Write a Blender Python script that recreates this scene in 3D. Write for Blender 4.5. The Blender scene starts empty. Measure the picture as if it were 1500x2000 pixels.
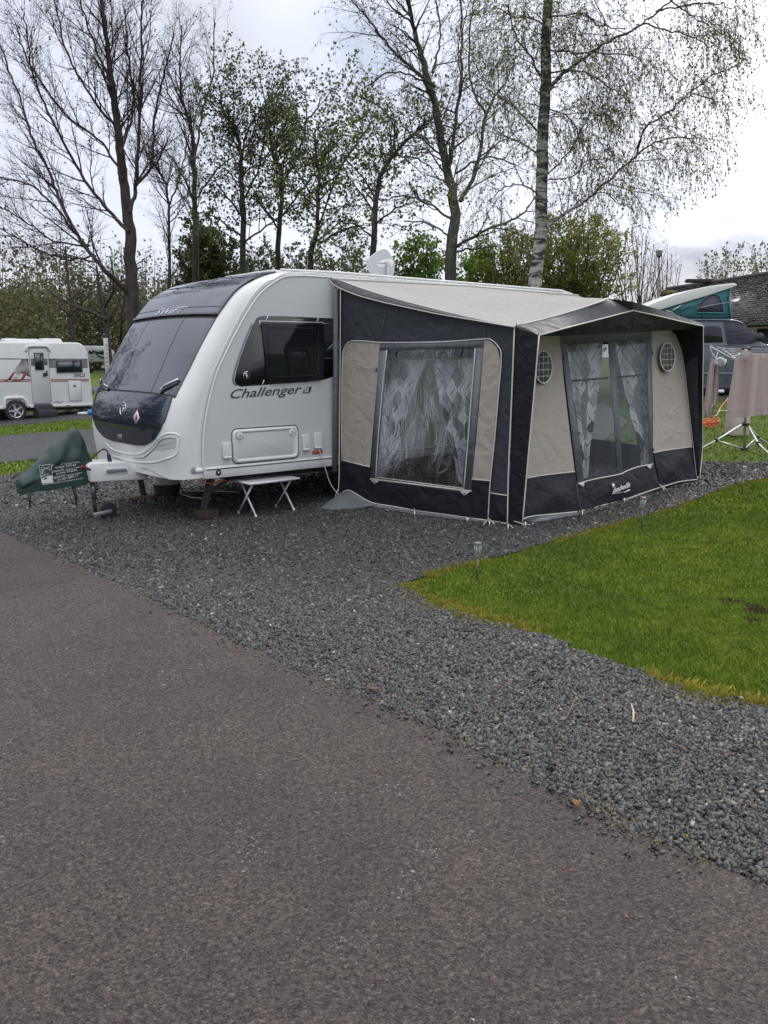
import bpy, bmesh, math, random
import numpy as np
from mathutils import Vector, Matrix
R = math.radians
random.seed(7); rng = np.random.default_rng(7)
scn = bpy.context.scene
COL = scn.collection

# ------------------------------------------------------------------ camera
CAM_H, FPX, PITCH = 1.65, 1600.0, math.atan((1000 - 696) / 1600.0)
cd = bpy.data.cameras.new('camera'); camo = bpy.data.objects.new('camera', cd); COL.objects.link(camo)
cd.sensor_fit = 'VERTICAL'; cd.sensor_height = 24.0; cd.lens = 24.0 * FPX / 2000.0
cd.clip_start = 0.05; cd.clip_end = 2000
camo.location = (0, 0, CAM_H); camo.rotation_euler = (R(90) - PITCH, 0, 0)
scn.camera = camo
scn.view_settings.view_transform = 'Standard'; scn.view_settings.look = 'None'
scn.view_settings.exposure = 0.10; scn.view_settings.gamma = 1
scn.render.engine = 'CYCLES'
scn.cycles.use_denoising = True; scn.cycles.denoising_prefilter = 'FAST'
scn.cycles.max_bounces = 8; scn.cycles.transparent_max_bounces = 24
scn.cycles.sample_clamp_indirect = 6
scn.cycles.caustics_reflective = False; scn.cycles.caustics_refractive = False

# ------------------------------------------------------------------ sky and sun
SUN_EL, SUN_AZ = R(38), R(32)          # azimuth clockwise from +Y (the view direction)
sun_dir = Vector((math.sin(SUN_AZ) * math.cos(SUN_EL), math.cos(SUN_AZ) * math.cos(SUN_EL), math.sin(SUN_EL)))
W = bpy.data.worlds.new('World'); scn.world = W; W.use_nodes = True
nt = W.node_tree; nt.nodes.clear()
def wn(t, **k):
    n = nt.nodes.new(t)
    for a, b in k.items(): setattr(n, a, b)
    return n
def wl(a, b): nt.links.new(a, b)
out = wn('ShaderNodeOutputWorld'); bg = wn('ShaderNodeBackground')
sky = wn('ShaderNodeTexSky', sky_type='NISHITA', sun_disc=False, sun_elevation=SUN_EL, sun_rotation=SUN_AZ, air_density=1.2, dust_density=2.0)
tc = wn('ShaderNodeTexCoord'); mp = wn('ShaderNodeMapping'); mp.inputs['Scale'].default_value = (1, 1, 2.2)
mp.inputs['Location'].default_value = (2.35, 0.4, 0.75)
wl(tc.outputs['Generated'], mp.inputs['Vector'])
n1 = wn('ShaderNodeTexNoise'); n1.inputs['Scale'].default_value = 2.1; n1.inputs['Detail'].default_value = 7; n1.inputs['Roughness'].default_value = .5; n1.inputs['Distortion'].default_value = .35
wl(mp.outputs[0], n1.inputs['Vector'])
cr = wn('ShaderNodeValToRGB'); e = cr.color_ramp
e.elements[0].position = .38; e.elements[0].color = (6.3, 6.6, 7.5, 1)
e.elements[1].position = .66; e.elements[1].color = (8.2, 8.7, 10.2, 1)
m_ = e.elements.new(.50); m_.color = (7.1, 7.6, 9.3, 1)
wl(n1.outputs['Fac'], cr.inputs['Fac'])
# cloud lit from behind towards the sun
dt = wn('ShaderNodeVectorMath', operation='DOT_PRODUCT'); dt.inputs[1].default_value = sun_dir
nz = wn('ShaderNodeVectorMath', operation='NORMALIZE'); wl(tc.outputs['Generated'], nz.inputs[0]); wl(nz.outputs[0], dt.inputs[0])
cl = wn('ShaderNodeMath', operation='MAXIMUM'); cl.inputs[1].default_value = 0; wl(dt.outputs['Value'], cl.inputs[0])
pw = wn('ShaderNodeMath', operation='POWER'); pw.inputs[1].default_value = 22; wl(cl.outputs[0], pw.inputs[0])
ms = wn('ShaderNodeMath', operation='MULTIPLY'); ms.inputs[1].default_value = 6.0; wl(pw.outputs[0], ms.inputs[0])
ad = wn('ShaderNodeVectorMath', operation='ADD'); wl(cr.outputs['Color'], ad.inputs[0]); wl(ms.outputs[0], ad.inputs[1])
def lobe(px_dir, power, amount, prev, clouded=True):
    dd = wn('ShaderNodeVectorMath', operation='DOT_PRODUCT'); dd.inputs[1].default_value = px_dir; wl(nz.outputs[0], dd.inputs[0])
    a_ = wn('ShaderNodeMath', operation='MAXIMUM'); a_.inputs[1].default_value = 0; wl(dd.outputs['Value'], a_.inputs[0])
    b_ = wn('ShaderNodeMath', operation='POWER'); b_.inputs[1].default_value = power; wl(a_.outputs[0], b_.inputs[0])
    if clouded:
        c_ = wn('ShaderNodeMath', operation='MULTIPLY'); wl(b_.outputs[0], c_.inputs[0]); wl(n3.outputs[0], c_.inputs[1]); b_ = c_
    d_ = wn('ShaderNodeMath', operation='MULTIPLY'); d_.inputs[1].default_value = amount; wl(b_.outputs[0], d_.inputs[0])
    e_ = wn('ShaderNodeVectorMath', operation='ADD'); wl(prev.outputs[0], e_.inputs[0]); wl(d_.outputs[0], e_.inputs[1]); return e_
n3t = wn('ShaderNodeTexNoise'); n3t.inputs['Scale'].default_value = 6.5; n3t.inputs['Detail'].default_value = 8; n3t.inputs['Roughness'].default_value = .55; n3t.inputs['Distortion'].default_value = .5; wl(mp.outputs[0], n3t.inputs['Vector'])
n3 = wn('ShaderNodeMapRange'); n3.interpolation_type = 'SMOOTHSTEP'; n3.inputs['From Min'].default_value = .40; n3.inputs['From Max'].default_value = .60; n3.inputs['To Min'].default_value = .25; n3.inputs['To Max'].default_value = 1.3; wl(n3t.outputs['Fac'], n3.inputs['Value'])
def sdir(az, el): az, el = R(az), R(el); return (math.sin(az) * math.cos(el), math.cos(az) * math.cos(el), math.sin(el))
ad = lobe(sdir(29, 14), 60, 5.0, ad, False); ad = lobe(sdir(24, 19), 200, 3.0, ad, False)      # brightest cloud, towards the hidden sun
ad = lobe(sdir(-1, 19), 700, -2.0, ad); ad = lobe(sdir(6, 14), 300, -1.2, ad); ad = lobe(sdir(20, 7), 420, -3.4, ad); ad = lobe(sdir(24, 5), 500, -3.0, ad)
mx = wn('ShaderNodeMix', data_type='RGBA'); mx.inputs['Factor'].default_value = .88
wl(sky.outputs[0], mx.inputs['A']); wl(ad.outputs[0], mx.inputs['B'])
# an overcast sky is brighter towards the zenith
sxyz = wn('ShaderNodeSeparateXYZ'); wl(nz.outputs[0], sxyz.inputs[0])
mr = wn('ShaderNodeMapRange'); mr.interpolation_type = 'SMOOTHSTEP'; mr.inputs['From Min'].default_value = .32; mr.inputs['From Max'].default_value = .95; mr.inputs['To Min'].default_value = 0; mr.inputs['To Max'].default_value = 1
wl(sxyz.outputs[2], mr.inputs['Value'])
zc = wn('ShaderNodeMix', data_type='RGBA'); zc.inputs[6].default_value = (1.20, 1.18, 1.15, 1); zc.inputs[7].default_value = (2.95, 2.75, 2.38, 1); wl(mr.outputs[0], zc.inputs[0])
vs_ = wn('ShaderNodeVectorMath', operation='MULTIPLY'); wl(mx.outputs['Result'], vs_.inputs[0]); wl(zc.outputs[2], vs_.inputs[1])
wl(vs_.outputs[0], bg.inputs['Color']); bg.inputs['Strength'].default_value = 0.10
wl(bg.outputs[0], out.inputs['Surface'])
sl = bpy.data.lights.new('sun', 'SUN'); sl.energy = 1.0; sl.angle = R(14); sl.color = (1, .95, .88)
so = bpy.data.objects.new('sun', sl); COL.objects.link(so)
so.rotation_euler = sun_dir.to_track_quat('Z', 'Y').to_euler()

# ------------------------------------------------------------------ projection helpers (pixel of the 1500x2000 photo -> world)
cF = np.array([0, math.cos(PITCH), -math.sin(PITCH)]); cU = np.array([0, math.sin(PITCH), math.cos(PITCH)]); cR = np.array([1., 0, 0])
cC = np.array([0, 0, CAM_H])
def ray(x, y): return cF * FPX + cR * (x - 750) - cU * (y - 1000)
def at(x, y, D):
    d = ray(x, y); return cC + d * (D / d[1])
def g(x, y):
    """height of the ground"""
    x = np.asarray(x, float); y = np.asarray(y, float)
    yy = 30 - np.log1p(np.exp(np.clip((30 - y) / 4, -30, 30))) * 4
    xx = 16 - np.log1p(np.exp(np.clip((16 - x) / 4, -30, 30))) * 4
    xx = -14 + np.log1p(np.exp(np.clip((xx + 14) / 4, -30, 30))) * 4
    dip = -.03 * np.log1p(np.exp(np.clip(-x - 6.5, -30, 30))) * np.clip((y - 8) / 10, 0, 1)
    return .0307 * xx + .0151 * yy - .136 + np.maximum(dip, -.3)
def gz(x, y): return float(g(x, y))
def onground(px, py):
    z = 0.
    for i in range(40):
        d = ray(px, py); t = (z - cC[2]) / d[2]; q = cC + d * t; z = gz(q[0], q[1])
    return np.array([q[0], q[1], z])
TH = math.atan((2685 - 750) / (FPX / math.cos(PITCH)))
AX = np.array([math.sin(TH), math.cos(TH), 0]); AY = np.array([math.cos(TH), -math.sin(TH), 0])
_d = ray(401, 936); P0 = cC + _d * ((.42 - cC[2]) / _d[2]); P0[2] = 0
def K(X, Y, z):
    """main caravan frame: X along its side to the rear, Y out of its side towards the awning"""
    return P0 + X * AX + Y * AY + np.array([0, 0, z])
def loc(q):
    q = np.asarray(q) - P0; return np.array([q @ AX, q @ AY, q[2]])
def plane(px, py, P, N):
    d = ray(px, py); t = ((P - cC) @ N) / (d @ N); return cC + d * t
def onY(px, py, Y): return plane(px, py, K(0, Y, 0), AY)
def onX(px, py, X): return plane(px, py, K(X, 0, 0), AX)

# ------------------------------------------------------------------ materials
MATS = {}
class MT:
    def __init__(s, name):
        s.m = bpy.data.materials.new(name); s.m.use_nodes = True; s.t = s.m.node_tree
        s.b = s.t.nodes['Principled BSDF']; s.o = s.t.nodes['Material Output']; MATS[name] = s.m
    def n(s, t, inp=None, **k):
        n = s.t.nodes.new(t)
        for a, b in k.items(): setattr(n, a, b)
        for a, b in (inp or {}).items():
            if isinstance(b, bpy.types.NodeSocket): s.t.links.new(b, n.inputs[a])
            else: n.inputs[a].default_value = b
        return n
    def l(s, a, b): s.t.links.new(a, b)
    def obj(s): return s.n('ShaderNodeTexCoord').outputs['Object']
    def noise(s, scale, detail=4, rough=.55, vec=None, dist=0):
        return s.n('ShaderNodeTexNoise', {'Vector': vec or s.obj(), 'Scale': scale, 'Detail': detail, 'Roughness': rough, 'Distortion': dist}).outputs['Fac']
    def ramp(s, fac, stops, interp='LINEAR'):
        r = s.n('ShaderNodeValToRGB', {'Fac': fac}); cr = r.color_ramp; cr.interpolation = interp
        while len(cr.elements) > 1: cr.elements.remove(cr.elements[-1])
        for i, (p, c) in enumerate(stops):
            el = cr.elements[0] if i == 0 else cr.elements.new(p)
            el.position = p; el.color = (*c, 1) if len(c) == 3 else c
        return r.outputs['Color']
    def math(s, op, a, b=0.0, c=None):
        d = {0: a, 1: b}
        if c is not None: d[2] = c
        return s.n('ShaderNodeMath', d, operation=op).outputs[0]
    def mix(s, f, a, b, bt='MIX'):
        return s.n('ShaderNodeMix', {'Factor': f, 'A': a, 'B': b}, data_type='RGBA', blend_type=bt).outputs['Result'] if False else s._mix(f, a, b, bt)
    def _mix(s, f, a, b, bt):
        n = s.t.nodes.new('ShaderNodeMix'); n.data_type = 'RGBA'; n.blend_type = bt
        for idx, v in ((0, f), (6, a), (7, b)):
            if isinstance(v, bpy.types.NodeSocket): s.t.links.new(v, n.inputs[idx])
            else: n.inputs[idx].default_value = v if idx == 0 else ((*v, 1) if len(v) == 3 else v)
        return n.outputs[2]
    def bump(s, h, strength=.3, dist=.01):
        b = s.n('ShaderNodeBump', {'Height': h, 'Strength': strength, 'Distance': dist}); s.l(b.outputs[0], s.b.inputs['Normal'])
    def col(s, c):
        if isinstance(c, bpy.types.NodeSocket): s.l(c, s.b.inputs['Base Color'])
        else: s.b.inputs['Base Color'].default_value = (*c, 1)
    def set(s, **k):
        for a, b in k.items():
            a = a.replace('_', ' ')
            if isinstance(b, bpy.types.NodeSocket): s.l(b, s.b.inputs[a])
            else: s.b.inputs[a].default_value = b
        return s
def simple(name, c, rough=.5, metal=0, vary=.12, scale=6, bump=0, bscale=60, coat=0, spec=None):
    m = MT(name)
    c = np.array(c)
    f = m.noise(scale, 5, .6)
    m.col(m.ramp(f, [(.3, tuple(c * (1 - vary))), (.7, tuple(np.minimum(c * (1 + vary), 1)))]))
    m.set(Roughness=rough, Metallic=metal, Coat_Weight=coat)
    if spec is not None: m.set(**{'Specular_IOR_Level': spec})
    if bump: m.bump(m.noise(bscale, 4, .6), bump, .004)
    return m.m
def M(n): return MATS[n]

simple('white_grp', (.70, .71, .695), .25, 0, .035, 2.5)
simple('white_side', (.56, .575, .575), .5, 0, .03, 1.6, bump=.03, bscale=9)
simple('white_trim', (.66, .67, .66), .32, 0, .05, 8)
simple('cream_plastic', (.50, .49, .42), .45, 0, .08, 12)
simple('gap_dark', (.03, .03, .032), .6)
simple('seam_grey', (.30, .30, .31), .6)
simple('black_gloss', (.014, .022, .038), .05, 0, .2, 4, spec=.95)
simple('side_glass', (.008, .009, .012), .05, 0, .2, 4, spec=.42)
simple('decal_black', (.014, .013, .017), .22, 0, .2, 5)
simple('decal_edge', (.20, .20, .24), .35)
simple('black_plastic', (.022, .022, .024), .45, 0, .25, 20)
simple('rubber', (.025, .025, .026), .75, 0, .3, 30, bump=.3, bscale=80)
simple('chrome', (.75, .76, .78), .12, 1)
simple('steel', (.36, .37, .38), .42, .85, .2, 25)
simple('dark_steel', (.055, .052, .05), .6, .3, .4, 25, bump=.2)
simple('alu', (.60, .61, .62), .34, .7, .1, 18)
simple('white_tube', (.66, .66, .67), .4, 0, .1, 10)
simple('grey_table', (.40, .40, .40), .5, 0, .12, 20)
simple('red_grip', (.24, .02, .022), .35, 0, .15, 20)
simple('orange_cable', (.72, .13, .03), .45, 0, .1, 10)
simple('orange_lens', (.50, .085, .02), .25, 0, .15, 30)
simple('red_mark', (.30, .025, .022), .45, 0, .1, 10)
simple('white_mark', (.62, .63, .64), .6, 0, .08, 20)
simple('text_grey', (.06, .06, .065), .3, .2, .2, 12)
simple('brick_block', (.050, .028, .022), .85, 0, .35, 14, bump=.5, bscale=40)
simple('timber', (.14, .095, .065), .8, 0, .3, 14, bump=.4)
simple('cable_white', (.50, .48, .44), .5, 0, .1, 10)
simple('blue_plastic', (.02, .24, .55), .4, 0, .1, 10)
simple('green_pole', (.13, .16, .10), .4, .2, .2, 20)
simple('render_wall', (.40, .34, .24), .85, 0, .15, 3, bump=.3)
simple('stone_beige', (.50, .44, .39), .8, 0, .15, 12)
simple('dead_leaf', (.15, .06, .025), .8, 0, .4, 20)
simple('puff', (.78, .79, .80), .9, 0, .06, 40)
simple('pole_grey', (.20, .20, .20), .5, .3)
simple('dish_grey', (.44, .455, .47), .45, 0, .04, 8)
simple('seat_dark', (.03, .03, .034), .7)

# ------------------------------------------------------------------ mesh helpers
class MB:
    def __init__(s): s.v = []; s.f = []; s.mi = []; s.nv = 0; s.uv = None
    def add(s, V, Fs, mi=0):
        V = np.asarray(V, float).reshape(-1, 3); b = s.nv
        s.v.append(V); s.nv += len(V)
        for f in Fs: s.f.append([b + i for i in f])
        s.mi += [mi] * len(Fs); return b
    def poly(s, pts, mi=0): s.add(pts, [list(range(len(pts)))], mi)
    def box(s, c, dims, axes=None, mi=0, taper=1.0):
        """centre c, full dims, axes 3x3 rows"""
        A = np.eye(3) if axes is None else np.asarray(axes); h = np.asarray(dims) / 2
        V = []
        for k in (-1, 1):
            t = taper if k > 0 else 1
            for i, j in ((-1, -1), (1, -1), (1, 1), (-1, 1)):
                V.append(np.asarray(c) + A[0] * h[0] * i * t + A[1] * h[1] * j * t + A[2] * h[2] * k)
        s.add(V, [[0, 3, 2, 1], [4, 5, 6, 7], [0, 1, 5, 4], [1, 2, 6, 5], [2, 3, 7, 6], [3, 0, 4, 7]], mi)
    def prism(s, pts, off, mi=0):
        """closed polygon pts extruded by the vector off"""
        n = len(pts); P = np.asarray(pts, float); Q = P + np.asarray(off)
        F = [list(range(n))[::-1], [n + i for i in range(n)]] + [[i, (i + 1) % n, n + (i + 1) % n, n + i] for i in range(n)]
        s.add(np.vstack([P, Q]), F, mi)
    def tube(s, pts, r, k=8, cap=True, mi=0, closed=False):
        P = np.asarray(pts, float); n = len(P); r = np.broadcast_to(np.asarray(r, float), (n,))
        if closed: T = np.roll(P, -1, 0) - np.roll(P, 1, 0)
        else: T = np.gradient(P, axis=0)
        T /= (np.linalg.norm(T, axis=1)[:, None] + 1e-12)
        m = np.abs(T).mean(0); ref = np.eye(3)[int(np.argmin(m))]
        U = np.cross(T, ref); U /= (np.linalg.norm(U, axis=1)[:, None] + 1e-12); Wv = np.cross(T, U)
        a = np.arange(k) * 2 * math.pi / k
        V = P[:, None] + r[:, None, None] * (np.cos(a)[None, :, None] * U[:, None] + np.sin(a)[None, :, None] * Wv[:, None])
        F = []
        for i in range(n if closed else n - 1):
            i2 = (i + 1) % n
            for j in range(k):
                j2 = (j + 1) % k; F.append([i * k + j, i * k + j2, i2 * k + j2, i2 * k + j])
        if cap and not closed: F.append(list(range(k))[::-1]); F.append([(n - 1) * k + j for j in range(k)])
        s.add(V.reshape(-1, 3), F, mi)
    def bar(s, a, b, r, k=8, mi=0): s.tube([a, b], r, k, True, mi)
    def grid(s, G, mi=0):
        """G: (a,b,3) array of points"""
        G = np.asarray(G); a, b = G.shape[:2]
        F = [[i * b + j, (i + 1) * b + j, (i + 1) * b + j + 1, i * b + j + 1] for i in range(a - 1) for j in range(b - 1)]
        s.add(G.reshape(-1, 3), F, mi)
    def lathe(s, c, prof, axis=(0, 0, 1), k=20, mi=0):
        """prof: list of (radius, height along axis)"""
        ax = np.asarray(axis, float); ax /= np.linalg.norm(ax); ref = np.array([1., 0, 0]) if abs(ax[0]) < .8 else np.array([0, 1., 0])
        U = np.cross(ax, ref); U /= np.linalg.norm(U); Wv = np.cross(ax, U); a = np.arange(k) * 2 * math.pi / k
        V = [np.asarray(c) + ax * h + max(rr, 1e-4) * (math.cos(t) * U + math.sin(t) * Wv) for rr, h in prof for t in a]
        F = [[i * k + j, i * k + (j + 1) % k, (i + 1) * k + (j + 1) % k, (i + 1) * k + j] for i in range(len(prof) - 1) for j in range(k)]
        F += [list(range(k))[::-1], [(len(prof) - 1) * k + j for j in range(k)]]
        s.add(V, F, mi)

def raw_mesh(name, V, F, mats, mi=None, smooth=False):
    me = bpy.data.meshes.new(name)
    V = np.ascontiguousarray(V, dtype=np.float32)
    ln = np.fromiter((len(f) for f in F), dtype=np.int32, count=len(F)) if not isinstance(F, np.ndarray) else np.full(len(F), F.shape[1], np.int32)
    idx = np.ascontiguousarray(F.reshape(-1), dtype=np.int32) if isinstance(F, np.ndarray) else np.fromiter((i for f in F for i in f), dtype=np.int32)
    me.vertices.add(len(V)); me.vertices.foreach_set('co', V.reshape(-1))
    me.loops.add(len(idx)); me.loops.foreach_set('vertex_index', idx)
    me.polygons.add(len(ln)); st = np.zeros(len(ln), np.int32); st[1:] = np.cumsum(ln)[:-1]
    me.polygons.foreach_set('loop_start', st)
    if mi is not None: me.polygons.foreach_set('material_index', np.asarray(mi, np.int32))
    if smooth: me.polygons.foreach_set('use_smooth', np.ones(len(ln), bool))
    for m in mats: me.materials.append(m)
    me.update(calc_edges=True); me.validate()
    return me

ROOTS = {}
def root_matrix(o):
    while o.parent: o = o.parent
    return ROOTS.get(o.name, Matrix.Identity(4))
def tag(o, label=None, cat=None, group=None, kind=None):
    if label: o['label'] = label
    if cat: o['category'] = cat
    if group: o['group'] = group
    if kind: o['kind'] = kind
    return o
def thing(name, label, cat, at_, rotz=0, group=None):
    o = bpy.data.objects.new(name, None); COL.objects.link(o); o.empty_display_size = .2
    o.location = tuple(float(v) for v in at_); o.rotation_euler = (0, 0, rotz)
    ROOTS[o.name] = Matrix.Translation(o.location) @ Matrix.Rotation(rotz, 4, 'Z')
    return tag(o, label, cat, group)
def obj(name, mb, mat, parent=None, smooth=False, bevel=0, origin=None, recalc=True, auto=None, label=None, seg=2, uv=None, sub=0):
    """mb is in world coordinates"""
    V = np.vstack(mb.v)
    if parent is not None: Mi = root_matrix(parent).inverted()
    elif origin is not None: Mi = Matrix.Translation([-float(c) for c in origin])
    else: Mi = Matrix.Identity(4)
    A = np.array(Mi); V = V @ A[:3, :3].T + A[:3, 3]
    mats = [M(m) for m in (mat if isinstance(mat, (list, tuple)) else [mat])]
    me = raw_mesh(name, V, mb.f, mats, mb.mi, smooth or auto is not None)
    if recalc or bevel:
        bm = bmesh.new(); bm.from_mesh(me)
        bmesh.ops.recalc_face_normals(bm, faces=bm.faces)
        bm.to_mesh(me); bm.free()
    if uv is not None:
        ul = me.uv_layers.new(name='UVMap'); li = np.zeros(len(me.loops), np.int32); me.loops.foreach_get('vertex_index', li)
        ul.data.foreach_set('uv', np.asarray(uv, np.float32)[li].reshape(-1))
    if auto is not None:
        try: me.set_sharp_from_angle(angle=R(auto))
        except Exception: pass
    o = bpy.data.objects.new(name, me); COL.objects.link(o)
    if parent is not None: o.parent = parent
    elif origin is not None: o.location = tuple(float(c) for c in origin)
    if bevel:
        md = o.modifiers.new('bevel', 'BEVEL'); md.width = bevel; md.segments = seg; md.limit_method = 'ANGLE'; md.angle_limit = R(38)
    if sub:
        md = o.modifiers.new('sub', 'SUBSURF'); md.levels = sub; md.render_levels = sub
    if label: o['label'] = label
    return o
def smooth_path(pts, n=8):
    """Catmull-Rom through pts"""
    P = np.asarray(pts, float); P = np.vstack([2 * P[0] - P[1], P, 2 * P[-1] - P[-2]]); o = []
    for i in range(1, len(P) - 2):
        t = np.linspace(0, 1, n, endpoint=False)[:, None]
        a, b, c, d = P[i - 1], P[i], P[i + 1], P[i + 2]
        o.append(.5 * ((2 * b) + (c - a) * t + (2 * a - 5 * b + 4 * c - d) * t ** 2 + (3 * b - a - 3 * c + d) * t ** 3))
    o.append(P[-2][None]); return np.vstack(o)
def text_geo(txt, size, shear=0, bold=0, space=1.0):
    """flat lettering as (verts 2d, faces), baseline-left at 0,0"""
    cu = bpy.data.curves.new('t', 'FONT'); cu.body = txt; cu.size = size; cu.shear = shear; cu.offset = bold; cu.space_character = space; cu.resolution_u = 3
    to = bpy.data.objects.new('t', cu); COL.objects.link(to)
    me = bpy.data.meshes.new_from_object(to, depsgraph=bpy.context.evaluated_depsgraph_get())
    V = np.array([v.co[:2] for v in me.vertices]).reshape(-1, 2); F = [list(p.vertices) for p in me.polygons]
    bpy.data.objects.remove(to); bpy.data.curves.remove(cu); bpy.data.meshes.remove(me)
    return V, F
def text_on(mb, txt, o, u, v, w=None, h=None, shear=0, bold=0, mi=0, size=1.0, thick=.0):
    """lettering in the plane o + u*a + v*b; scaled to width w (along u) and height h"""
    V, F = text_geo(txt, size, shear, bold)
    lo, hi = V.min(0), V.max(0); V = V - lo
    sx = (w / (hi - lo)[0]) if w else 1; sy = (h / (hi - lo)[1]) if h else sx
    if not w: sx = sy
    u = np.asarray(u); v = np.asarray(v)
    mb.add(np.asarray(o) + (V[:, :1] * sx) * u + (V[:, 1:] * sy) * v, F, mi)
def rounded(w, h, r, n=4):
    """2d rounded rectangle outline centred on 0"""
    o = []
    for cx, cy, a0 in ((w / 2 - r, h / 2 - r, 0), (-w / 2 + r, h / 2 - r, 90), (-w / 2 + r, -h / 2 + r, 180), (w / 2 - r, -h / 2 + r, 270)):
        for i in range(n + 1):
            a = R(a0 + 90 * i / n); o.append((cx + r * math.cos(a), cy + r * math.sin(a)))
    return np.array(o)
Z3 = np.array([0, 0, 1.])
# =================================================================== GROUND
m = MT('grass_ground')
f1 = m.noise(1.3, 5, .6); f2 = m.noise(38, 5, .7)
c1 = m.ramp(f1, [(.3, (.055, .095, .008)), (.5, (.080, .128, .010)), (.72, (.115, .155, .015))])
c2 = m.ramp(f2, [(.35, (.35, .35, .3)), (.62, (1.2, 1.2, 1.1))])
f3 = m.noise(.9, 3, .5, dist=.6)
c3 = m._mix(m.math('GREATER_THAN', f3, .74), m._mix(1, c1, c2, 'MULTIPLY'), (.05, .032, .016), 'MIX')
m.col(c3); m.set(Roughness=.9, **{'Specular_IOR_Level': .2}); m.bump(f2, .9, .03)

def gravel_mat(name, k=1.0):
    m = MT(name)
    vo = m.n('ShaderNodeTexVoronoi', {'Vector': m.obj(), 'Scale': 42.0, 'Randomness': 1.0}, feature='F1')
    hs = m.ramp(m.n('ShaderNodeSeparateColor', {'Color': vo.outputs['Color']}).outputs[0],
                [(0, (.020, .022, .022)), (.45, (.042, .045, .045)), (.8, (.072, .076, .075)), (.97, (.12, .12, .11)), (1, (.22, .21, .20))])
    d = m.ramp(vo.outputs['Distance'], [(.25, (1, 1, 1)), (.62, (.25, .25, .25))])
    n = m.noise(.8, 4, .6)
    cc = m._mix(1, hs, d, 'MULTIPLY'); cc = m._mix(1, cc, m.ramp(n, [(.3, (.8 * k, .8 * k, .8 * k)), (.7, (1.15 * k, 1.15 * k, 1.15 * k))]), 'MULTIPLY')
    m.col(cc); m.set(Roughness=.6)
    m.bump(m.math('MULTIPLY', vo.outputs['Distance'], -1.0), 1.0, .02)
gravel_mat('gravel_base', .95)

m = MT('asphalt')
ob = m.obj()
vo = m.n('ShaderNodeTexVoronoi', {'Vector': ob, 'Scale': 125.0, 'Randomness': 1.0}, feature='F1')
na = m.noise(60, 6, .75); nb = m.noise(1.1, 4, .6); nc = m.noise(9, 4, .6)
sepc = m.n('ShaderNodeSeparateColor', {'Color': vo.outputs['Color']}).outputs[0]
base = m.ramp(sepc, [(0, (.034, .0255, .0225)), (.5, (.076, .059, .052)), (.90, (.106, .084, .075)), (1, (.16, .135, .12))])
pit = m.ramp(na, [(.36, (.14, .13, .13)), (.50, (.95, .95, .95)), (.72, (1.4, 1.4, 1.4))])
c = m._mix(1, base, pit, 'MULTIPLY')
c = m._mix(1, c, m.ramp(nb, [(.30, (.74, .74, .77)), (.5, (1, .98, .97)), (.72, (1.24, 1.20, 1.16))]), 'MULTIPLY')
c = m._mix(1, c, m.ramp(nc, [(.25, (.86, .86, .88)), (.75, (1.12, 1.11, 1.1))]), 'MULTIPLY')
# pale bird-lime / lime specks
sp = m.noise(3.1, 2, .5, dist=.3); sp2 = m.noise(55, 5, .8)
spm = m.math('MULTIPLY', m.math('GREATER_THAN', sp, .63), m.math('GREATER_THAN', sp2, .62))
c = m._mix(spm, c, (.42, .41, .40), 'MIX')
m.col(c); m.set(Roughness=.72)
hgt = m.math('ADD', m.math('MULTIPLY', vo.outputs['Distance'], -1.2), m.math('MULTIPLY', na, 1.6))
m.bump(hgt, .85, .012)

def grid_axis(far):
    a = np.arange(-40, 41, 1.0); b = 40 * 1.25 ** np.arange(1, 20); b = b[b < far]; b = np.append(b, far)
    return np.concatenate([-b[::-1], a, b])
xs = grid_axis(900.); ys = grid_axis(900.)
GX, GY = np.meshgrid(xs, ys, indexing='ij')
mb = MB(); mb.grid(np.stack([GX, GY, g(GX, GY)], -1))
tag(obj('ground', mb, 'grass_ground', smooth=True, recalc=False), kind='structure')

def sheet(name, poly, mat, off, step=.5):
    bm = bmesh.new()
    vs = [bm.verts.new((float(p[0]), float(p[1]), 0)) for p in poly]; bm.faces.new(vs)
    P = np.array([[p[0], p[1]] for p in poly]); lo, hi = P.min(0), P.max(0)
    for ax in (0, 1):
        k = math.ceil(lo[ax] / step)
        while k * step < hi[ax]:
            co = [0, 0, 0]; no = [0, 0, 0]; co[ax] = k * step; no[ax] = 1
            bmesh.ops.bisect_plane(bm, geom=bm.verts[:] + bm.edges[:] + bm.faces[:], plane_co=co, plane_no=no); k += 1
    bmesh.ops.triangulate(bm, faces=bm.faces[:])
    for v in bm.verts: v.co.z = gz(v.co.x, v.co.y) + off
    bmesh.ops.recalc_face_normals(bm, faces=bm.faces)
    if sum(f.normal.z for f in bm.faces) < 0: bmesh.ops.reverse_faces(bm, faces=bm.faces[:])
    me = bpy.data.meshes.new(name); bm.to_mesh(me); bm.free(); me.materials.append(M(mat))
    o = bpy.data.objects.new(name, me); COL.objects.link(o); return tag(o, kind='structure')
def G2(px, py): return onground(px, py)[:2]
def wig(pts, amp, n=6, seed=0):
    P = smooth_path(np.array([[p[0], p[1], 0] for p in pts]), n)[:, :2]; r_ = np.random.default_rng(seed)
    Q = P + r_.normal(0, amp, P.shape); Q[0] = P[0]; Q[-1] = P[-1]; return Q
road_edge = [np.array([7.5, -5.0])] + [G2(*p) for p in ((1500, 1745), (1400, 1702), (1300, 1662), (1200, 1616), (1100, 1562), (1000, 1510), (900, 1455), (800, 1410), (700, 1362), (600, 1325), (500, 1277), (350, 1202), (200, 1132), (100, 1083), (0, 1040))] + [np.array([-9.5, 14.6]), np.array([-16, 22.0])]
re_ = wig(road_edge, .012, 5, 3)
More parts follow.
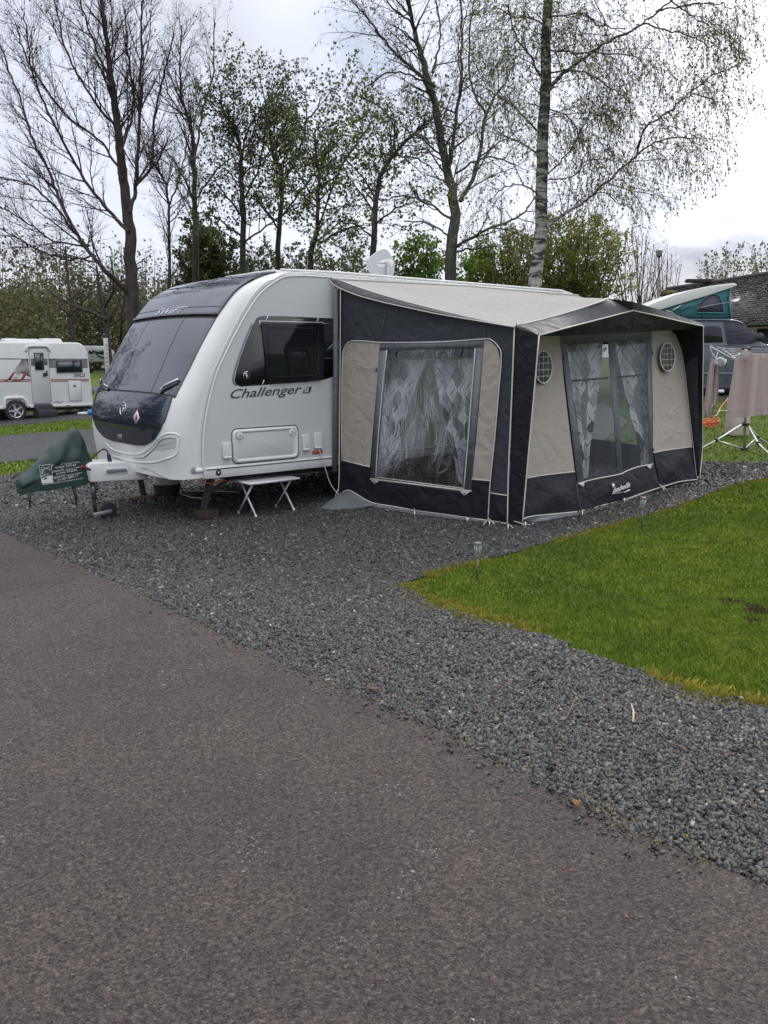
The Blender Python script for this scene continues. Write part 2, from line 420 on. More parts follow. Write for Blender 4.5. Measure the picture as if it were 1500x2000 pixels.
lawn_hi = [G2(*p) for p in ((1500, 935), (1420, 955), (1350, 980), (1250, 1012), (1180, 1032), (1100, 1055), (1000, 1083), (900, 1108), (830, 1128))]
lawn_lo = [G2(*p) for p in ((782, 1146), (815, 1168), (870, 1192), (930, 1206), (1000, 1227), (1060, 1243), (1100, 1268), (1180, 1292), (1260, 1318), (1330, 1348), (1400, 1365), (1500, 1385))]
lh = wig(lawn_hi, .012, 5, 4); ll = wig(lawn_lo, .028, 5, 5)
dirx = AX[:2]
gs0 = G2(0, 932); gs1 = G2(200, 902)
road_poly = list(re_) + [np.array([-22, 17.0]), re_[0] + np.array([-5.5, -4.6])]
g_edge = np.array(re_) + np.array([-.25, -.22])
gravel_poly = list(g_edge[:-2]) + [np.array([-9.4, 14.2]), gs0 + np.array([-1.6, -.35]), gs0, gs1, gs1 + dirx * 14,
               np.array([5.2, 17.5]), np.array([3.2, 12.8]), G2(1380, 905), G2(1500, 906), np.array([6.8, 11.35]), np.array([9, 11.3]), np.array([9, 10.4]), np.array([6.0, 10.5])] + list(lh) + list(ll) + [np.array([3.0, 2.45]), np.array([5.0, .2]), np.array([8.5, -4.0])]
sheet('gravel_pitch', gravel_poly, 'gravel_base', .012)
sheet('road', road_poly, 'asphalt', .020)
a0, a1, b0, b1 = G2(0, 905), G2(190, 886), G2(0, 852), G2(190, 838)
sheet('gravel_path', [a0 - dirx * 3, a0, a1, a1 + dirx * 14, b1 + dirx * 18, b1, b0, b0 - dirx * 4], 'gravel_base', .012)
a0, a1 = G2(0, 834), G2(190, 818)
fdir = (a1 - a0) / np.linalg.norm(a1 - a0)
fn = np.array([-fdir[1], fdir[0]])
sheet('gravel_stand', [a0 - fdir * 6, a0, a1, a1 + fdir * 9, a1 + fdir * 9 + fn * 5, a0 - fdir * 6 + fn * 5], 'gravel_base', .012)
for px_y0, px_y1 in ((758, 750), (728, 714)):
    p0, p1, p2, p3 = G2(-300, px_y0 - 1), G2(420, px_y0 - 1), G2(420, px_y1 - 1), G2(-300, px_y1 - 1)
    sheet('road', [p0, p1, p2, p3], 'asphalt', .02, 4)

def inpoly(X, Y, poly):
    P = np.asarray([[p[0], p[1]] for p in poly]); ins = np.zeros(len(X), bool); j = len(P) - 1
    for i in range(len(P)):
        xi, yi = P[i]; xj, yj = P[j]
        if yi != yj:
            c_ = ((yi > Y) != (yj > Y)) & (X < (xj - xi) * (Y - yi) / (yj - yi) + xi); ins ^= c_
        j = i
    return ins
def scatter(n, y0, y1, poly=None, notpoly=(), xr=None):
    Y = np.sqrt(rng.uniform(y0 ** 2, y1 ** 2, n)); w = .50 * Y + 1.15
    X = rng.uniform(-1, 1, n) * w
    if xr: k = (X > xr[0]) & (X < xr[1]); X, Y = X[k], Y[k]
    k = np.ones(len(X), bool)
    if poly is not None: k &= inpoly(X, Y, poly)
    for p in notpoly: k &= ~inpoly(X, Y, p)
    return X[k], Y[k]

# ---- loose stones: angular chips
m = MT('gravel_stones')
gi = m.n('ShaderNodeNewGeometry').outputs['Random Per Island']
cc = m.ramp(gi, [(0, (.016, .0172, .017)), (.35, (.032, .0345, .035)), (.65, (.052, .056, .0555)), (.88, (.090, .094, .092)), (.94, (.10, .083, .064)), (.975, (.062, .034, .021)), (1, (.32, .31, .28))])
cc = m._mix(1, cc, m.ramp(m.noise(60, 4, .7), [(.3, (.75, .75, .75)), (.7, (1.2, 1.2, 1.2))]), 'MULTIPLY')
m.col(cc); m.set(Roughness=.55)
def stones(X, Y, smin, smax, lift=.012):
    n = len(X); S = smin + (smax - smin) * rng.beta(1.1, 1.9, n) * 1.25
    cube = np.array([[i, j, k] for k in (-1, 1) for i, j in ((-1, -1), (1, -1), (1, 1), (-1, 1))], float) * .5
    V = cube[None] + rng.normal(0, .14, (n, 8, 3))
    V *= (S[:, None] * rng.uniform(.6, 1.15, (n, 3)) * np.array([1, .72, .42]))[:, None, :]
    # random rotation, mostly lying flat
    yaw = rng.uniform(0, 2 * math.pi, n); tl = rng.normal(0, .45, n); tr = rng.normal(0, .45, n)
    def rot(V, a, i, j):
        c, s_ = np.cos(a)[:, None], np.sin(a)[:, None]; A = V[..., i] * c - V[..., j] * s_; B = V[..., i] * s_ + V[..., j] * c
        V = V.copy(); V[..., i] = A; V[..., j] = B; return V
    V = rot(V, tl, 0, 2); V = rot(V, tr, 1, 2); V = rot(V, yaw, 0, 1)
    V += np.stack([X, Y, g(X, Y) + lift + S * rng.uniform(.02, .30, n)], -1)[:, None]
    q = np.array([[0, 3, 2, 1], [4, 5, 6, 7], [0, 1, 5, 4], [1, 2, 6, 5], [2, 3, 7, 6], [3, 0, 4, 7]])
    return V.reshape(-1, 3), (q[None] + (np.arange(n) * 8)[:, None, None]).reshape(-1, 4)
Vs, Fs, nb_ = [], [], 0
for n, y0, y1, a, b in ((165000, 2.2, 4.2, .010, .028), (205000, 4.2, 6.5, .012, .030), (150000, 6.5, 9.5, .016, .036), (58000, 9.5, 13, .025, .05)):
    X, Y = scatter(n, y0, y1, gravel_poly, [list(re_) + [road_poly[-2], road_poly[-1]]])
    V, F = stones(X, Y, a, b); Vs.append(V); Fs.append(F + nb_); nb_ += len(V)
X, Y = along(re_, 1500, .16, -.14) if False else (None, None)
_P = np.asarray(re_); _seg = rng.integers(0, len(_P) - 1, 450); _t = rng.random(450)[:, None]; _Q = _P[_seg] * (1 - _t) + _P[_seg + 1] * _t - np.abs(rng.normal(0, .07, (450, 1))) * np.array([.75, .66]); _k = (_Q[:, 1] > 1.8) & (_Q[:, 1] < 9)
V, F = stones(_Q[_k, 0], _Q[_k, 1], .006, .018, .022); Vs.append(V); Fs.append(F + nb_); nb_ += len(V)
me = raw_mesh('gravel', np.vstack(Vs), np.vstack(Fs), [M('gravel_stones')])
o = bpy.data.objects.new('gravel', me); COL.objects.link(o); tag(o, kind='stuff')
print('stones', nb_ // 8)

# ---- grass blades
m = MT('grass_blades')
gi = m.n('ShaderNodeNewGeometry').outputs['Random Per Island']
pos = m.noise(1.1, 4, .6); pos2 = m.noise(6, 3, .6)
ca = m.ramp(gi, [(0, (.062, .120, .007)), (.5, (.115, .198, .012)), (.85, (.175, .268, .022)), (1, (.33, .34, .08))])
cb = m.ramp(pos, [(.3, (.70, .74, .8)), (.5, (1, 1, 1)), (.72, (1.35, 1.14, 1.1))])
cb2 = m.ramp(pos2, [(.3, (.78, .8, .8)), (.7, (1.2, 1.15, 1.1))])
m.col(m._mix(1, m._mix(1, ca, cb, 'MULTIPLY'), cb2, 'MULTIPLY')); m.set(Roughness=.6, **{'Specular_IOR_Level': .25, 'Transmission_Weight': 0.0})
def blades(X, Y, h0, h1, w0):
    n = len(X); H = rng.uniform(h0, h1, n); a = rng.uniform(0, 2 * math.pi, n); w = rng.uniform(.6, 1.3, n) * w0
    d = np.stack([np.cos(a), np.sin(a)], -1) * w[:, None]; ln = rng.normal(0, .55, (n, 2)) * H[:, None]
    B = np.stack([X, Y, g(X, Y)], -1)
    V = np.zeros((n, 3, 3)); V[:, 0] = B; V[:, 0, :2] -= d; V[:, 1] = B; V[:, 1, :2] += d; V[:, 2] = B; V[:, 2, :2] += ln; V[:, 2, 2] += H
    return V.reshape(-1, 3), np.arange(n * 3).reshape(-1, 3)
lawn_poly = list(lh) + list(ll) + [np.array([3.0, 2.45]), np.array([5.0, .2]), np.array([9.5, -4.0]), np.array([9.5, 10.2]), np.array([6.2, 10.4])]
SOIL = [(onground(*p)[:2], r_) for p, r_ in (((1428, 1176), .085), ((1482, 1192), .12), ((1470, 1212), .06), ((1330, 1348), .08), ((1095, 1266), .05), ((1215, 1095), .03))]
simple('soil', (.020, .011, .006), 1.0, 0, .4, 30, bump=.8, bscale=90, spec=.05)
for q_, r_q in SOIL[:3]: a_ = np.linspace(0, 2 * math.pi, 29)[:-1]; sheet('soil', [q_ + r_q * .8 * (1 + .3 * math.sin(3 * a + q_[0] * 9) + .2 * math.sin(7 * a + q_[1] * 5) + .15 * math.sin(11 * a)) * np.array([math.cos(a), math.sin(a)]) for a in a_], 'soil', .006, .2)
Vs, Fs, nb_ = [], [], 0
def addb(X, Y, h0, h1, w):
    global nb_
    V, F = blades(X, Y, h0, h1, w); Vs.append(V); Fs.append(F + nb_); nb_ += len(V)
for n, y0, y1, h0, h1, w in ((40000, .5, 3.4, .006, .024, .0024), (680000, 3.4, 5.5, .006, .024, .0020), (540000, 5.5, 8, .008, .026, .0030), (280000, 8, 11, .010, .03, .005)):
    X, Y = scatter(n, y0, y1, lawn_poly)
    pn_ = np.sin(X * 2.3 + 1.1 * np.sin(Y * 3.1)) * np.sin(Y * 2.7 + 1.3 * np.sin(X * 2.9)) + .5 * np.sin(X * 9 + Y * 4) * np.sin(Y * 8 - X * 3)
    for q_, r_q in SOIL: d_q = np.hypot(X - q_[0], (Y - q_[1])) / r_q; kq = (d_q > .6 + .6 * rng.random(len(X))) | (rng.random(len(X)) < .22); X, Y, pn_ = X[kq], Y[kq], pn_[kq]
    kt = pn_ > .35; addb(X[~kt], Y[~kt], h0, h1, w); addb(X[kt], Y[kt], h0 * 1.2, h1 * 1.45, w * 1.1)
X, Y = scatter(120000, 10.5, 30, None, [gravel_poly], xr=(3.6, 18)); addb(X, Y, .02, .05, .010)
X, Y = scatter(110000, 11.5, 30, None, [gravel_poly, road_poly], xr=(-16, -2.5))
k = ~inpoly(X, Y, [G2(-60, 905) , G2(0, 905), G2(190, 886), G2(190, 886) + dirx * 14, G2(190, 838) + dirx * 18, G2(190, 838), G2(0, 852), G2(0, 852) - dirx * 4]) & ~inpoly(X, Y, [a0 - fdir * 6, a0, a1, a1 + fdir * 9, a1 + fdir * 9 + fn * 5, a0 - fdir * 6 + fn * 5])
addb(X[k], Y[k], .02, .06, .012)
def along(path, n, spread, bias):
    P = np.asarray(path); seg = rng.integers(0, len(P) - 1, n); t = rng.random(n)[:, None]
    Q = P[seg] * (1 - t) + P[seg + 1] * t; T = P[seg + 1] - P[seg]; N_ = np.stack([-T[:, 1], T[:, 0]], -1); N_ /= np.linalg.norm(N_, axis=1)[:, None] + 1e-9
    pat = np.sin(Q[:, 0] * 3.1 + 1) + np.sin(Q[:, 1] * 5.3) + np.sin(Q[:, 0] * 9 + Q[:, 1] * 7) * .7
    k = pat > rng.uniform(-1.2, 1.6, n); Q = Q + N_ * (rng.normal(bias, spread, n))[:, None]
    return Q[k, 0], Q[k, 1]
for path, n in ((lh, 16000), (ll, 26000)):
    X, Y = along(path, n, .05, 0); k = (Y > 2.5) & (Y < 11); V, F = blades(X[k], Y[k], .018, .042, .0026); Vs.append(V); Fs.append(F + nb_); nb_ += len(V)
me = raw_mesh('grass', np.vstack(Vs), np.vstack(Fs), [M('grass_blades')])
o = bpy.data.objects.new('grass', me); COL.objects.link(o); tag(o, kind='stuff')
print('blades', nb_ // 3)

# ---- moss and dry grass creeping over the edges of the gravel
m = MT('moss'); gi = m.n('ShaderNodeNewGeometry').outputs['Random Per Island']
pn = m.noise(1.6, 3, .5)
m.col(m._mix(pn, m.ramp(gi, [(0, (.13, .065, .012)), (.6, (.22, .125, .018)), (1, (.32, .20, .03))]), m.ramp(gi, [(0, (.18, .18, .015)), (1, (.42, .38, .035))]), 'MIX')); m.set(Roughness=.9)
Vs, Fs, nb_ = [], [], 0
def along(path, n, spread, bias):
    P = np.asarray(path); seg = rng.integers(0, len(P) - 1, n); t = rng.random(n)[:, None]
    Q = P[seg] * (1 - t) + P[seg + 1] * t; T = P[seg + 1] - P[seg]; N_ = np.stack([-T[:, 1], T[:, 0]], -1); N_ /= np.linalg.norm(N_, axis=1)[:, None] + 1e-9
    pat = np.sin(Q[:, 0] * 3.1 + 1) + np.sin(Q[:, 1] * 5.3) + np.sin(Q[:, 0] * 9 + Q[:, 1] * 7) * .7
    k = pat > rng.uniform(-1.2, 1.6, n); Q = Q + N_ * (rng.normal(bias, spread, n))[:, None]
    return Q[k, 0], Q[k, 1]
for path, n, sp, bi in ((lh, 20000, .04, -.01), (ll, 38000, .06, .01), (re_, 2200, .03, -.02), ([gs0, gs1], 2500, .08, 0)):
    X, Y = along(path, n, sp, bi); k = (Y > 2) & (Y < 16); V, F = blades(X[k], Y[k], .018, .036, .007); Vs.append(V); Fs.append(F + nb_); nb_ += len(V)
me = raw_mesh('moss', np.vstack(Vs), np.vstack(Fs), [M('moss')])
o = bpy.data.objects.new('moss', me); COL.objects.link(o); tag(o, kind='stuff')

# leaf litter, too small and too many to count
X1, Y1 = scatter(420, 2.4, 9, gravel_poly, [list(re_) + [road_poly[-2], road_poly[-1]]]); X2, Y2 = scatter(160, 3.6, 9, lawn_poly); X3, Y3 = scatter(50, 2.2, 6, road_poly)
X, Y = np.r_[X1, X2, X3], np.r_[Y1, Y2, Y3]; n_l = len(X); a_ = rng.uniform(0, 6.3, n_l); s_l = rng.uniform(.005, .016, n_l)
Cc = np.stack([X, Y, g(X, Y) + .032], -1); d1 = np.stack([np.cos(a_), np.sin(a_), rng.normal(0, .3, n_l)], -1) * s_l[:, None]; d2 = np.stack([-np.sin(a_), np.cos(a_), rng.normal(0, .3, n_l)], -1) * s_l[:, None] * .45
me = raw_mesh('leaf_litter', np.stack([Cc - d1, Cc + d2, Cc + d1, Cc - d2], 1).reshape(-1, 3), np.arange(n_l * 4).reshape(-1, 4), [M('dead_leaf')])
o = bpy.data.objects.new('leaf_litter', me); COL.objects.link(o); tag(o, kind='stuff')

# twigs and dead leaves lying about
def twig(px, py, dx, dy, r, label, mat='timber', kids=0):
    p = onground(px, py); q = onground(px + dx, py + dy); mb = MB()
    mid = (p + q) / 2 + np.array([.006, 0, 0])
    up = np.array([0, 0, .03 + r]); mb.tube([p + up, mid + up + [0, 0, .004], q + up], [r, r * .9, r * .6], 6)
    if kids: mb.tube([mid + up, mid + up + (q - p) * .35 + np.array([.035, .01, .01])], [r * .6, r * .3], 5)
    tag(obj('twig', mb, mat, origin=p), label, 'twig', 'fallen twigs on the gravel')
simple('pale_wood', (.42, .33, .24), .7, 0, .15, 20)
twig(1236, 1424, -4, -36, .006, 'short pale peeled stick standing out on the dark gravel below the lawn', 'pale_wood', 0)
twig(1103, 1420, 18, -42, .0035, 'thin brown twig on the gravel left of the pale stick', 'timber', 1)
twig(1300, 1462, 50, 22, .003, 'very thin dark twig on the gravel right of the pale stick', 'timber')
twig(470, 1222, 30, 12, .003, 'small dark twig on the gravel near the road edge', 'timber')
def leaf(px, py, s, label):
    p = onground(px, py) + [0, 0, .035]; mb = MB(); a = rng.uniform(0, 6)
    for sgn in (1, -1):
        P = [p, p + s * np.array([math.cos(a + .5 * sgn), math.sin(a + .5 * sgn), .35]) * .55, p + s * np.array([math.cos(a), math.sin(a), .08]), p + s * np.array([math.cos(a), math.sin(a), 0]) * .5]
        mb.prism(P, (0, 0, .002))
    tag(obj('dead_leaf', mb, 'dead_leaf', origin=p), label, 'leaf', 'dead leaves')
leaf(178, 1110, .07, 'brown dead leaf at the road edge left of the caravan drawbar')
leaf(716, 1358, .06, 'brown leaf at the edge between road and gravel in the middle')
leaf(1126, 1595, .06, 'rust coloured leaf at the road edge in the right foreground')
leaf(1124, 1720, .03, 'small curled brown leaf lying on the open asphalt')
leaf(945, 1030, .06, 'orange brown leaf on gravel before the awning corner')
leaf(1255, 1095, .05, 'orange leaf lying in the middle of the lawn')
leaf(933, 1148, .05, 'brown leaf in the grass below the nearest solar light')
# =================================================================== MAIN CARAVAN
WID = 2.25
ctrl = [(-.335, .425), (-.338, .49), (-.345, .56), (-.365, .70), (-.375, .90), (-.35, 1.08), (-.285, 1.26), (-.19, 1.42), (-.09, 1.58), (.0, 1.73), (.145, 1.95), (.275, 2.12), (.47, 2.32), (.66, 2.43), (.85, 2.50), (1.05, 2.54), (1.3, 2.555), (1.7, 2.56),
        (3, 2.56), (4.6, 2.56), (5.75, 2.55), (5.98, 2.50), (6.10, 2.38), (6.15, 2.1), (6.17, 1.4), (6.165, .7), (6.16, .43)]
_p = smooth_path([(a, 0, b) for a, b in ctrl], 6)[:, [0, 2]]
_s = np.concatenate([[0], np.cumsum(np.linalg.norm(np.diff(_p, axis=0), axis=1))])
_t = np.gradient(_p, axis=0); _t /= np.linalg.norm(_t, axis=1)[:, None]; _n = np.stack([-_t[:, 1], _t[:, 0]], -1)   # outward: left of travel
def prof(s):
    return np.stack([np.interp(s, _s, _p[:, 0]), np.interp(s, _s, _p[:, 1])], -1), np.stack([np.interp(s, _s, _n[:, 0]), np.interp(s, _s, _n[:, 1])], -1)
def rad(x): return np.interp(x, [-.4, .3, .9, 1.3, 5.8, 6.2], [.21, .17, .10, .055, .055, .10])
def S(s, Y, off=0.):
    """point of the body surface, s along the profile, Y across; off = proud of the surface"""
    s, Y = np.broadcast_arrays(np.asarray(s, float), np.asarray(Y, float)); p, n = prof(s); r = rad(p[..., 0])
    d = np.clip(np.minimum(-Y, WID + Y), 0, 9); e = np.clip(r - d, 0, r); inset = r - np.sqrt(np.maximum(r * r - e * e, 0))
    bul = .045 * ((Y + WID / 2) / (WID / 2)) ** 2 * np.interp(p[..., 0], [.2, 1.2], [1, .25])
    q = p - n * (inset + bul - off * np.sqrt(np.maximum(1 - (e / r) ** 2, 0)))[..., None]
    sgn = np.where(Y > -WID / 2, 1, -1); Yo = Y + sgn * off * (e / r)
    return P0 + q[..., :1] * AX + Yo[..., None] * AY + q[..., 1:] * Z3
fs = _s[_p[:, 0] < 1.2]; SG, YG = np.meshgrid(np.linspace(0, fs[-1], 420), np.linspace(-WID, 0, 320), indexing='ij'); _Q = S(SG, YG)
_v = _Q - cC; _px = 750 + FPX * (_v @ cR) / (_v @ cF); _py = 1000 - FPX * (_v @ cU) / (_v @ cF)
def onF(px, py):
    i = np.argmin((_px - px) ** 2 + (_py - py) ** 2); return SG.flat[i], YG.flat[i]
def s_at(z): return float(np.interp(z, _p[:140, 1][:np.argmax(_p[:140, 1])], _s[:140][:np.argmax(_p[:140, 1])]))

caravan = thing('caravan', 'large white touring caravan with curved black glass front and an awning on its side', 'caravan', K(3, -1.1, 0) * [1, 1, 0] + [0, 0, gz(*K(3, -1.1, 0)[:2])], math.atan2(AX[1], AX[0]))
# body shell
dY = np.concatenate([[0, .002, .006, .014, .026, .045, .07, .1, .14, .19, .24, .3], np.linspace(.4, WID - .4, 14), WID - np.array([.3, .24, .19, .14, .1, .07, .045, .026, .014, .006, .002, 0])])
ss = _s
G = S(ss[:, None], -dY[None, :])
mb = MB(); mb.grid(G); a, b = G.shape[:2]
mb.f.append([i * b for i in range(a)]); mb.f.append([i * b + b - 1 for i in range(a)][::-1]); mb.mi += [0, 0]
mb.f.append([j for j in range(b)][::-1] + [(a - 1) * b + j for j in range(b)]); mb.mi += [0]
body = obj('body', mb, 'white_grp', caravan, auto=35)

def patch(name, mat, s0, s1, Yn, parent=None, off=.006, ns=24, ny=28, Yf=None, thick=.02, label=None):
    """raised panel of the front; Yn(s) = near edge, mirrored on the far side unless Yf is given"""
    s = np.linspace(s0, s1, ns); y1 = np.array([Yn(q) for q in s]); y0 = np.array([Yf(q) for q in s]) if Yf else -WID - y1
    w = np.linspace(0, 1, ny)
    w = .5 - .5 * np.cos(math.pi * w)
    Y = y0[:, None] + (y1 - y0)[:, None] * w[None]
    Gt = S(s[:, None] + 0 * Y, Y, off); Gb = S(s[:, None] + 0 * Y, Y, off - thick)
    mb = MB(); mb.grid(Gt)
    n, k = Gt.shape[:2]; rim = [(i, 0) for i in range(n)] + [(n - 1, j) for j in range(1, k)] + [(i, k - 1) for i in range(n - 2, -1, -1)] + [(0, j) for j in range(k - 2, 0, -1)]
    A = np.array([Gt[i] for i in rim]); B = np.array([Gb[i] for i in rim]); c_ = len(A)
    mb.add(np.vstack([A, B]), [[i, (i + 1) % c_, c_ + (i + 1) % c_, c_ + i] for i in range(c_)])
    return obj(name, mb, mat, parent or caravan, auto=40, label=label)
YE = -.115
sw0, sw1 = s_at(1.285), s_at(2.045); sr1 = float(np.interp(.98, _p[:120, 0][_p[:120, 0].argmin():], _s[:120][_p[:120, 0].argmin():]))
# pane dividers
d0 = [onF(354, 636), onF(300, 759)]; d1 = [onF(282, 646), onF(232, 756)]
def divY(d): return lambda s: float(np.interp(s, [d[1][0], d[0][0]], [d[1][1], d[0][1]]))
dn = divY(d0); df = divY(d1)
YN = lambda s: YE
patch('gasket', 'gap_dark', sw0 - .02, sw1 + .05, YN, off=.003)
pn = patch('window_pane', 'black_gloss', sw0, sw1, YN, off=.010, Yf=lambda s: dn(s) + .006)
pn2 = patch('window_pane', 'black_gloss', sw0, sw1, lambda s: dn(s) - .006, off=.010, Yf=lambda s: df(s) + .006)
pn3 = patch('window_pane', 'black_gloss', sw0, sw1, lambda s: df(s) - .006, off=.010, Yf=lambda s: -WID - YE)
roofp = patch('front_roof_panel', 'black_gloss', sw1 + .05, sr1, YN, off=.022, ns=40)
patch('front_roof_lip', 'decal_black', sw1 + .035, sw1 + .06, lambda s: YE - .01, off=.034, ns=4)
patch('front_roof_crease', 'decal_black', sw1 + .14, sw1 + .148, lambda s: YE - .02, off=.026, ns=3, thick=.01)
# lower gloss lid with the rounded bottom
edge = [onF(*p) for p in ((303, 858), (314, 841), (324, 820), (332, 797), (341, 768), (350, 743))]
sb = onF(262, 868)[0]
es = np.array([e_[0] for e_ in edge]); ey = np.array([e_[1] for e_ in edge])
o_ = np.argsort(es); es, ey = es[o_], ey[o_]
def YL(s):
    if s <= es[0]:
        t = np.clip((s - sb) / (es[0] - sb + 1e-6), 0, 1); y0_ = -WID / 2 + .34; return y0_ + (ey[0] - y0_) * math.sqrt(t)
    return float(min(np.interp(s, es, ey), YE))
print('lid', sb, list(zip(es, ey)), 'sw0', sw0)
lid = patch('front_locker_lid', 'black_gloss', sb, sw0 - .02, YL, off=.012, ns=34)
# raised white rim below the lid
s_, y_ = onF(237, 853)
mb = MB()
C_ = S(s_, y_, .02); nrm = np.cross(S(s_, y_ + .05) - S(s_, y_ - .05), S(s_ + .05, y_) - S(s_ - .05, y_)); nrm /= np.linalg.norm(nrm)
if nrm @ (cC - C_) < 0: nrm = -nrm
def fr(s, y, off=0):
    """local frame on the front: origin, along, up, normal"""
    u = S(s, y - .03) - S(s, y + .03); u /= np.linalg.norm(u); v = S(s + .03, y) - S(s - .03, y); v /= np.linalg.norm(v); n_ = np.cross(u, v)
    if n_ @ (cC - S(s, y)) < 0: n_ = -n_
    return S(s, y, off), u, v, n_
def upright(s, y, off):
    o, u, v, n_ = fr(s, y, off)
    # make u point to the right as seen from the camera
    pu = (o + u * .1 - cC); p_ = o - cC
    if (pu @ cR) / (pu @ cF) < (p_ @ cR) / (p_ @ cF): u = -u
    return o, u, v, n_
o, u, v, n_ = upright(s_, y_, .012)
mb.box(o, (.10, .05, .02), (u, v, n_)); obj('handle', mb, 'steel', lid, bevel=.006)
# round badge
def badge(px, py, r, parent, off=.012, frame=None):
    if frame is None: s_, y_ = onF(px, py); o, u, v, n_ = upright(s_, y_, off)
    else: o, u, v, n_ = frame
    mb = MB(); mb.lathe(o, [(r, 0), (r, .008), (r * .88, .010), (r * .84, .004)], n_, 28)
    b_ = obj('badge', mb, 'chrome', parent, auto=30)
    mb = MB(); mb.lathe(o, [(r * .84, .003), (r * .84, .0062)], n_, 24); obj('badge_face', mb, 'black_plastic', b_)
    # plain swooping bird-like mark
    def P(pts): return [o + n_ * .007 + u * a * r + v * b * r for a, b in pts]
    mb = MB()
    mb.prism(P([(-.55, .25), (-.1, .55), (.45, .5), (.1, .3), (-.2, .1)]), n_ * .003)
    mb.prism(P([(-.45, -.1), (-.15, .05), (.25, .2), (.55, .1), (.35, -.1), (.0, -.12)]), n_ * .003)
    mb.prism(P([(.0, -.15), (.3, -.12), (.2, -.5), (-.1, -.65), (-.05, -.4)]), n_ * .003)
    obj('badge_mark', mb, 'chrome', b_)
badge(243, 799, .074, lid)
# gas sticker
s_, y_ = onF(269, 815); o, u, v, n_ = upright(s_, y_, .014)
mb = MB()
mb.prism([o + u * a + v * b for a, b in ((0, .085), (.085, 0), (0, -.085), (-.085, 0))], n_ * .001, 0)
mb.prism([o + n_ * .0012 + u * a + v * b for a, b in ((0, .073), (.073, 0), (0, -.073), (-.073, 0))], n_ * .001, 1)
mb.prism([o + n_ * .0024 + u * a + v * b for a, b in ((-.02, -.03), (.02, -.03), (.022, .012), (.01, .022), (.01, .035), (-.01, .035), (-.01, .022), (-.022, .012))], n_ * .001, 0)
obj('sticker', mb, ['red_mark', 'white_mark'], lid, label='red and white diamond gas bottle sticker')
# maker lettering on the front roof panel
s_, y_ = onF(338, 609); o, u, v, n_ = upright(s_, y_, .024)
mb = MB(); V2, F2 = text_geo('SWIFT', 1.0, .35, .0, 1.05); lo, hi = V2.min(0), V2.max(0); V2 = (V2 - lo) / (hi - lo)
s0_, ya = onF(308, 614); s1_, yb = onF(366, 606)
pts = np.array([S(s_ + (b - .5) * .085, ya + (yb - ya) * a, .026) for a, b in V2]); mb.add(pts, F2); obj('lettering', mb, 'chrome', roofp, recalc=False)
# chrome strips by the lamps
for pl, nm in ((((319, 764), (326, 757), (340, 750), (353, 743)), 1), (((216, 758), (209, 755), (204, 750), (201, 744)), 0)):
    q = [onF(*p) for p in pl]
    P = [S(a, b_, .03) for a, b_ in q]
    mb = MB(); mb.tube(smooth_path(P, 5), [.010] * 5 + [.017] * 10 + [.008], 8); obj('chrome_strip', mb, 'chrome', caravan, auto=60)
    P = [S(a - .03, b_, .012) for a, b_ in q]
    mb = MB(); mb.tube(smooth_path(P, 5), .020, 8); obj('lamp_recess', mb, 'black_gloss', caravan, auto=60)
# bumper mouldings
def ridge(pts, r, mat='white_grp', off=-.004, name='bumper_moulding', n=6):
    q = np.array([onF(*p) for p in pts]); q = smooth_path(np.c_[q, np.zeros(len(q))], n)[:, :2]
    mb = MB(); mb.tube(S(q[:, 0], q[:, 1], off), r, 8); return obj(name, mb, mat, caravan, auto=60)
ridge([(207, 866), (222, 879), (250, 886), (276, 886), (296, 872), (312, 855), (330, 847), (350, 850), (348, 868), (343, 889), (322, 897), (295, 904), (258, 901), (222, 891)], .014, off=-.006)
ridge([(262, 893), (280, 893), (300, 877), (314, 861), (330, 855), (343, 857)], .006, 'seam_grey', .002, 'bumper_groove')
ridge([(308, 871), (326, 867), (344, 863)], .004, 'seam_grey', .002, 'bumper_groove')
ridge([(276, 913), (292, 917), (312, 927), (331, 936)], .005, 'seam_grey', .002, 'bumper_groove')

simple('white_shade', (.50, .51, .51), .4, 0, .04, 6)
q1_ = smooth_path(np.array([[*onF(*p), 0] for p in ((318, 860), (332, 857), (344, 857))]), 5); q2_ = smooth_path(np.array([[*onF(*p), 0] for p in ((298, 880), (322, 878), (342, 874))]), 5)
mb = MB(); mb.grid(np.array([S(q1_[:, 0] * (1 - t) + q2_[:, 0] * t, q1_[:, 1] * (1 - t) + q2_[:, 1] * t, .003) for t in np.linspace(0, 1, 5)])); obj('bumper_recess_shade', mb, 'white_shade', caravan, auto=60)  # flat patch in darker white: the recess's shade is put into its colour
# side: panel inside the awning rail
rail = [(.0, .44), (-.015, .61), (.0, .87), (.05, 1.12), (.15, 1.43), (.28, 1.68), (.41, 1.89), (.53, 2.07), (.66, 2.235), (.79, 2.35), (.93, 2.435), (1.04, 2.475), (1.25, 2.495), (1.6, 2.50)]
rp = smooth_path([(a, 0, b) for a, b in rail], 5)[:, [0, 2]]; rp = np.vstack([rp, [5.85, 2.50], [6.0, 2.44], [6.05, 2.3], [6.05, .52]])
_rz = rp[:-4]; _o = np.argsort(_rz[:, 1]); _zl = np.concatenate([np.linspace(.52, 2.40, 26), 2.40 + .095 * np.sin(np.linspace(.1, 1, 14) * math.pi / 2)])
mb = MB(); mb.grid(np.array([[K(x, .004, z) for x in np.linspace(np.interp(z, _rz[_o, 1], _rz[_o, 0]), 6.0 if z > 2.44 else 6.05, 24)] for z in _zl])); side = obj('side_panel', mb, 'white_side', caravan)
mb = MB(); mb.tube([K(a, .004, b) for a, b in rp[:-1]], .011, 8); mb.tube([K(a - .045 * (1 if b < 2.4 else 0), .001, b + .035 * min(1, max(0, (b - 1.6)))) for a, b in rp[:-1]], .006, 6)
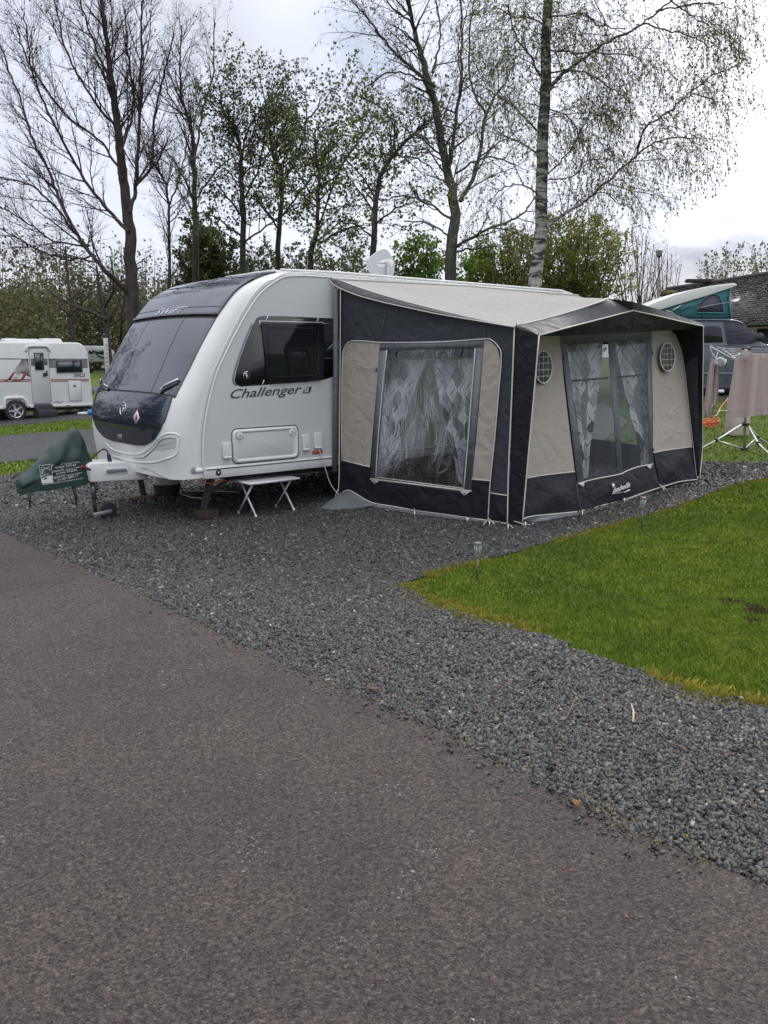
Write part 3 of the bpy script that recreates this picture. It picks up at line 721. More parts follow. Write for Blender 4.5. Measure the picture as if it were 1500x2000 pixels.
obj('awning_rail', mb, 'white_grp', caravan, auto=60)
mb = MB(); mb.tube([K(a - .02, .0, b + .012 * min(1, max(0, (b - 1.6)))) for a, b in rp[:-1]], .0035, 6); obj('seam', mb, 'seam_grey', caravan)
# sill
mb = MB(); mb.box(K(3.02, .004, .47), (6.05, .018, .098), (AX, AY, Z3)); sill = obj('sill', mb, 'white_side', caravan, bevel=.004)
mb = MB(); mb.prism([K(0, .003, .52), K(0, .022, .520), K(0, .016, .535), K(0, .003, .54)], AX * 6.05); obj('sill_trim', mb, 'white_grp', caravan, bevel=.002)
mb = MB(); mb.tube([K(0.01, .016, .512), K(6.0, .016, .512)], .003, 6); obj('seam', mb, 'gap_dark', caravan)
mb = MB(); mb.lathe(K(.145, .012, .478), [(.032, 0), (.032, .006), (.02, .008)], AY, 20, 0); mb.lathe(K(.145, .021, .478), [(.010, 0), (.010, .003)], AY, 14, 1); obj('jack_point', mb, ['gap_dark', 'white_grp'], caravan)
# decal with window
dec = [(458, 742), (462, 722), (470, 697), (482, 665), (495, 634), (500, 623), (506, 618), (515, 617), (560, 618), (656, 622), (656, 733), (635, 741), (600, 746), (540, 750), (470, 755), (461, 751)]
cen = np.array([560, 690.])
mb = MB(); mb.prism([onY(*p, .0045) for p in dec], AY * .002); d_ = obj('side_decal', mb, 'decal_black', caravan)
edg = [(461, 752), (455, 742), (459, 720), (467, 696), (479, 663), (493, 631)]
mb = MB(); mb.tube(smooth_path([onY(*p, .006) for p in edg], 5), .010, 6); obj('decal_edge', mb, 'decal_edge', d_)
wf = [(508, 630), (631, 632), (630, 738), (622, 743), (528, 748), (519, 741)]
mb = MB(); mb.prism([onY(*p, .005) for p in wf], AY * .035); sw = obj('side_window', mb, 'side_glass', caravan, bevel=.012, seg=3)
wi = [(520, 640), (622, 641), (621, 729), (616, 733), (536, 737), (530, 731)]
mb = MB(); P = [onY(*p, .043) for p in wi]; mb.tube(P, .004, 6, closed=True); obj('window_frame', mb, 'decal_black', sw)
for a, b_ in (((507, 627), (632, 630)), ((507, 627), (508, 636)), ((632, 630), (632, 637)), ((523, 617), (520, 626)), ((622, 620), (619, 629)), ((516, 742), (512, 751))):
    mb = MB(); mb.tube([onY(*a, .018), onY(*b_, .018)], .0055, 6); obj('blind_strap', mb, 'white_tube', d_)
for q_ in ([onY(632, 632, .02), onY(656, 633, .02)], [onY(634, 700, .01), onY(656, 700, .01)]): mb = MB(); mb.tube(q_, .003, 5); obj('decal_line', mb, 'decal_edge', d_)
mb = MB(); mb.prism([onY(*p, .008) for p in ((637, 683), (656, 664), (656, 681))], AY * .002); obj('decal_arrow', mb, 'decal_edge', d_)
badge(0, 0, .040, d_, frame=(onY(481, 733, .007), AX, Z3, AY))
# name on the side
a, b_ = onY(450, 779, .006), onY(590, 768, .006)
mb = MB(); u = b_ - a; w_ = np.linalg.norm(u); text_on(mb, 'Challenger', a - Z3 * .03, u / w_, Z3, w_, .125, .38, .012)
obj('lettering', mb, 'text_grey', side, recalc=False)
mb = MB(); mb.prism([onY(*p, .0045) for p in ((591, 768), (594, 759), (596, 757), (609, 755), (606, 765), (604, 768))], AY * .002); bd = obj('name_badge', mb, 'text_grey', side)
a, b_ = onY(594, 766.5, .008), onY(604.5, 766, .008); u = b_ - a; w_ = np.linalg.norm(u); mb = MB(); text_on(mb, 'SE', a, u / w_, Z3, w_, .05, .2, .02); obj('lettering', mb, 'white_mark', bd, recalc=False)
# locker door
def rr_path(x0, x1, z0, z1, r, Y, n=4):
    q = rounded(x1 - x0, z1 - z0, r, n); return [K((x0 + x1) / 2 + a, Y, (z0 + z1) / 2 + b) for a, b in q]
mb = MB(); mb.prism(rr_path(.325, 1.135, .555, .905, .05, .004), AY * .006); lk = obj('locker_door', mb, 'white_trim', caravan, bevel=.003)
mb = MB(); mb.tube(rr_path(.318, 1.142, .548, .912, .055, .004), .005, 6, closed=True); obj('locker_gap', mb, 'gap_dark', lk)
mb = MB(); A = np.array(rr_path(.345, 1.115, .575, .885, .04, .012)); mb.tube(A, .017, 8, closed=True); obj('locker_frame', mb, 'white_grp', lk, auto=60)
mb = MB(); mb.prism(rr_path(.395, 1.065, .610, .850, .015, .010), AY * .004); obj('locker_panel', mb, 'white_side', lk, bevel=.002)
for X in (.405, 1.055):
    mb = MB(); mb.lathe(K(X, .012, .842), [(.040, 0), (.040, .012), (.034, .015)], AY, 18, 0); mb.lathe(K(X, .028, .842), [(.008, 0), (.008, .002)], AY, 12, 1); obj('lock', mb, ['white_grp', 'gap_dark'], lk, auto=40)
for x0, x1, z0, z1 in ((.20, .30, .615, .775), (1.19, 1.285, .625, .80), (1.345, 1.455, .635, .81)):
    mb = MB(); mb.prism(rr_path(x0, x1, z0, z1, .018, .004), AY * .028); fl = obj('socket_flap', mb, 'white_trim', caravan, bevel=.006, seg=3)
    mb = MB(); mb.box(K((x0 + x1) / 2, .036, z0 + .012), (x1 - x0 - .01, .022, .014), (AX, AY, Z3)); obj('flap_lip', mb, 'white_grp', fl, bevel=.004)
    if 1.1 < x0 < 1.2:
        mb = MB(); mb.box(K(x0 + .045, .034, z0 + .045), (.008, .004, .018), (AX, AY, Z3)); mb.tube([K(x0 + .06, .035, z0 + .04), K(x0 + .072, .035, z0 + .052)], .002, 5); obj('keyhole', mb, 'gap_dark', fl)
mb = MB(); mb.prism(rr_path(1.325, 1.465, .578, .612, .008, .004), AY * .012); obj('side_marker', mb, 'orange_lens', caravan, bevel=.003)
# grab handle at the low corner
mb = MB(); q = onY(388, 919, -.005); mb.lathe(q + AX * -.04, [(.022, 0), (.028, .01), (.028, .07), (.022, .08)], AX, 14); obj('grab_handle', mb, 'white_grp', caravan, auto=40)
mb = MB(); mb.lathe(onY(379, 919, .001), [(.035, 0), (.03, .002)], AY, 16); obj('handle_recess', mb, 'seam_grey', caravan)
# roof fittings
mb = MB(); mb.box(K(1.32, -.75, 2.55), (.62, 1.0, .03), (AX, AY, Z3)); obj('skylight', mb, 'white_trim', caravan, bevel=.01)
mb = MB(); mb.box(K(3.9, -1.1, 2.585), (.5, .7, .07), (AX, AY, Z3)); obj('skylight', mb, 'white_trim', caravan, bevel=.02)
mb = MB(); mb.tube([K(1.0, -.05, 2.545), K(1.7, -.04, 2.563), K(5.7, -.04, 2.563), K(5.95, -.05, 2.525)], .013, 8); obj('roof_moulding', mb, 'white_grp', caravan, auto=60)
mb = MB(); mb.box(K(6.13, -.08, 2.36), (.04, .05, .07), (AX, AY, Z3)); obj('marker_lamp', mb, 'red_mark', caravan, bevel=.008)
# running gear
def alloy(C0, axle, r, parent, w=.19, spokes=5, rim='alu'):
    """wheel at C0 with outward axle; tyre, rim"""
    mb = MB(); mb.lathe(C0 - axle * w, [(r * .68, 0), (r * .9, 0), (r, .03), (r, w - .03), (r * .93, w), (r * .68, w), (r * .66, w - .02)], axle, 32)
    t = obj('tyre', mb, 'rubber', parent, auto=35)
    mb = MB(); mb.lathe(C0 - axle * w, [(r * .69, .01), (r * .70, w - .012), (r * .66, w - .004), (r * .60, w - .02), (r * .58, w * .55), (r * .2, w * .5)], axle, 32)
    up = Z3; sd = np.cross(axle, up)
    for i in range(spokes):
        a = 2 * math.pi * i / spokes + .3; d = sd * math.sin(a) + up * math.cos(a); e_ = np.cross(axle, d)
        mb.prism([C0 - axle * .03 + d * r * .1 + e_ * r * .11, C0 - axle * .02 + d * r * .62 + e_ * r * .07, C0 - axle * .02 + d * r * .62 - e_ * r * .07, C0 - axle * .03 + d * r * .1 - e_ * r * .11], axle * .02)
    mb.lathe(C0 - axle * .04, [(r * .17, 0), (r * .16, .035), (r * .1, .04)], axle, 16)
    return obj('rim', mb, rim, t, auto=35)
mb = MB(); mb.box(K(3.2, -1.12, .36), (5.4, 1.5, .10), (AX, AY, Z3)); mb.bar(K(3.4, -2.1, .32), K(3.4, -.15, .32), .035); obj('chassis', mb, 'dark_steel', caravan, bevel=.01)
for Y, sg in ((-.08, 1), (-2.17, -1)):
    c_ = K(3.4, Y, 0); c_[2] = gz(c_[0], c_[1]) + .32; alloy(c_, AY * sg, .31, caravan)
# drawbar fairing
YH = -.93
ah = [(171, 911), (178, 904), (240, 902), (247, 904), (268, 917), (284, 926), (292, 937), (178, 943)]
mb = MB(); mb.prism([onY(*p, YH) for p in ah], -AY * .34); hit = obj('drawbar_cover', mb, 'white_grp', caravan, bevel=.018, seg=3)
mb = MB(); mb.prism([onY(*p, YH + .006) for p in ((206, 914), (247, 912), (251, 916), (250, 923), (246, 926), (207, 928), (204, 924))], -AY * .02); obj('handle_rim', mb, 'white_trim', hit, bevel=.006)
mb = MB(); mb.prism([onY(*p, YH + .010) for p in ((209, 917), (246, 915), (248, 918), (246, 922), (210, 925), (207, 921))], -AY * .02); obj('handle_recess', mb, 'decal_edge', hit, bevel=.003)
mb = MB(); mb.bar(K(-.2, -1.12, .44), K(-1.25, -1.12, .44), .05); mb.bar(K(.4, -.8, .42), K(-.6, -1.06, .44), .035); mb.bar(K(.4, -1.5, .42), K(-.6, -1.2, .44), .035); obj('drawbar', mb, 'dark_steel', caravan)
mb = MB(); a, b_ = onY(177, 918, YH + .03), onY(158, 911, YH + .05); mb.tube([a, a * .75 + b_ * .25], [.010, .012], 8, mi=1); mb.tube(smooth_path([a * .72 + b_ * .28, (a + b_) / 2, b_ * .9 + a * .1, b_], 4), [.012] + [.016] * 10 + [.015, .008], 10); obj('handbrake_lever', mb, ['red_grip', 'black_plastic'], caravan, auto=50)
# jockey wheel
YJ = -1.12
jw = onY(212, 1001, YJ); gj = gz(jw[0], jw[1]); jw[2] = gj + .092
mb = MB(); mb.bar(onY(180, 938, YJ), onY(184, 975, YJ), .030); jp = obj('jockey_post', mb, 'steel', caravan)
mb = MB(); mb.bar(onY(183, 970, YJ), onY(187, 1003, YJ), .022); obj('inner_tube', mb, 'dark_steel', jp)
mb = MB(); a = onY(184, 1004, YJ) + AY * .045; mb.box((a + jw + AY * .045) / 2, (np.linalg.norm(a - jw - AY * .045) + .05, .008, .045), ((jw + AY * .045 - a) / np.linalg.norm(jw + AY * .045 - a), AY, np.cross((jw + AY * .045 - a) / np.linalg.norm(jw + AY * .045 - a), AY))); obj('wheel_fork', mb, 'steel', jp, bevel=.004)
mb = MB(); mb.lathe(jw - AY * .03, [(.05, 0), (.085, .004), (.094, .02), (.094, .04), (.085, .056), (.05, .06)], AY, 28); jt = obj('jockey_wheel', mb, 'rubber', caravan, auto=40)
mb = MB(); mb.lathe(jw - AY * .025, [(.055, 0), (.055, .052), (.02, .054)], AY, 18); obj('hub', mb, 'black_plastic', jt, auto=40)
mb = MB(); mb.bar(onY(188, 940, YJ + .1), onY(191, 958, YJ + .1), .006); obj('breakaway_cable', mb, 'black_plastic', caravan)
# 13 pin cable
mb = MB(); mb.tube(smooth_path([onY(177, 896, -1.0), onY(190, 885, -1.0), onY(200, 878, -1.05), onY(208, 879, -1.05), onY(213, 890, -1.0)], 6), .009, 8); mb.tube([onY(212, 887, -1.0), onY(215, 904, -1.0)], [.018, .026], 10); obj('electric_cable', mb, 'black_plastic', caravan, auto=60)
# corner steadies
def steady(X, Y, dx, foot):
    a = K(X, Y, .42); b_ = foot; mb = MB()
    d = (b_ - a) / np.linalg.norm(b_ - a); s_ = np.cross(d, AY); s_ /= np.linalg.norm(s_)
    mb.box((a + b_) / 2, (.035, .10, np.linalg.norm(b_ - a)), (s_, AY, d)); mb.box((a + b_) / 2 + s_ * .02, (.02, .03, np.linalg.norm(b_ - a) * .98), (s_, AY, d))
    mb.bar(a * .45 + b_ * .55, K(X + dx, Y, .42), .016); mb.bar(a * .45 + b_ * .55 + AY * .04, K(X + dx, Y + .04, .42), .012)
    mb.box(b_, (.14, .14, .012), (AX, AY, Z3)); return obj('corner_steady', mb, 'dark_steel', caravan, bevel=.004)
def gk(X, Y, up=0.): p = K(X, Y, 0); p[2] = gz(p[0], p[1]) + up; return p
steady(.22, -.28, .32, gk(.12, -.30, .105)); steady(.10, -1.9, .35, gk(.16, -1.9, .06)); steady(5.5, -.3, -.35, gk(5.7, -.3, .03)); steady(5.5, -1.95, -.35, gk(5.7, -1.95, .03))
mb = MB(); mb.tube(smooth_path([K(.12, -.25, .35), K(.2, -.2, .33), K(.3, -.2, .36), K(.36, -.2, .34)], 5), .008, 6); obj('coiled_tube', mb, 'orange_cable', caravan)

p = gk(.14, -.28, .02); mb = MB(); mb.box(p + Z3 * .045, (.22, .16, .085), (AX, AY, Z3)); tag(obj('block', mb, 'brick_block', origin=p, bevel=.006), 'reddish brown block under the near corner steady of the white caravan', 'block', 'blocks under the steadies')
p = gk(.16, -1.9, .02); mb = MB(); mb.box(p + Z3 * .025, (.26, .2, .045), (AX * .9 + AY * .3, AY * .9 - AX * .3, Z3)); tag(obj('block', mb, 'timber', origin=p, bevel=.004), 'thin timber block under the far front steady behind the jockey wheel', 'block', 'blocks under the steadies')
# waste container below the nose
wt = onground(327, 967); wt[2] += .012
t_ = thing('waste_container', 'cream and black round waste water container under the nose of the white caravan', 'container', wt)
mb = MB(); mb.lathe(wt, [(.15, .12), (.162, .14), (.165, .15), (.16, .17), (.155, .30), (.14, .33)], Z3, 28); obj('container_top', mb, 'cream_plastic', t_, auto=40)
mb = MB(); mb.lathe(wt, [(.13, 0), (.155, .02), (.168, .11), (.168, .135), (.15, .14)], Z3, 28); obj('container_base', mb, 'rubber', t_, auto=40)
# loose rod on the gravel
def gp_(px, py, up=.02): q = onground(px, py); q[2] += up + .025; return q
mb = MB(); mb.tube(smooth_path([gp_(468, 968), gp_(420, 966), gp_(366, 965), gp_(351, 969), gp_(372, 978), gp_(412, 982)], 5), .006, 6); tag(obj('metal_rod', mb, 'alu', origin=gp_(400, 970)), 'thin bent metal rod lying on the gravel under the caravan beside the steady', 'rod')
# folding stool/table
t_ = thing('folding_table', 'small low folding table with crossed white legs pushed under the caravan side', 'table', gk(.72, -.03))
zt = gk(.72, -.03)[2] + .385
mb = MB(); mb.box(K(.735, -.05, zt), (.62, .40, .022), (AX, AY, Z3)); tt = obj('tabletop', mb, 'grey_table', t_, bevel=.006)
mb = MB(); mb.tube([K(.43, .155, zt), K(1.04, .155, zt), K(1.04, -.255, zt), K(.43, -.255, zt)], .013, 8, closed=True); obj('rim', mb, 'white_tube', tt)
for X in (.49, .97):
    for y0, y1, dx in ((.13, -.20, 0), (-.22, .12, .02)):
        mb = MB(); mb.tube([K(X + dx, y0 * .8, zt - .012), gk(X + dx, y1 + (.0 if y1 > 0 else -.0), .035)], .0105, 8); lg = obj('leg', mb, 'white_tube', t_)
        mb = MB(); f_ = gk(X + dx, y1, .03); mb.bar(f_ - Z3 * .008, f_ + Z3 * .02, .014); obj('leg_foot', mb, 'white_grp', lg)
# cable from the socket
mb = MB(); mb.tube(smooth_path([K(1.40, .03, .645), K(1.415, .05, .56), K(1.46, .06, .42), K(1.52, .09, .22), K(1.60, .14, .10), gk(1.66, .2, .06)], 7), .0055, 6); tag(obj('electric_cable', mb, 'cable_white', origin=K(1.4, .03, .64)), 'thin cream cable hanging from the right socket flap down to the awning foot', 'cable')
mb = MB(); mb.tube(smooth_path([gk(1.62, .05, .05), gk(1.4, -.2, .05), gk(1.2, -.25, .05), gk(.95, -.3, .05)], 6), .006, 6); tag(obj('black_cable', mb, 'black_plastic', origin=gk(1.4, -.2)), 'black cable lying on the gravel behind the small folding table', 'cable')
# dish on the roof
YD = -.8
dz = K(2.6, YD, 2.57); t_ = thing('satellite_dish', 'pale grey flat satellite dish standing on the roof of the white caravan', 'satellite dish', onY(752, 543, YD))
dpx = [(718, 507), (730, 497), (741, 489), (749, 486), (755, 487), (760, 491), (766, 502), (771, 513), (771, 524), (770, 533), (765, 541), (752, 540), (735, 537), (725, 533), (721, 525), (718, 516)]
dp = np.array([onY(*p, YD) for p in dpx]); dp = smooth_path(np.vstack([dp, dp[:1]]), 3)[:-1]
mb = MB(); mb.prism(dp, -AY * .035); ds = obj('dish', mb, 'dish_grey', t_, bevel=.010, seg=3)
mb = MB(); e_ = [onY(*p, YD + .006) for p in ((737, 516), (741, 511), (750, 507), (760, 505), (767, 506), (769, 512), (766, 520), (752, 522), (740, 521))]; mb.prism(e_, -AY * .02); obj('dish_badge', mb, 'white_grp', ds, bevel=.004)
mb = MB(); mb.tube([onY(739, 515, YD + .009), onY(744, 513.4, YD + .009), onY(749, 514.6, YD + .009), onY(753, 513, YD + .009)], .0035, 5); obj('dish_mark', mb, 'red_mark', ds)
mb = MB(); mb.tube([onY(757, 517, YD + .03), onY(758, 546, YD + .03)], .016, 10); mb.box(onY(757, 516, YD + .02), (.05, .05, .05), (AX, AY, Z3)); obj('dish_arm', mb, 'dish_grey', t_)
mb = MB(); mb.lathe(onY(756, 551, YD - .02), [(.10, 0), (.09, .04), (.05, .06)], Z3, 20); obj('dish_base', mb, 'white_trim', t_)

# green hitch cover
simple('green_fabric', (.010, .036, .030), .5, 0, .18, 7, bump=.25, bscale=160)
YC = -1.12
top = [(35, 937), (52, 921), (69, 904), (80, 894), (92, 886), (100, 871), (112, 862), (131, 848), (139, 839), (146, 836), (151, 842), (157, 852), (163, 863), (168, 877), (177, 899), (180, 905)]
bot = [(40, 968), (50, 966), (63, 962), (80, 960), (100, 957), (120, 954), (139, 951), (160, 947), (178, 943)]
TP = np.array([loc(onY(*p, YC)) for p in top]); BP = np.array([loc(onY(*p, YC + .12)) for p in bot])
xs_ = np.linspace(TP[0, 0] + .004, TP[-1, 0] - .004, 46); zt_ = np.interp(xs_, TP[:, 0], TP[:, 2]); zb_ = np.interp(xs_, BP[:, 0], BP[:, 2])
hc = thing('hitch_cover', 'dark green fabric cover with white lettering draped over the drawbar hitch', 'cover', onY(110, 958, YC) * [1, 1, 0] + [0, 0, zb_.mean()])
def hw(t, x):
    """half width of the cover at height fraction t"""
    return .125 * (1 - .05 * t) if t < .45 else .119 * math.sqrt(max(0, 1 - ((t - .45) / .56) ** 2)) + .012
def cover_pt(x, t, side=1):
    z0 = np.interp(x, xs_, zb_); z1 = np.interp(x, xs_, zt_); z = z0 + (z1 - z0) * t
    w = hw(t, x) * np.interp(x, [xs_[0], xs_[0] + .08, xs_[-1]], [.75, 1, 1])
    fold = .026 * math.sin(9 * (x * 1.2 + z * 1.0) + 2) * min(1, max(0, (t - .42) * 4)) + .010 * math.sin(31 * (x - .45 * z) + 1) * min(1, max(0, (t - .40) * 4)) + .003 * math.sin(14 * x + 3 * z) 
    edge = .006 * math.sin(22 * x) * (1 - t)
    return K(x, YC + side * (w + fold), z + edge)
ts = np.linspace(0, 1, 26)
G = np.array([[cover_pt(x, t, 1) for t in ts] + [cover_pt(x, t, -1) for t in ts[::-1]] for x in xs_])
mb = MB(); mb.grid(G); n, k = G.shape[:2]; mb.f.append([j for j in range(k)]); mb.f.append([(n - 1) * k + j for j in range(k)]); mb.mi += [0, 0]
cov = obj('cover_fabric', mb, 'green_fabric', hc, auto=70)
# lettering printed on the near side
def cov_inv(px, py):
    for i in range(30):
        pass
    return None
cs, ct = np.meshgrid(np.linspace(xs_[0], xs_[-1], 160), np.linspace(0, .8, 90), indexing='ij')
CQ = np.array([[cover_pt(x, t) for t in np.linspace(0, .8, 90)] for x in np.linspace(xs_[0], xs_[-1], 160)])
cv = CQ - cC; cpx = 750 + FPX * (cv @ cR) / (cv @ cF); cpy = 1000 - FPX * (cv @ cU) / (cv @ cF)
def oncover(px, py):
    i = np.argmin((cpx - px) ** 2 + (cpy - py) ** 2); q = CQ.reshape(-1, 3)[i]
    return plane(px, py, q + AY * .006, AY)
def cov_text(mb, s_, x0, y0, x1, y1, h, mi=0, bold=.012):
    V, F = text_geo(s_, 1.0, 0, bold); lo, hi = V.min(0), V.max(0); V = (V - lo) / (hi - lo)
    O = oncover(x0, y0); U = oncover(x1, y1) - O; ppm = np.linalg.norm(U) / math.hypot(x1 - x0, y1 - y0)
    # slight slant of the print
    Vv = Z3 * h * ppm + U * (.0)
    mb.add(O + V[:, :1] * U + V[:, 1:] * Vv, F, mi)
mb = MB()
for s_, x0, y0, x1, y1, h in (('OXFORD', 101, 911.5, 122.5, 907.5, 4.2), ('Caravan Centre', 125, 907.6, 155, 903.5, 3.4), ('01844 339566', 108, 916, 149, 909.5, 4.2),
                         ('SWINDON', 102.5, 924, 125, 919, 4.2), ('Caravan Centre', 128, 918.8, 158, 913.0, 3.4), ('01793 772096', 110, 928, 151, 919.5, 4.2),
                         ('READING', 105.5, 935.5, 127, 930.5, 4.2), ('Caravan Centre', 130, 930.3, 160, 924.2, 3.4), ('01189 888117', 112.5, 939.8, 153.5, 930.5, 4.2),
                         ('www.swindoncaravangroup.com', 83, 949.0, 163, 935.5, 3.6)):
    cov_text(mb, s_, x0, y0, x1, y1, h)
Q = [oncover(*p) for p in ((76, 909.5), (100, 907), (101, 918), (104, 943), (82, 944.5), (79.5, 929))]
mb.tube(Q, .0025, 4, closed=True)
mb.poly([oncover(*p) for p in ((79.5, 929.5), (103, 928), (104.5, 942), (82.5, 944))])
c_ = oncover(90.5, 923); r_ = .042
mb.tube([c_ + r_ * (math.cos(a) * AX + math.sin(a) * Z3) + AY * .003 for a in np.linspace(0, 2 * math.pi, 20)[:-1]], .003, 4, closed=True)
mb.tube([c_ + r_ * .55 * (math.cos(a) * AX + math.sin(a) * Z3) + AY * .003 for a in np.linspace(3.6, 5.8, 8)], .0025, 4)
for q_ in ((84, 915), (96, 914), (82, 921)):
    k_ = oncover(*q_); mb.tube([k_ + .014 * (math.cos(a) * AX * 1.4 + math.sin(a) * Z3) + AY * .003 for a in np.linspace(0, 2 * math.pi, 10)[:-1]], .002, 4, closed=True)
obj('cover_print', mb, 'white_mark', cov, recalc=False)
for a, b_ in (((56, 962), (58, 995)), ((143, 950), (150, 990))):
    mb = MB(); P = [onY(*a, YC + .1), (onY(*a, YC + .1) + onY(*b_, YC + .1)) / 2 + AX * .008, onY(*b_, YC + .1)]; mb.tube(P, [.022, .014, .004], 6); obj('strap', mb, 'black_plastic', hc)
# =================================================================== AWNING
def fabric(name, c, rough=.75, vary=.08, sc=2.2, bump=.7, trans=0):
    m = MT(name); c = np.array(c)
    f = m.noise(sc, 4, .5); w = m.noise(260, 2, .5)
    m.col(m.ramp(f, [(.3, tuple(c * (1 - vary))), (.7, tuple(c * (1 + vary)))])); m.set(Roughness=rough, **{'Specular_IOR_Level': .22})
    h = m.math('ADD', m.math('MULTIPLY', w, .15), m.math('MULTIPLY', m.noise(5.5, 2, .4, dist=1.2), 6.0)); m.bump(h, bump, .006)
    if trans: tr = m.n('ShaderNodeBsdfTranslucent', {'Color': (*c, 1)}); mx = m.n('ShaderNodeMixShader', {0: trans, 1: m.b.outputs[0], 2: tr.outputs[0]}); m.l(mx.outputs[0], m.o.inputs['Surface'])
fabric('fab_charcoal', (.037, .041, .050), .6)
fabric('fab_black', (.011, .012, .016), .5)
fabric('fab_beige', (.43, .385, .34), .8, .05, trans=.18)
fabric('fab_roof', (.45, .44, .41), .75, .05, trans=.30)
fabric('fab_gable', (.085, .085, .092), .55, .08)
fabric('fab_grey', (.13, .14, .155), .5)
fabric('fab_flap', (.15, .165, .17), .4)
fabric('fab_valance', (.13, .125, .135), .6)
simple('piping', (.56, .545, .50), .5, 0, .05, 20)
simple('vent_dark', (.09, .075, .065), .8, 0, .2, 30)

def pvc(name, tint, gloss, rough, bs, bstr):
    m = MT(name); m.t.nodes.remove(m.b)
    tr = m.n('ShaderNodeBsdfTransparent', {'Color': (*tint, 1)}); gl = m.n('ShaderNodeBsdfGlossy', {'Color': (.9, .93, 1, 1), 'Roughness': rough})
    mp = m.n('ShaderNodeMapping', {'Vector': m.obj(), 'Scale': (1.0, 1.0, .45)})
    nz = m.noise(bs, 5, .65, vec=mp.outputs[0], dist=1.6)
    bp = m.n('ShaderNodeBump', {'Height': nz, 'Strength': bstr, 'Distance': .02}); m.l(bp.outputs[0], gl.inputs['Normal'])
    fr = m.n('ShaderNodeFresnel', {'IOR': 1.5}); m.l(bp.outputs[0], fr.inputs['Normal'])
    f = m.math('MULTIPLY', m.math('ADD', fr.outputs[0], .02), gloss); f = m.math('MINIMUM', f, .9)
    mx = m.n('ShaderNodeMixShader', {0: f, 1: tr.outputs[0], 2: gl.outputs[0]}); m.l(mx.outputs[0], m.o.inputs['Surface'])
pvc('pvc_creased', (.72, .74, .78), .85, .12, 5.5, .6)
pvc('pvc_clear', (.80, .82, .82), .40, .05, 3, .12)

m = MT('curtain')
uv = m.n('ShaderNodeTexCoord').outputs['UV']
sp = m.n('ShaderNodeSeparateXYZ', {'Vector': uv}); U, V = sp.outputs[0], sp.outputs[1]
a = m.math('ADD', U, V); b = m.math('SUBTRACT', V, U)
def band(x, sc, w):
    f = m.math('FRACT', m.math('MULTIPLY', x, sc)); return m.math('LESS_THAN', m.math('ABSOLUTE', m.math('SUBTRACT', f, .5)), w)
cell = m.n('ShaderNodeCombineXYZ', {0: m.math('FLOOR', m.math('MULTIPLY', a, 3.8)), 1: m.math('FLOOR', m.math('MULTIPLY', b, 3.8))})
wn_ = m.n('ShaderNodeTexWhiteNoise', {'Vector': cell.outputs[0]}, noise_dimensions='2D').outputs['Value']
cell2 = m.n('ShaderNodeCombineXYZ', {0: m.math('FLOOR', m.math('MULTIPLY', a, 3.6)), 1: m.math('FLOOR', m.math('MULTIPLY', b, 3.6))})
wn2 = m.n('ShaderNodeTexWhiteNoise', {'Vector': cell2.outputs[0]}, noise_dimensions='2D').outputs['Value']
base = m.ramp(wn_, [(0, (.88, .88, .87)), (.60, (.88, .88, .87)), (.61, (.34, .35, .36)), (.78, (.34, .35, .36)), (.79, (.55, .56, .57)), (.93, (.55, .56, .57)), (.94, (.10, .11, .12))], 'CONSTANT')
line = m.math('MULTIPLY', m.math('MAXIMUM', m.math('MULTIPLY', band(a, 7.2, .05), m.math('GREATER_THAN', wn2, .55)), m.math('MULTIPLY', band(b, 7.2, .05), m.math('LESS_THAN', wn2, .50))), 1.0)
cc = m._mix(line, base, (.15, .155, .16), 'MIX'); m.col(cc); m.set(Roughness=.8)
tr = m.n('ShaderNodeBsdfTranslucent', {'Color': cc}); mx_ = m.n('ShaderNodeMixShader', {0: .3, 1: m.b.outputs[0], 2: tr.outputs[0]}); m.l(mx_.outputs[0], m.o.inputs['Surface'])

PA, PB = K(1.64, .05, 0), K(2.05, 2.28, 0); dS = (PB - PA) / np.linalg.norm(PB - PA); nS = np.cross(Z3, dS)
if nS @ (cC - PA) < 0: nS = -nS
def oS(px, py, off=0.): return plane(px, py, PA + nS * off, nS)
def z2(x, y): return 640 + x / 3.7037, 520 + y / 3.7037          # positions read in an enlarged crop
def z3_(x, y): return 980 + x / 3.571, 540 + y / 3.571
WBL = onX(1020, 1030, 2.07); WBR = onX(1361, 936, 5.42); WTR = onX(1313, 645, 5.38)
nW = np.cross(WBR - WBL, WTR - WBL); nW /= np.linalg.norm(nW)
if nW @ (cC - WBL) < 0: nW = -nW
def oW(px, py, off=0.): return plane(px, py, WBL + nW * off, nW)
CT = onX(1051, 654, 2.06); CR = onX(1375, 637, 5.45)
F_d = (CR - CT) * [1, 1, 0]; nF = np.cross(Z3, F_d); nF /= np.linalg.norm(nF)
if nF @ (cC - CT) < 0: nF = -nF
def oF_(px, py, off=0.): return plane(px, py, CT + nF * off, nF)
print('awning', loc(WBL), loc(WBR), loc(WTR), loc(CT), loc(CR), loc(oW(1095, 658)), loc(oF_(1236, 606)))

bc = (WBL + PA) / 2; bc[2] = gz(bc[0], bc[1])
aw = thing('awning', 'beige and dark grey fabric awning fixed to the side of the large white caravan', 'awning', bc, math.atan2(AX[1], AX[0]))
def sheetp(name, pts, o_, off, mat, parent=None, th=.0015, label=None, wave=0):
    mb = MB(); mb.prism([o_(*p, off) for p in pts], (nS if o_ is oS else nW if o_ is oW else nF) * th); return obj(name, mb, mat, parent or aw, label=label)
def pipe(name, pts, o_, off=.008, r=.006, mat='piping', parent=None, n=4, closed=False, smooth=True):
    P = [o_(*p, off) for p in pts]
    if smooth and len(P) > 2: P = smooth_path(P, n)
    mb = MB(); mb.tube(P, r, 6, closed=closed); return obj(name, mb, mat, parent or aw)

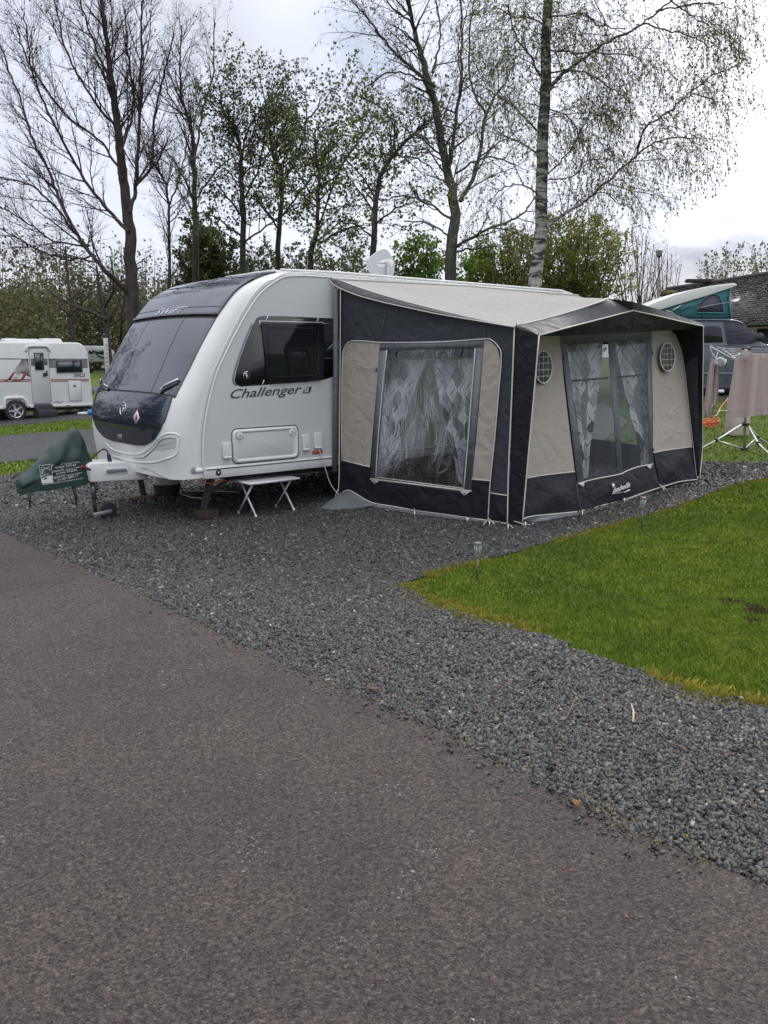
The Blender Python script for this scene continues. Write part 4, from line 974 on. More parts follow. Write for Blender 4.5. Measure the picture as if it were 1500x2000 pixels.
# fabric wall as a slightly billowing sheet: triangulated grid clipped by outline, built from left / right edge curves
def wall(name, left, right, o_, off, mat, parent=None, amp=.0, ph=0, nu=22, nv=16, th=.0):
    """left/right edge curves (same number of points top->bottom) in pixels; ruled and rippled along the normal"""
    N = nS if o_ is oS else nW if o_ is oW else nF
    def rs(c): c = np.array(c, float); d = np.concatenate([[0], np.cumsum(np.linalg.norm(np.diff(c, axis=0), axis=1))]); t = np.linspace(0, d[-1], nv); return np.stack([np.interp(t, d, c[:, 0]), np.interp(t, d, c[:, 1])], -1)
    L, Rr = rs(left), rs(right); G = []
    for i, u in enumerate(np.linspace(0, 1, nu)):
        row = []
        for j in range(nv):
            p = L[j] * (1 - u) + Rr[j] * u; q = o_(p[0], p[1], off); v = j / (nv - 1)
            e = math.sin(math.pi * u) * math.sin(math.pi * v)
            q = q + N * amp * e * (1.5 + math.sin(3.1 * u + 4 * v + ph) + .6 * math.sin(7 * u - 5 * v + 2 * ph) + .35 * math.sin(13 * u + 9 * v + ph))
            row.append(q)
        G.append(row)
    mb = MB(); mb.grid(np.array(G)); return obj(name, mb, mat, parent or aw, auto=60)

# ---------------- side wall
def wallring(name, outer, inner, o_, off, mat):
    P = [o_(*p, off) for p in outer] + [o_(*p, off) for p in inner]; n = len(outer)
    mb = MB(); mb.add(P, [[i, (i + 1) % n, n + (i + 1) % n, n + i] for i in range(n)]); return obj(name, mb, mat, aw)
sidew = wallring('side_wall', [(660, 566), (1004, 638), (992, 1028), (665, 972)], [(752, 680), (930, 677), (905, 958), (732, 936)], oS, -.010, 'fab_charcoal')
topcurve = [(663, 563), (700, 579), (750, 592), (850, 613), (950, 630), (1004, 639)]
mb = MB(); TL = [oS(*p, -.008) for p in topcurve]; BLn = [oS(p[0], 700, -.008) for p in topcurve]; mb.grid(np.array([TL, BLn])); obj('upper_panel', mb, 'fab_charcoal', sidew)
blk = lambda L, Rr, o_, ph, nm='lower_panel': wall(nm, L, Rr, o_, .001, 'fab_black', None, .012, ph, 14, 10)
blk([(667, 899), (666, 962)], [(723, 913), (723, 984)], oS, 0)
blk([(723, 932), (723, 984)], [(919, 958), (918, 1013)], oS, 1)
blk([(919, 935), (918, 1013)], [(957.5, 938), (955, 1019)], oS, 2)
blk([(958, 963), (956, 1020)], [(992, 968), (991, 1026)], oS, 3)
wall('beige_panel', [(683, 667.5), (672, 679), (668, 695), (668, 898)], [(743, 670), (741, 690), (732, 800), (722.5, 911)], oS, .001, 'fab_beige', None, .010, 1, 14, 14)
wall('beige_panel', [(945, 663), (940, 736), (930, 860), (921, 936)], [(956, 664), (969, 674), (977, 693), (975, 763), (964, 871), (957.5, 938)], oS, .001, 'fab_beige', None, .006, 2, 10, 14)
ring = [((743, 670), (945, 663), (944, 679), (741, 685)), ((741, 685), (757, 684), (735.5, 933), (723.5, 935)), ((927, 680), (944, 679), (920, 960), (902, 955)), ((723.5, 933), (903, 955), (903, 962), (724, 938))]
mb = MB()
for q in ring: mb.prism([oS(*p, .004) for p in q], nS * .002)
wfS = obj('window_frame', mb, 'fab_grey', sidew)
wall('clear_window', [(756, 683), (745, 810), (734.5, 933)], [(928, 681), (916, 820), (903, 956)], oS, .003, 'pvc_creased', wfS, .006, 2, 40, 50)
pipe('zip', [z2(428, 605), z2(395, 900), z2(365, 1250), z2(348, 1528)], oS, .010, .0065, parent=wfS)
pipe('zip', [z2(1068, 595), z2(1035, 1000), z2(1010, 1320), z2(985, 1610)], oS, .010, .0065, parent=wfS)
pipe('window_hem', [z2(308, 1538), z2(1040, 1628)], oS, .010, .0085, parent=wfS)
pipe('window_hem', [z2(348, 1526), z2(985, 1608)], oS, .010, .005, parent=wfS)
pipe('piping', [z2(102, 1410), z2(103, 900), z2(108, 650), z2(122, 590), z2(160, 545), z2(250, 541), z2(385, 552), z2(620, 552), z2(850, 546), z2(1130, 526), z2(1180, 530), z2(1232, 578), z2(1256, 650), z2(1240, 880), z2(1205, 1280), z2(1176, 1560), z2(1160, 1835)], oS)
pipe('piping', [z2(1352, 430), z2(1325, 1100), z2(1308, 1500), z2(1300, 1890)], oS, .012, .008)
pipe('piping', [z2(104, 1403), z2(305, 1452)], oS); pipe('piping', [z2(1042, 1541), z2(1176, 1552)], oS); pipe('piping', [z2(1178, 1641), z2(1308, 1660)], oS)
pipe('hem', [z2(100, 1640), z2(160, 1622), z2(310, 1706), z2(480, 1738), z2(640, 1768), z2(860, 1798), z2(1030, 1822), z2(1165, 1840), z2(1300, 1862)], oS, .010, .006)
pipe('wall_pole', [(656, 566), (655.5, 760), (654, 920)], oS, .030, .030, 'fab_grey', smooth=False)
pipe('piping', [(665, 566), (664, 760), (662, 940), (658, 965)], oS, .02, .006)
pipe('seam', [z2(418, 300), z2(385, 540)], oS, .001, .0022, 'fab_grey'); pipe('seam', [z2(1140, 440), z2(1132, 526)], oS, .001, .0022, 'fab_grey')
for pts in ([z2(495, 605), z2(490, 650)], [z2(970, 598), z2(962, 650)], [z2(352, 735), z2(350, 765)]):
    pipe('strap', pts, oS, .012, .006, 'black_plastic', parent=wfS)
for pts in ([z2(492, 650), z2(494, 750)], [z2(965, 650), z2(966, 750)]): pipe('strap', pts, oS, .012, .0022, 'black_plastic', parent=wfS)
for c in ((340, 1555), (988, 1640)):
    q = [z2(c[0] - 32, c[1] - 14), z2(c[0] + 40, c[1] - 8), z2(c[0], c[1] + 22)]
    sheetp('tab', q, oS, .012, 'white_mark', wfS)
    mb = MB(); mb.lathe(oS(*z2(c[0] + 2, c[1]), .014), [(.008, 0), (.008, .002)], nS, 10); obj('eyelet', mb, 'gap_dark', wfS)
# mud flap, side
def flap(name, top, bot, o_, off0=.002, kick=.05, ph=0):
    N = nS if o_ is oS else nW
    def rs(c, n=48): c = np.array(c, float); t = np.linspace(c[0, 0], c[-1, 0], n); return np.stack([t, np.interp(t, c[:, 0], c[:, 1])], -1)
    T, B = rs(top), rs(bot); G = []
    for i in range(len(T)):
        a = o_(*T[i], off0); k = kick * (1 + .5 * math.sin(i * .55 + ph) + .3 * math.sin(i * 1.3 + ph)); b_ = onground(*B[i]); b_[2] += .03
        mid = (a + b_) / 2 + N * (.010 * math.sin(i * .9 + ph))
        G.append([a, (a + mid) / 2 + N * .006 * math.sin(i * .7), mid, b_])
    mb = MB(); mb.grid(np.array(G)); return obj(name, mb, 'fab_flap', aw, auto=80)
flap('mud_flap', [(665, 962), (683, 958), (700, 968), (724, 981), (810, 996), (920, 1011), (993, 1024)], [(625, 998), (650, 1001), (700, 998), (724, 994), (810, 1010), (920, 1023), (996, 1030)], oS)
# ---------------- corner wing on the side
wingA = [(1004, 638), (1000, 800), (996, 930), (992, 1030)]; wingB = [(1053, 655), (1042, 780), (1031, 900), (1020, 1028)]
def o205(px, py, off=0.): return onX(px, py, 2.06 - off)
N205 = -AX
mb = MB(); A = np.array([oS(*p, .0) for p in wingA]); B = np.array([o205(*p) for p in wingB])
mb.grid(np.array([A, A * .66 + B * .34 + nS * .006, A * .33 + B * .67 + nS * .004, B])); obj('corner_panel', mb, 'fab_black', aw, auto=60)
pipe('piping', [(1053, 655), (1042, 780), (1031, 900), (1020, 1028)], o205, .006, .007)
# ---------------- front wall (leaning back)
front = wallring('front_wall', [(1050, 645), (1160, 640), (1312, 640), (1361, 934), (1215, 976), (1020, 1014)], [(1104, 670), (1180, 664), (1265, 660), (1271, 908), (1206, 926), (1139, 942)], oW, -.016, 'fab_charcoal')
fb1 = wall('beige_panel', [z3_(255, 400), z3_(225, 640), z3_(200, 1000), z3_(165, 1408)], [z3_(410, 412), z3_(430, 700), z3_(470, 1050), z3_(510, 1365)], oW, .0, 'fab_beige', None, .020, 1, 18, 18)
fb2 = wall('beige_panel', [z3_(1040, 380), z3_(1050, 700), z3_(1055, 1000), z3_(1055, 1230)], [z3_(1180, 374), z3_(1215, 405), z3_(1250, 500), z3_(1292, 800), z3_(1330, 1188)], oW, .0, 'fab_beige', None, .010, 2, 14, 18)
wall('lower_panel', [(1026, 935), (1019, 1015)], [(1123, 921), (1135, 998)], oW, .001, 'fab_black', None, .016, 3, 16, 10)
wall('lower_panel', [(1126, 938), (1135, 998)], [(1275, 905), (1291, 952)], oW, .001, 'fab_black', None, .010, 4, 30, 10)
wall('lower_panel', [(1276, 884), (1291, 952)], [(1352, 872), (1361, 935)], oW, .001, 'fab_black', None, .018, 5, 16, 10)
fr_ = [(z3_(408, 412), z3_(1042, 385), z3_(1045, 440), z3_(412, 475)), (z3_(412, 470), z3_(450, 468), z3_(575, 1435), z3_(530, 1448)), (z3_(1010, 436), z3_(1045, 436), z3_(1055, 1312), z3_(1030, 1322)),
       (z3_(738, 445), z3_(785, 445), z3_(842, 1372), z3_(808, 1380))]
mb = MB()
for q in fr_: mb.prism([oW(*p, .004) for p in q], nW * .002)
wfW = obj('window_frame', mb, 'fab_grey', front)
for L, Rr in (([z3_(448, 468), z3_(574, 1438)], [z3_(738, 448), z3_(810, 1380)]), ([z3_(784, 445), z3_(841, 1372)], [z3_(1012, 435), z3_(1031, 1322)])):
    wall('clear_window', L, Rr, oW, .003, 'pvc_clear', wfW, .006, 2, 20, 30)
pipe('pole', [z3_(478, 728), z3_(740, 708)], oW, .03 * -1, .012, 'dark_steel', smooth=False); pipe('pole', [z3_(800, 702), z3_(1040, 683)], oW, -.03, .012, 'dark_steel', smooth=False)
pipe('pole', [z3_(755, 450), z3_(820, 1380)], oW, -.04, .014, 'steel', smooth=False)
pipe('window_hem', [z3_(530, 1446), z3_(640, 1415), z3_(820, 1380), z3_(860, 1362), z3_(950, 1328), z3_(1055, 1309)], oW, .010, .0075, parent=wfW)
pipe('piping', [z3_(165, 1408), z3_(300, 1385), z3_(510, 1362)], oW); pipe('piping', [z3_(1057, 1230), z3_(1150, 1212), z3_(1330, 1188)], oW)
pipe('hem', [z3_(140, 1697), z3_(200, 1675), z3_(330, 1660), z3_(555, 1636), z3_(700, 1598), z3_(840, 1562), z3_(960, 1520), z3_(1110, 1470), z3_(1240, 1432), z3_(1362, 1416)], oW, .010, .007)
pipe('seam', [z3_(520, 1440), z3_(556, 1636)], oW, .02, .003, 'fab_grey'); pipe('seam', [z3_(1050, 1385), z3_(1110, 1470)], oW, .02, .0025, 'fab_grey')
for c in (((528, 1440), (575, 1432), (574, 1472)), ((1012, 1322), (1048, 1315), (1036, 1348))):
    sheetp('tab', [z3_(*p) for p in c], oW, .014, 'white_mark', wfW)
for c in (((428, 560), (434, 575)), ((512, 1315), (518, 1330)), ((1050, 520), (1056, 545)), ((1054, 1195), (1058, 1220))): pipe('strap', [z3_(*p) for p in c], oW, .012, .006, 'black_plastic', parent=wfW)
flap('mud_flap', [(1019, 1015), (1072, 1005), (1135, 998), (1215, 978), (1249, 966), (1291, 952), (1361, 936)], [(1020, 1028), (1060, 1023), (1135, 1010), (1215, 988), (1249, 974), (1291, 957), (1361, 941)], oW, ph=2)
# round vents
def vent(cx, cy, rx, ry, host):
    ang = np.linspace(0, 2 * math.pi, 29)[:-1]
    E_ = lambda k, off: [oW(cx + rx * k * math.cos(a), cy + ry * k * math.sin(a), off) for a in ang]
    mb = MB(); mb.prism(E_(1, .052), nW * .002); vo_ = obj('vent', mb, 'vent_dark', host)
    mb = MB(); mb.tube(E_(1, .057), .006, 6, closed=True); obj('vent_ring', mb, 'white_mark', vo_)
    mb = MB()
    for t in (-.62, -.22, .18, .58):
        h_ = math.sqrt(1 - t * t); mb.tube([oW(cx - rx * h_, cy + ry * t, .057), oW(cx + rx * h_, cy + ry * t - 1.2, .057)], .0032, 5)
    for t in (-.5, 0, .5):
        h_ = math.sqrt(1 - t * t); mb.tube([oW(cx + rx * t, cy - ry * h_, .057), oW(cx + rx * t, cy + ry * h_, .057)], .0022, 5)
    obj('vent_net', mb, 'white_mark', vo_)
    mb = MB()
    for t in (-.35, .05, .45): mb.tube([oW(cx - rx * .7, cy + ry * (t - .4), .0555), oW(cx + rx * .6, cy + ry * (t + .35), .0555)], .006, 5)
    obj('vent_glint', mb, 'fab_grey', vo_)
vent(1061.5, 717, 17, 31.5, fb1); vent(1304, 697.5, 14.5, 27.5, fb2)
# maker's script
lp = MB(); V, F = text_geo('Isabella', 1.0, .45, .022); lo, hi = V.min(0), V.max(0); V = (V - lo) / (hi - lo)
O = oW(1196, 964, .05); U = oW(1230.5, 951, .05) - O; Vv = (oW(1197, 951, .05) - oW(1196, 962, .05)); lp.add(O + V[:, :1] * U + V[:, 1:] * Vv, F)
lp.tube([oW(1195.5, 964.8, .05), oW(1206, 963, .05), oW(1217, 960.5, .05)], .003, 5); lp.prism([oW(*p, .05) for p in ((1218, 961), (1230, 955), (1231, 957.5), (1219, 963))], nW * .001)
lp.prism([oW(*p, .05) for p in ((1197, 952.5), (1199.5, 952.5), (1201, 944.5), (1199.6, 946.5), (1199.2, 942), (1197.8, 946), (1196.6, 942), (1196.4, 946.5), (1194.5, 945))], nW * .001)
obj('lettering', lp, 'white_mark', front, recalc=False)
# right wing (inside face) and gable valance
inA = [(1309, 644), (1322, 655), (1330, 680), (1337, 720), (1346, 800), (1354, 872), (1361, 936)]; outB = [(1373, 637), (1373, 660), (1373, 690), (1372, 740), (1371.5, 820), (1371, 880), (1366, 934)]
A = np.array([oW(*p, -.002) for p in inA]); B = np.array([oF_(*p) for p in outB]); B[-1] = onX(1366, 934, 5.45)
mb = MB(); mb.grid(np.array([A, A * .66 + B * .34, A * .33 + B * .67, B])); obj('side_wing', mb, 'fab_black', aw, auto=60)
pipe('piping', inA[2:], oW, .006, .003)
mb = MB(); mb.tube(smooth_path(B + nF * .004, 4), .006, 6); obj('piping', mb, 'piping', aw)
gtop = [(1052, 655.5), (1100, 642), (1150, 629), (1200, 616), (1236, 606.5), (1280, 616), (1330, 628), (1375, 637.5)]
gbot = [(1053, 657), (1095, 656), (1130, 654), (1200, 652), (1236, 650), (1275, 647), (1312, 645), (1374, 641)]
gt_ = smooth_path(np.c_[np.array(gtop[:5]), np.zeros(5)], 3)[:, :2].tolist()
mb = MB(); mb.grid(np.array([[oF_(*p) for p in gtop], [oF_((a[0] + b_[0]) / 2, (a[1] + b_[1]) / 2, -.02) for a, b_ in zip(gtop, gbot)], [oF_(*p, -.05) for p in gbot]])); obj('gable_valance', mb, 'fab_black', aw)
P = [oF_(*p, .004) for p in gtop]; mb = MB(); mb.tube(P, .0075, 6); obj('piping', mb, 'piping', aw)
# ---------------- roof
Lc = [(648, 546), (680, 553), (740, 573), (800, 590.5), (850, 602.5), (900, 614), (950, 625.5), (1008, 636.5)]
L3 = np.array([oS(*p, .012) for p in Lc]); 
Aw = loc(L3[-1]); Bw = onX(1187, 583, 3.45); Bl = loc(Bw)
print('ridge', Bl, 'A', Aw)
nT = 15
def rs3(P, n): P = np.asarray(P); d = np.concatenate([[0], np.cumsum(np.linalg.norm(np.diff(P, axis=0), axis=1))]); t = np.linspace(0, d[-1], n); return np.stack([np.interp(t, d, P[:, i]) for i in range(3)], -1)
L3 = rs3(L3, nT)
railL, railM, railR = L3[0], K(3.75, .01, 2.515), K(6.02, .01, 2.50)
fr_px = [(1008, 636.5), (1050, 627), (1092, 616), (1135, 603), (1176, 589), (1187, 583)]
frX = np.linspace(Aw[0], Bl[0], len(fr_px)); FL = rs3([onX(p[0], p[1], x) for p, x in zip(fr_px, frX)], 14)
Ar = K(5.62, 2.1, 2.0); 
I1 = onX(1235, 589, 3.62); I2 = oF_(1372, 631, -.03)
FR = rs3([FL[-1], onX(1300, 612, 4.7), onX(1362, 631, 5.5)], 10)
G = []
RL, RM = rs3([railL, railM], 14), rs3([railM, railR], 10)
for i in range(14):
    col = []
    for j in range(nT):
        t = j / (nT - 1); q = RL[i] * (1 - t) + FL[i] * t
        w = i / 13; sag = -(.055 * (1 - w) ** .5 + .03) * math.sin(math.pi * t)
        lw = max(0, 1 - w * 3) ** 1.5; q = q + Z3 * sag * (1 - lw); q = q * (1 - lw) + (L3[j] + (RL[i] - RL[0]) * (1 - t) + (FL[i] - FL[0]) * t) * lw
        col.append(q)
    G.append(col)
for i in range(1, 10):
    col = []
    for j in range(nT):
        t = j / (nT - 1); q = RM[i] * (1 - t) + FR[i] * t - Z3 * .03 * math.sin(math.pi * t); col.append(q)
    G.append(col)
G = np.array(G)
mb = MB(); mb.grid(G); roof = obj('roof', mb, 'fab_roof', aw, auto=50)
# inner beige hem and dark valance at the side edge
up_ = [(664, 547), (700, 561), (740, 574), (800, 591), (880, 611), (950, 627), (1006, 637.5)]; lo_ = [(641, 545), (655, 559), (670, 566), (700, 578), (750, 591), (850, 612.5), (1006, 639)]
def rp2(c, n=26): c = np.array(c, float); d = np.concatenate([[0], np.cumsum(np.linalg.norm(np.diff(c, axis=0), axis=1))]); t = np.linspace(0, d[-1], n); return np.stack([np.interp(t, d, c[:, 0]), np.interp(t, d, c[:, 1])], -1)
Uu, Ll = rp2(up_), rp2(lo_)
mb = MB(); mb.grid(np.array([[oS(*p, .02) for p in Uu], [oS(*((p + q) / 2), .05) for p, q in zip(Uu, Ll)], [oS(*p, .045) for p in Ll]])); va = obj('roof_valance', mb, 'fab_valance', aw, auto=60)
mb = MB(); mb.tube([oS(*p, .05) for p in Ll], .006, 6); obj('piping', mb, 'piping', va)
mb = MB(); mb.tube([oS(*p, .024) for p in Uu], .007, 6); obj('piping', mb, 'piping', va)
mb = MB(); mb.tube([p + Z3 * .004 for p in FL], .007, 6); obj('piping', mb, 'piping', roof)
mb = MB(); mb.tube([railL + [0, 0, .01], railM + [0, 0, .01], railR + [0, 0, .01]], .012, 6); obj('rail_bead', mb, 'piping', roof)
# dark front roof
gl = rs3([oF_(*p, .0) for p in gtop[:5]], 14); gr = rs3([oF_(*p, 0) for p in gtop[4:]], 12)
c0 = rs3([oS(1008, 637.5, .012), onX(1051, 648, 2.1) if False else oF_(1052, 654, -.02)], 3)
inner = rs3([oS(1009, 637, .012)] + [FL[k] for k in (2, 5, 8, 11, 13)] , 14)
Gd = np.array([[a * (1 - t) + b_ * t + Z3 * .015 * math.sin(math.pi * t) for t in np.linspace(0, 1, 6)] for a, b_ in zip(inner, gl)])
mb = MB(); mb.grid(Gd)
ridge_ = np.array([Gd[-1][k] for k in range(6)])
# lift the ridge so it runs straight from the peak of the roof to the front
ir = rs3([I1, onX(1305, 610, 4.6), oF_(1371, 631.5, -.04)], 12)
Gr = np.array([[a * (1 - t) + b_ * t for t in np.linspace(0, 1, 4)] for a, b_ in zip(ir, gr)]); mb.grid(Gr)
mb.add([FL[-1], I1, gl[-1]], [[0, 1, 2]])
br = rs3([FL[-1], FR[3], FR[-1]], 12); mb.grid(np.array([[a * (1 - t) + b_ * t for t in np.linspace(0, 1, 3)] for a, b_ in zip(br, ir)]))
obj('gable_roof', mb, 'fab_gable', aw, auto=50)
mb = MB(); mb.tube([oS(1008.5, 640, .02), oS(1008.5, 632, .02)], .004, 6); mb.tube([oF_(1052, 657, .01), oF_(1052, 650, .01)], .004, 6); mb.tube([oF_(1236, 607, .0), I1 + Z3 * .02], .004, 6); obj('pole_spike', mb, 'dark_steel', aw)
# far side wall and rear closure (plain fabric)
fa = [K(6.0, .03, .12), B[-1], onX(1362, 632, 5.5), K(6.0, .03, 2.45)]
def fq(u, v): return (fa[0] * (1 - u) + fa[1] * u) * (1 - v) + (fa[3] * (1 - u) + fa[2] * u) * v
inn = [fq(.12, .16), fq(.85, .16), fq(.85, .86), fq(.12, .74)]
mb = MB(); mb.add(fa + inn, [[i, (i + 1) % 4, 4 + (i + 1) % 4, 4 + i] for i in range(4)]); fsw = obj('far_side_wall', mb, 'fab_charcoal', aw)
mb = MB(); mb.poly(inn); obj('clear_window', mb, 'pvc_clear', fsw)
# poles inside
mb = MB()
for X, Y in ((2.12, 2.1), (5.3, 1.75)):
    mb.bar(gk(X, Y), K(X, Y, 1.85), .014)
obj('pole', mb, 'steel', aw)
# guys and pegs round the foot
def peg(px, py, tx, ty, o_, k=2):
    g0 = onground(px, py); g0[2] += .04; mb = MB(); a = o_(tx, ty, .01)
    mb.tube([a, (a + g0) / 2 + [0, 0, .004], g0], .0055, 5)
    if k > 1: mb.tube([a, g0 + np.array([.05, .02, 0])], .0045, 5)
    if k > 2: mb.tube([a, g0 + np.array([-.06, .0, 0])], .0045, 5)
    obj('peg_loop', mb, 'piping', aw)
    mb = MB(); mb.bar(g0 - [0, 0, .04], g0 + [0, 0, .035], .006); tag(obj('awning_peg', mb, 'alu', origin=g0), PEG[len(PEGS)], 'peg', 'awning pegs'); PEGS.append(1)
PEGS = []; PEG = ['awning peg at the foot of the side wall next to the caravan', 'awning peg under the middle of the creased side window', 'awning peg below the right edge of the side window', 'awning peg just left of the awning front corner',
                  'awning peg at the near front corner of the awning', 'awning peg where the front hem starts, right of the corner', 'awning peg under the left edge of the double front window', 'awning peg below the white script on the front', 'awning peg under the right edge of the double front window', 'awning peg at the far right front corner of the awning']
peg(652, 985, 660, 955, oS, 1); peg(810, 1013, 809, 992, oS, 1); peg(912, 1025, 919, 1010, oS, 1); peg(956, 1033, 955, 1012, oS, 3)
peg(992, 1040, 992, 1022, oS, 2); peg(1026, 1034, 1004, 1018, o205, 2); peg(1137, 1013, 1136, 996, oW, 1); peg(1219, 986, 1216, 974, oW, 2); peg(1296, 964, 1288, 946, oW, 2); peg(1362, 942, 1366, 928, oW, 3)

# ---------------- curtains
def curtain(label, Lp, Rp, o_, off, group):
    N = nS if o_ is oS else nW
    nv, nu = 40, 60
    L, Rr = rp2(Lp, nv), rp2(Rp, nv); G, UV = [], []
    for i, u in enumerate(np.linspace(0, 1, nu)):
        row = []
        for j in range(nv):
            v = j / (nv - 1); p = L[j] * (1 - u) + Rr[j] * u; q = o_(p[0], p[1], off)
            wd = np.linalg.norm(o_(*L[j], off) - o_(*Rr[j], off)) / .5; am = .028 / (.5 + wd)
            q = q + N * am * (math.sin(u * 24 + 1.5 * math.sin(v * 3)) + .4 * math.sin(u * 55 + 2)) * (.45 + .55 * v)
            row.append(q); UV.append((u * .75, (1 - v) * 1.35))
        G.append(row)
    mb = MB(); mb.grid(np.array(G)); c = mb.v[0].mean(0)
    o = obj('curtain', mb, 'curtain', origin=c, auto=70, uv=np.array(UV)); return tag(o, label, 'curtain', group)
gC = 'patterned curtains in the awning'
curtain('grey patterned curtain drawn to the left of the creased side window', [(750, 676), (741, 780), (728, 936)], [(842, 676), (822, 730), (800, 790), (785, 850), (760, 905), (742, 938)], oS, -.09, gC)
curtain('grey patterned curtain drawn to the right of the creased side window', [(842, 676), (852, 730), (862, 790), (878, 850), (893, 905), (897, 938)], [(938, 676), (925, 780), (914, 952)], oS, -.10, gC)
curtain('white and grey patterned curtain on the left of the double front window', [(1100, 664), (1117, 760), (1136, 945)], [(1178, 664), (1176, 715), (1166, 780), (1155, 850), (1147, 905), (1143, 945)], oW, -.10, gC)
curtain('white and grey patterned curtain on the right of the double front window', [(1199, 660), (1212, 730), (1222, 790), (1238, 845), (1252, 885), (1256, 915)], [(1274, 656), (1276, 780), (1273, 915)], oW, -.10, gC)
# furniture inside
tp = onX(1185, 850, 3.9); t_ = thing('camping_table', 'camping table standing inside the awning behind the double front window', 'table', gk(3.9, 1.1))
mb = MB(); zt = gk(3.9, 1.1)[2] + .72; mb.box(K(3.95, 1.0, zt), (1.1, .7, .03), (AX, AY, Z3)); tt = obj('tabletop', mb, 'grey_table', t_, bevel=.006)
for X in (3.45, 4.45):
    for y0, y1 in ((.72, 1.28), (1.28, .72)):
        mb = MB(); mb.tube([K(X, y0, zt - .02), gk(X, y1, .02)], .013, 8); obj('leg', mb, 'steel', t_)
ch = thing('camping_chair', 'dark camping chair beside the table inside the awning', 'chair', gk(3.1, .95))
zc = gk(3.1, .95)[2]
mb = MB(); mb.box(K(3.1, .95, zc + .45), (.45, .48, .05), (AX, AY, Z3)); obj('seat', mb, 'seat_dark', ch, bevel=.02)
mb = MB(); mb.box(K(2.86, .95, zc + .80), (.05, .46, .68), (AX, AY, Z3)); obj('backrest', mb, 'seat_dark', ch, bevel=.02)
for dx in (-.2, .2):
    for dy in (-.22, .22):
        mb = MB(); mb.bar(K(3.1 + dx, .95 + dy, zc + .44), gk(3.1 + dx * 1.2, .95 + dy, .01), .011); obj('leg', mb, 'steel', ch)
# =================================================================== TREES
def bark(name, dark, light, sc=9, zs=.25, bump=.6):
    m = MT(name); mp = m.n('ShaderNodeMapping', {'Vector': m.obj(), 'Scale': (1, 1, zs)})
    f = m.noise(sc, 6, .7, vec=mp.outputs[0]); m.col(m.ramp(f, [(.3, dark), (.6, light)])); m.set(Roughness=.9, **{'Specular_IOR_Level': .2}); m.bump(f, bump, .03)
bark('bark_dark', (.022, .018, .018), (.070, .060, .054))
bark('bark_grey', (.03, .032, .028), (.085, .088, .072))
bark('twig_dark', (.034, .026, .025), (.075, .058, .052), 20)
bark('twig_birch', (.035, .030, .024), (.075, .062, .045), 20)
m = MT('bark_birch'); mp = m.n('ShaderNodeMapping', {'Vector': m.obj(), 'Scale': (1, 1, 3.2)})
f = m.noise(3.2, 5, .7, vec=mp.outputs[0], dist=.4); f2 = m.noise(30, 3, .6)
sz = m.n('ShaderNodeSeparateXYZ', {'Vector': m.obj()}).outputs[2]
hg = m.math('MULTIPLY', m.math('SUBTRACT', sz, 5.5), .022)
f = m.math('SUBTRACT', f, m.math('MAXIMUM', hg, -.06))
c = m.ramp(f, [(.46, (.028, .026, .024)), (.50, (.10, .095, .09)), (.53, (.30, .29, .275)), (.7, (.44, .43, .41))]); m.col(m._mix(1, c, m.ramp(f2, [(.3, (.8, .8, .8)), (.7, (1.1, 1.1, 1.1))]), 'MULTIPLY')); m.set(Roughness=.8); m.bump(f, .5, .03)
def leafmat(name, stops, trans=.38):
    m = MT(name); gi = m.n('ShaderNodeNewGeometry').outputs['Random Per Island']
    c = m.ramp(gi, stops); m.col(m._mix(1, c, m.ramp(m.noise(.7, 3, .5), [(.3, (.72, .74, .72)), (.7, (1.25, 1.2, 1.15))]), 'MULTIPLY')); m.set(Roughness=.6, **{'Specular_IOR_Level': .25, 'Subsurface_Weight': 0.0})
    tr = m.n('ShaderNodeBsdfTranslucent', {'Color': c}); mx = m.n('ShaderNodeMixShader', {0: trans, 1: m.b.outputs[0], 2: tr.outputs[0]}); m.l(mx.outputs[0], m.o.inputs['Surface'])
leafmat('leaf_young', [(0, (.06, .095, .025)), (.6, (.11, .155, .04)), (1, (.19, .23, .07))])
leafmat('leaf_dark', [(0, (.04, .058, .020)), (.6, (.082, .112, .038)), (1, (.14, .17, .06))])
leafmat('leaf_bud', [(0, (.05, .040, .028)), (1, (.085, .075, .045))])
leafmat('leaf_birch', [(0, (.12, .15, .036)), (.6, (.19, .235, .06)), (1, (.28, .32, .10))], .4)
leafmat('leaf_willow', [(0, (.10, .115, .022)), (.6, (.17, .185, .036)), (1, (.26, .27, .06))], .45)
leafmat('leaf_lime', [(0, (.08, .14, .018)), (.6, (.14, .23, .035)), (1, (.22, .33, .06))])
leafmat('wood_mass', [(0, (.040, .052, .020)), (.3, (.072, .088, .030)), (.5, (.10, .108, .045)), (.75, (.13, .100, .055)), (1, (.19, .175, .085))])

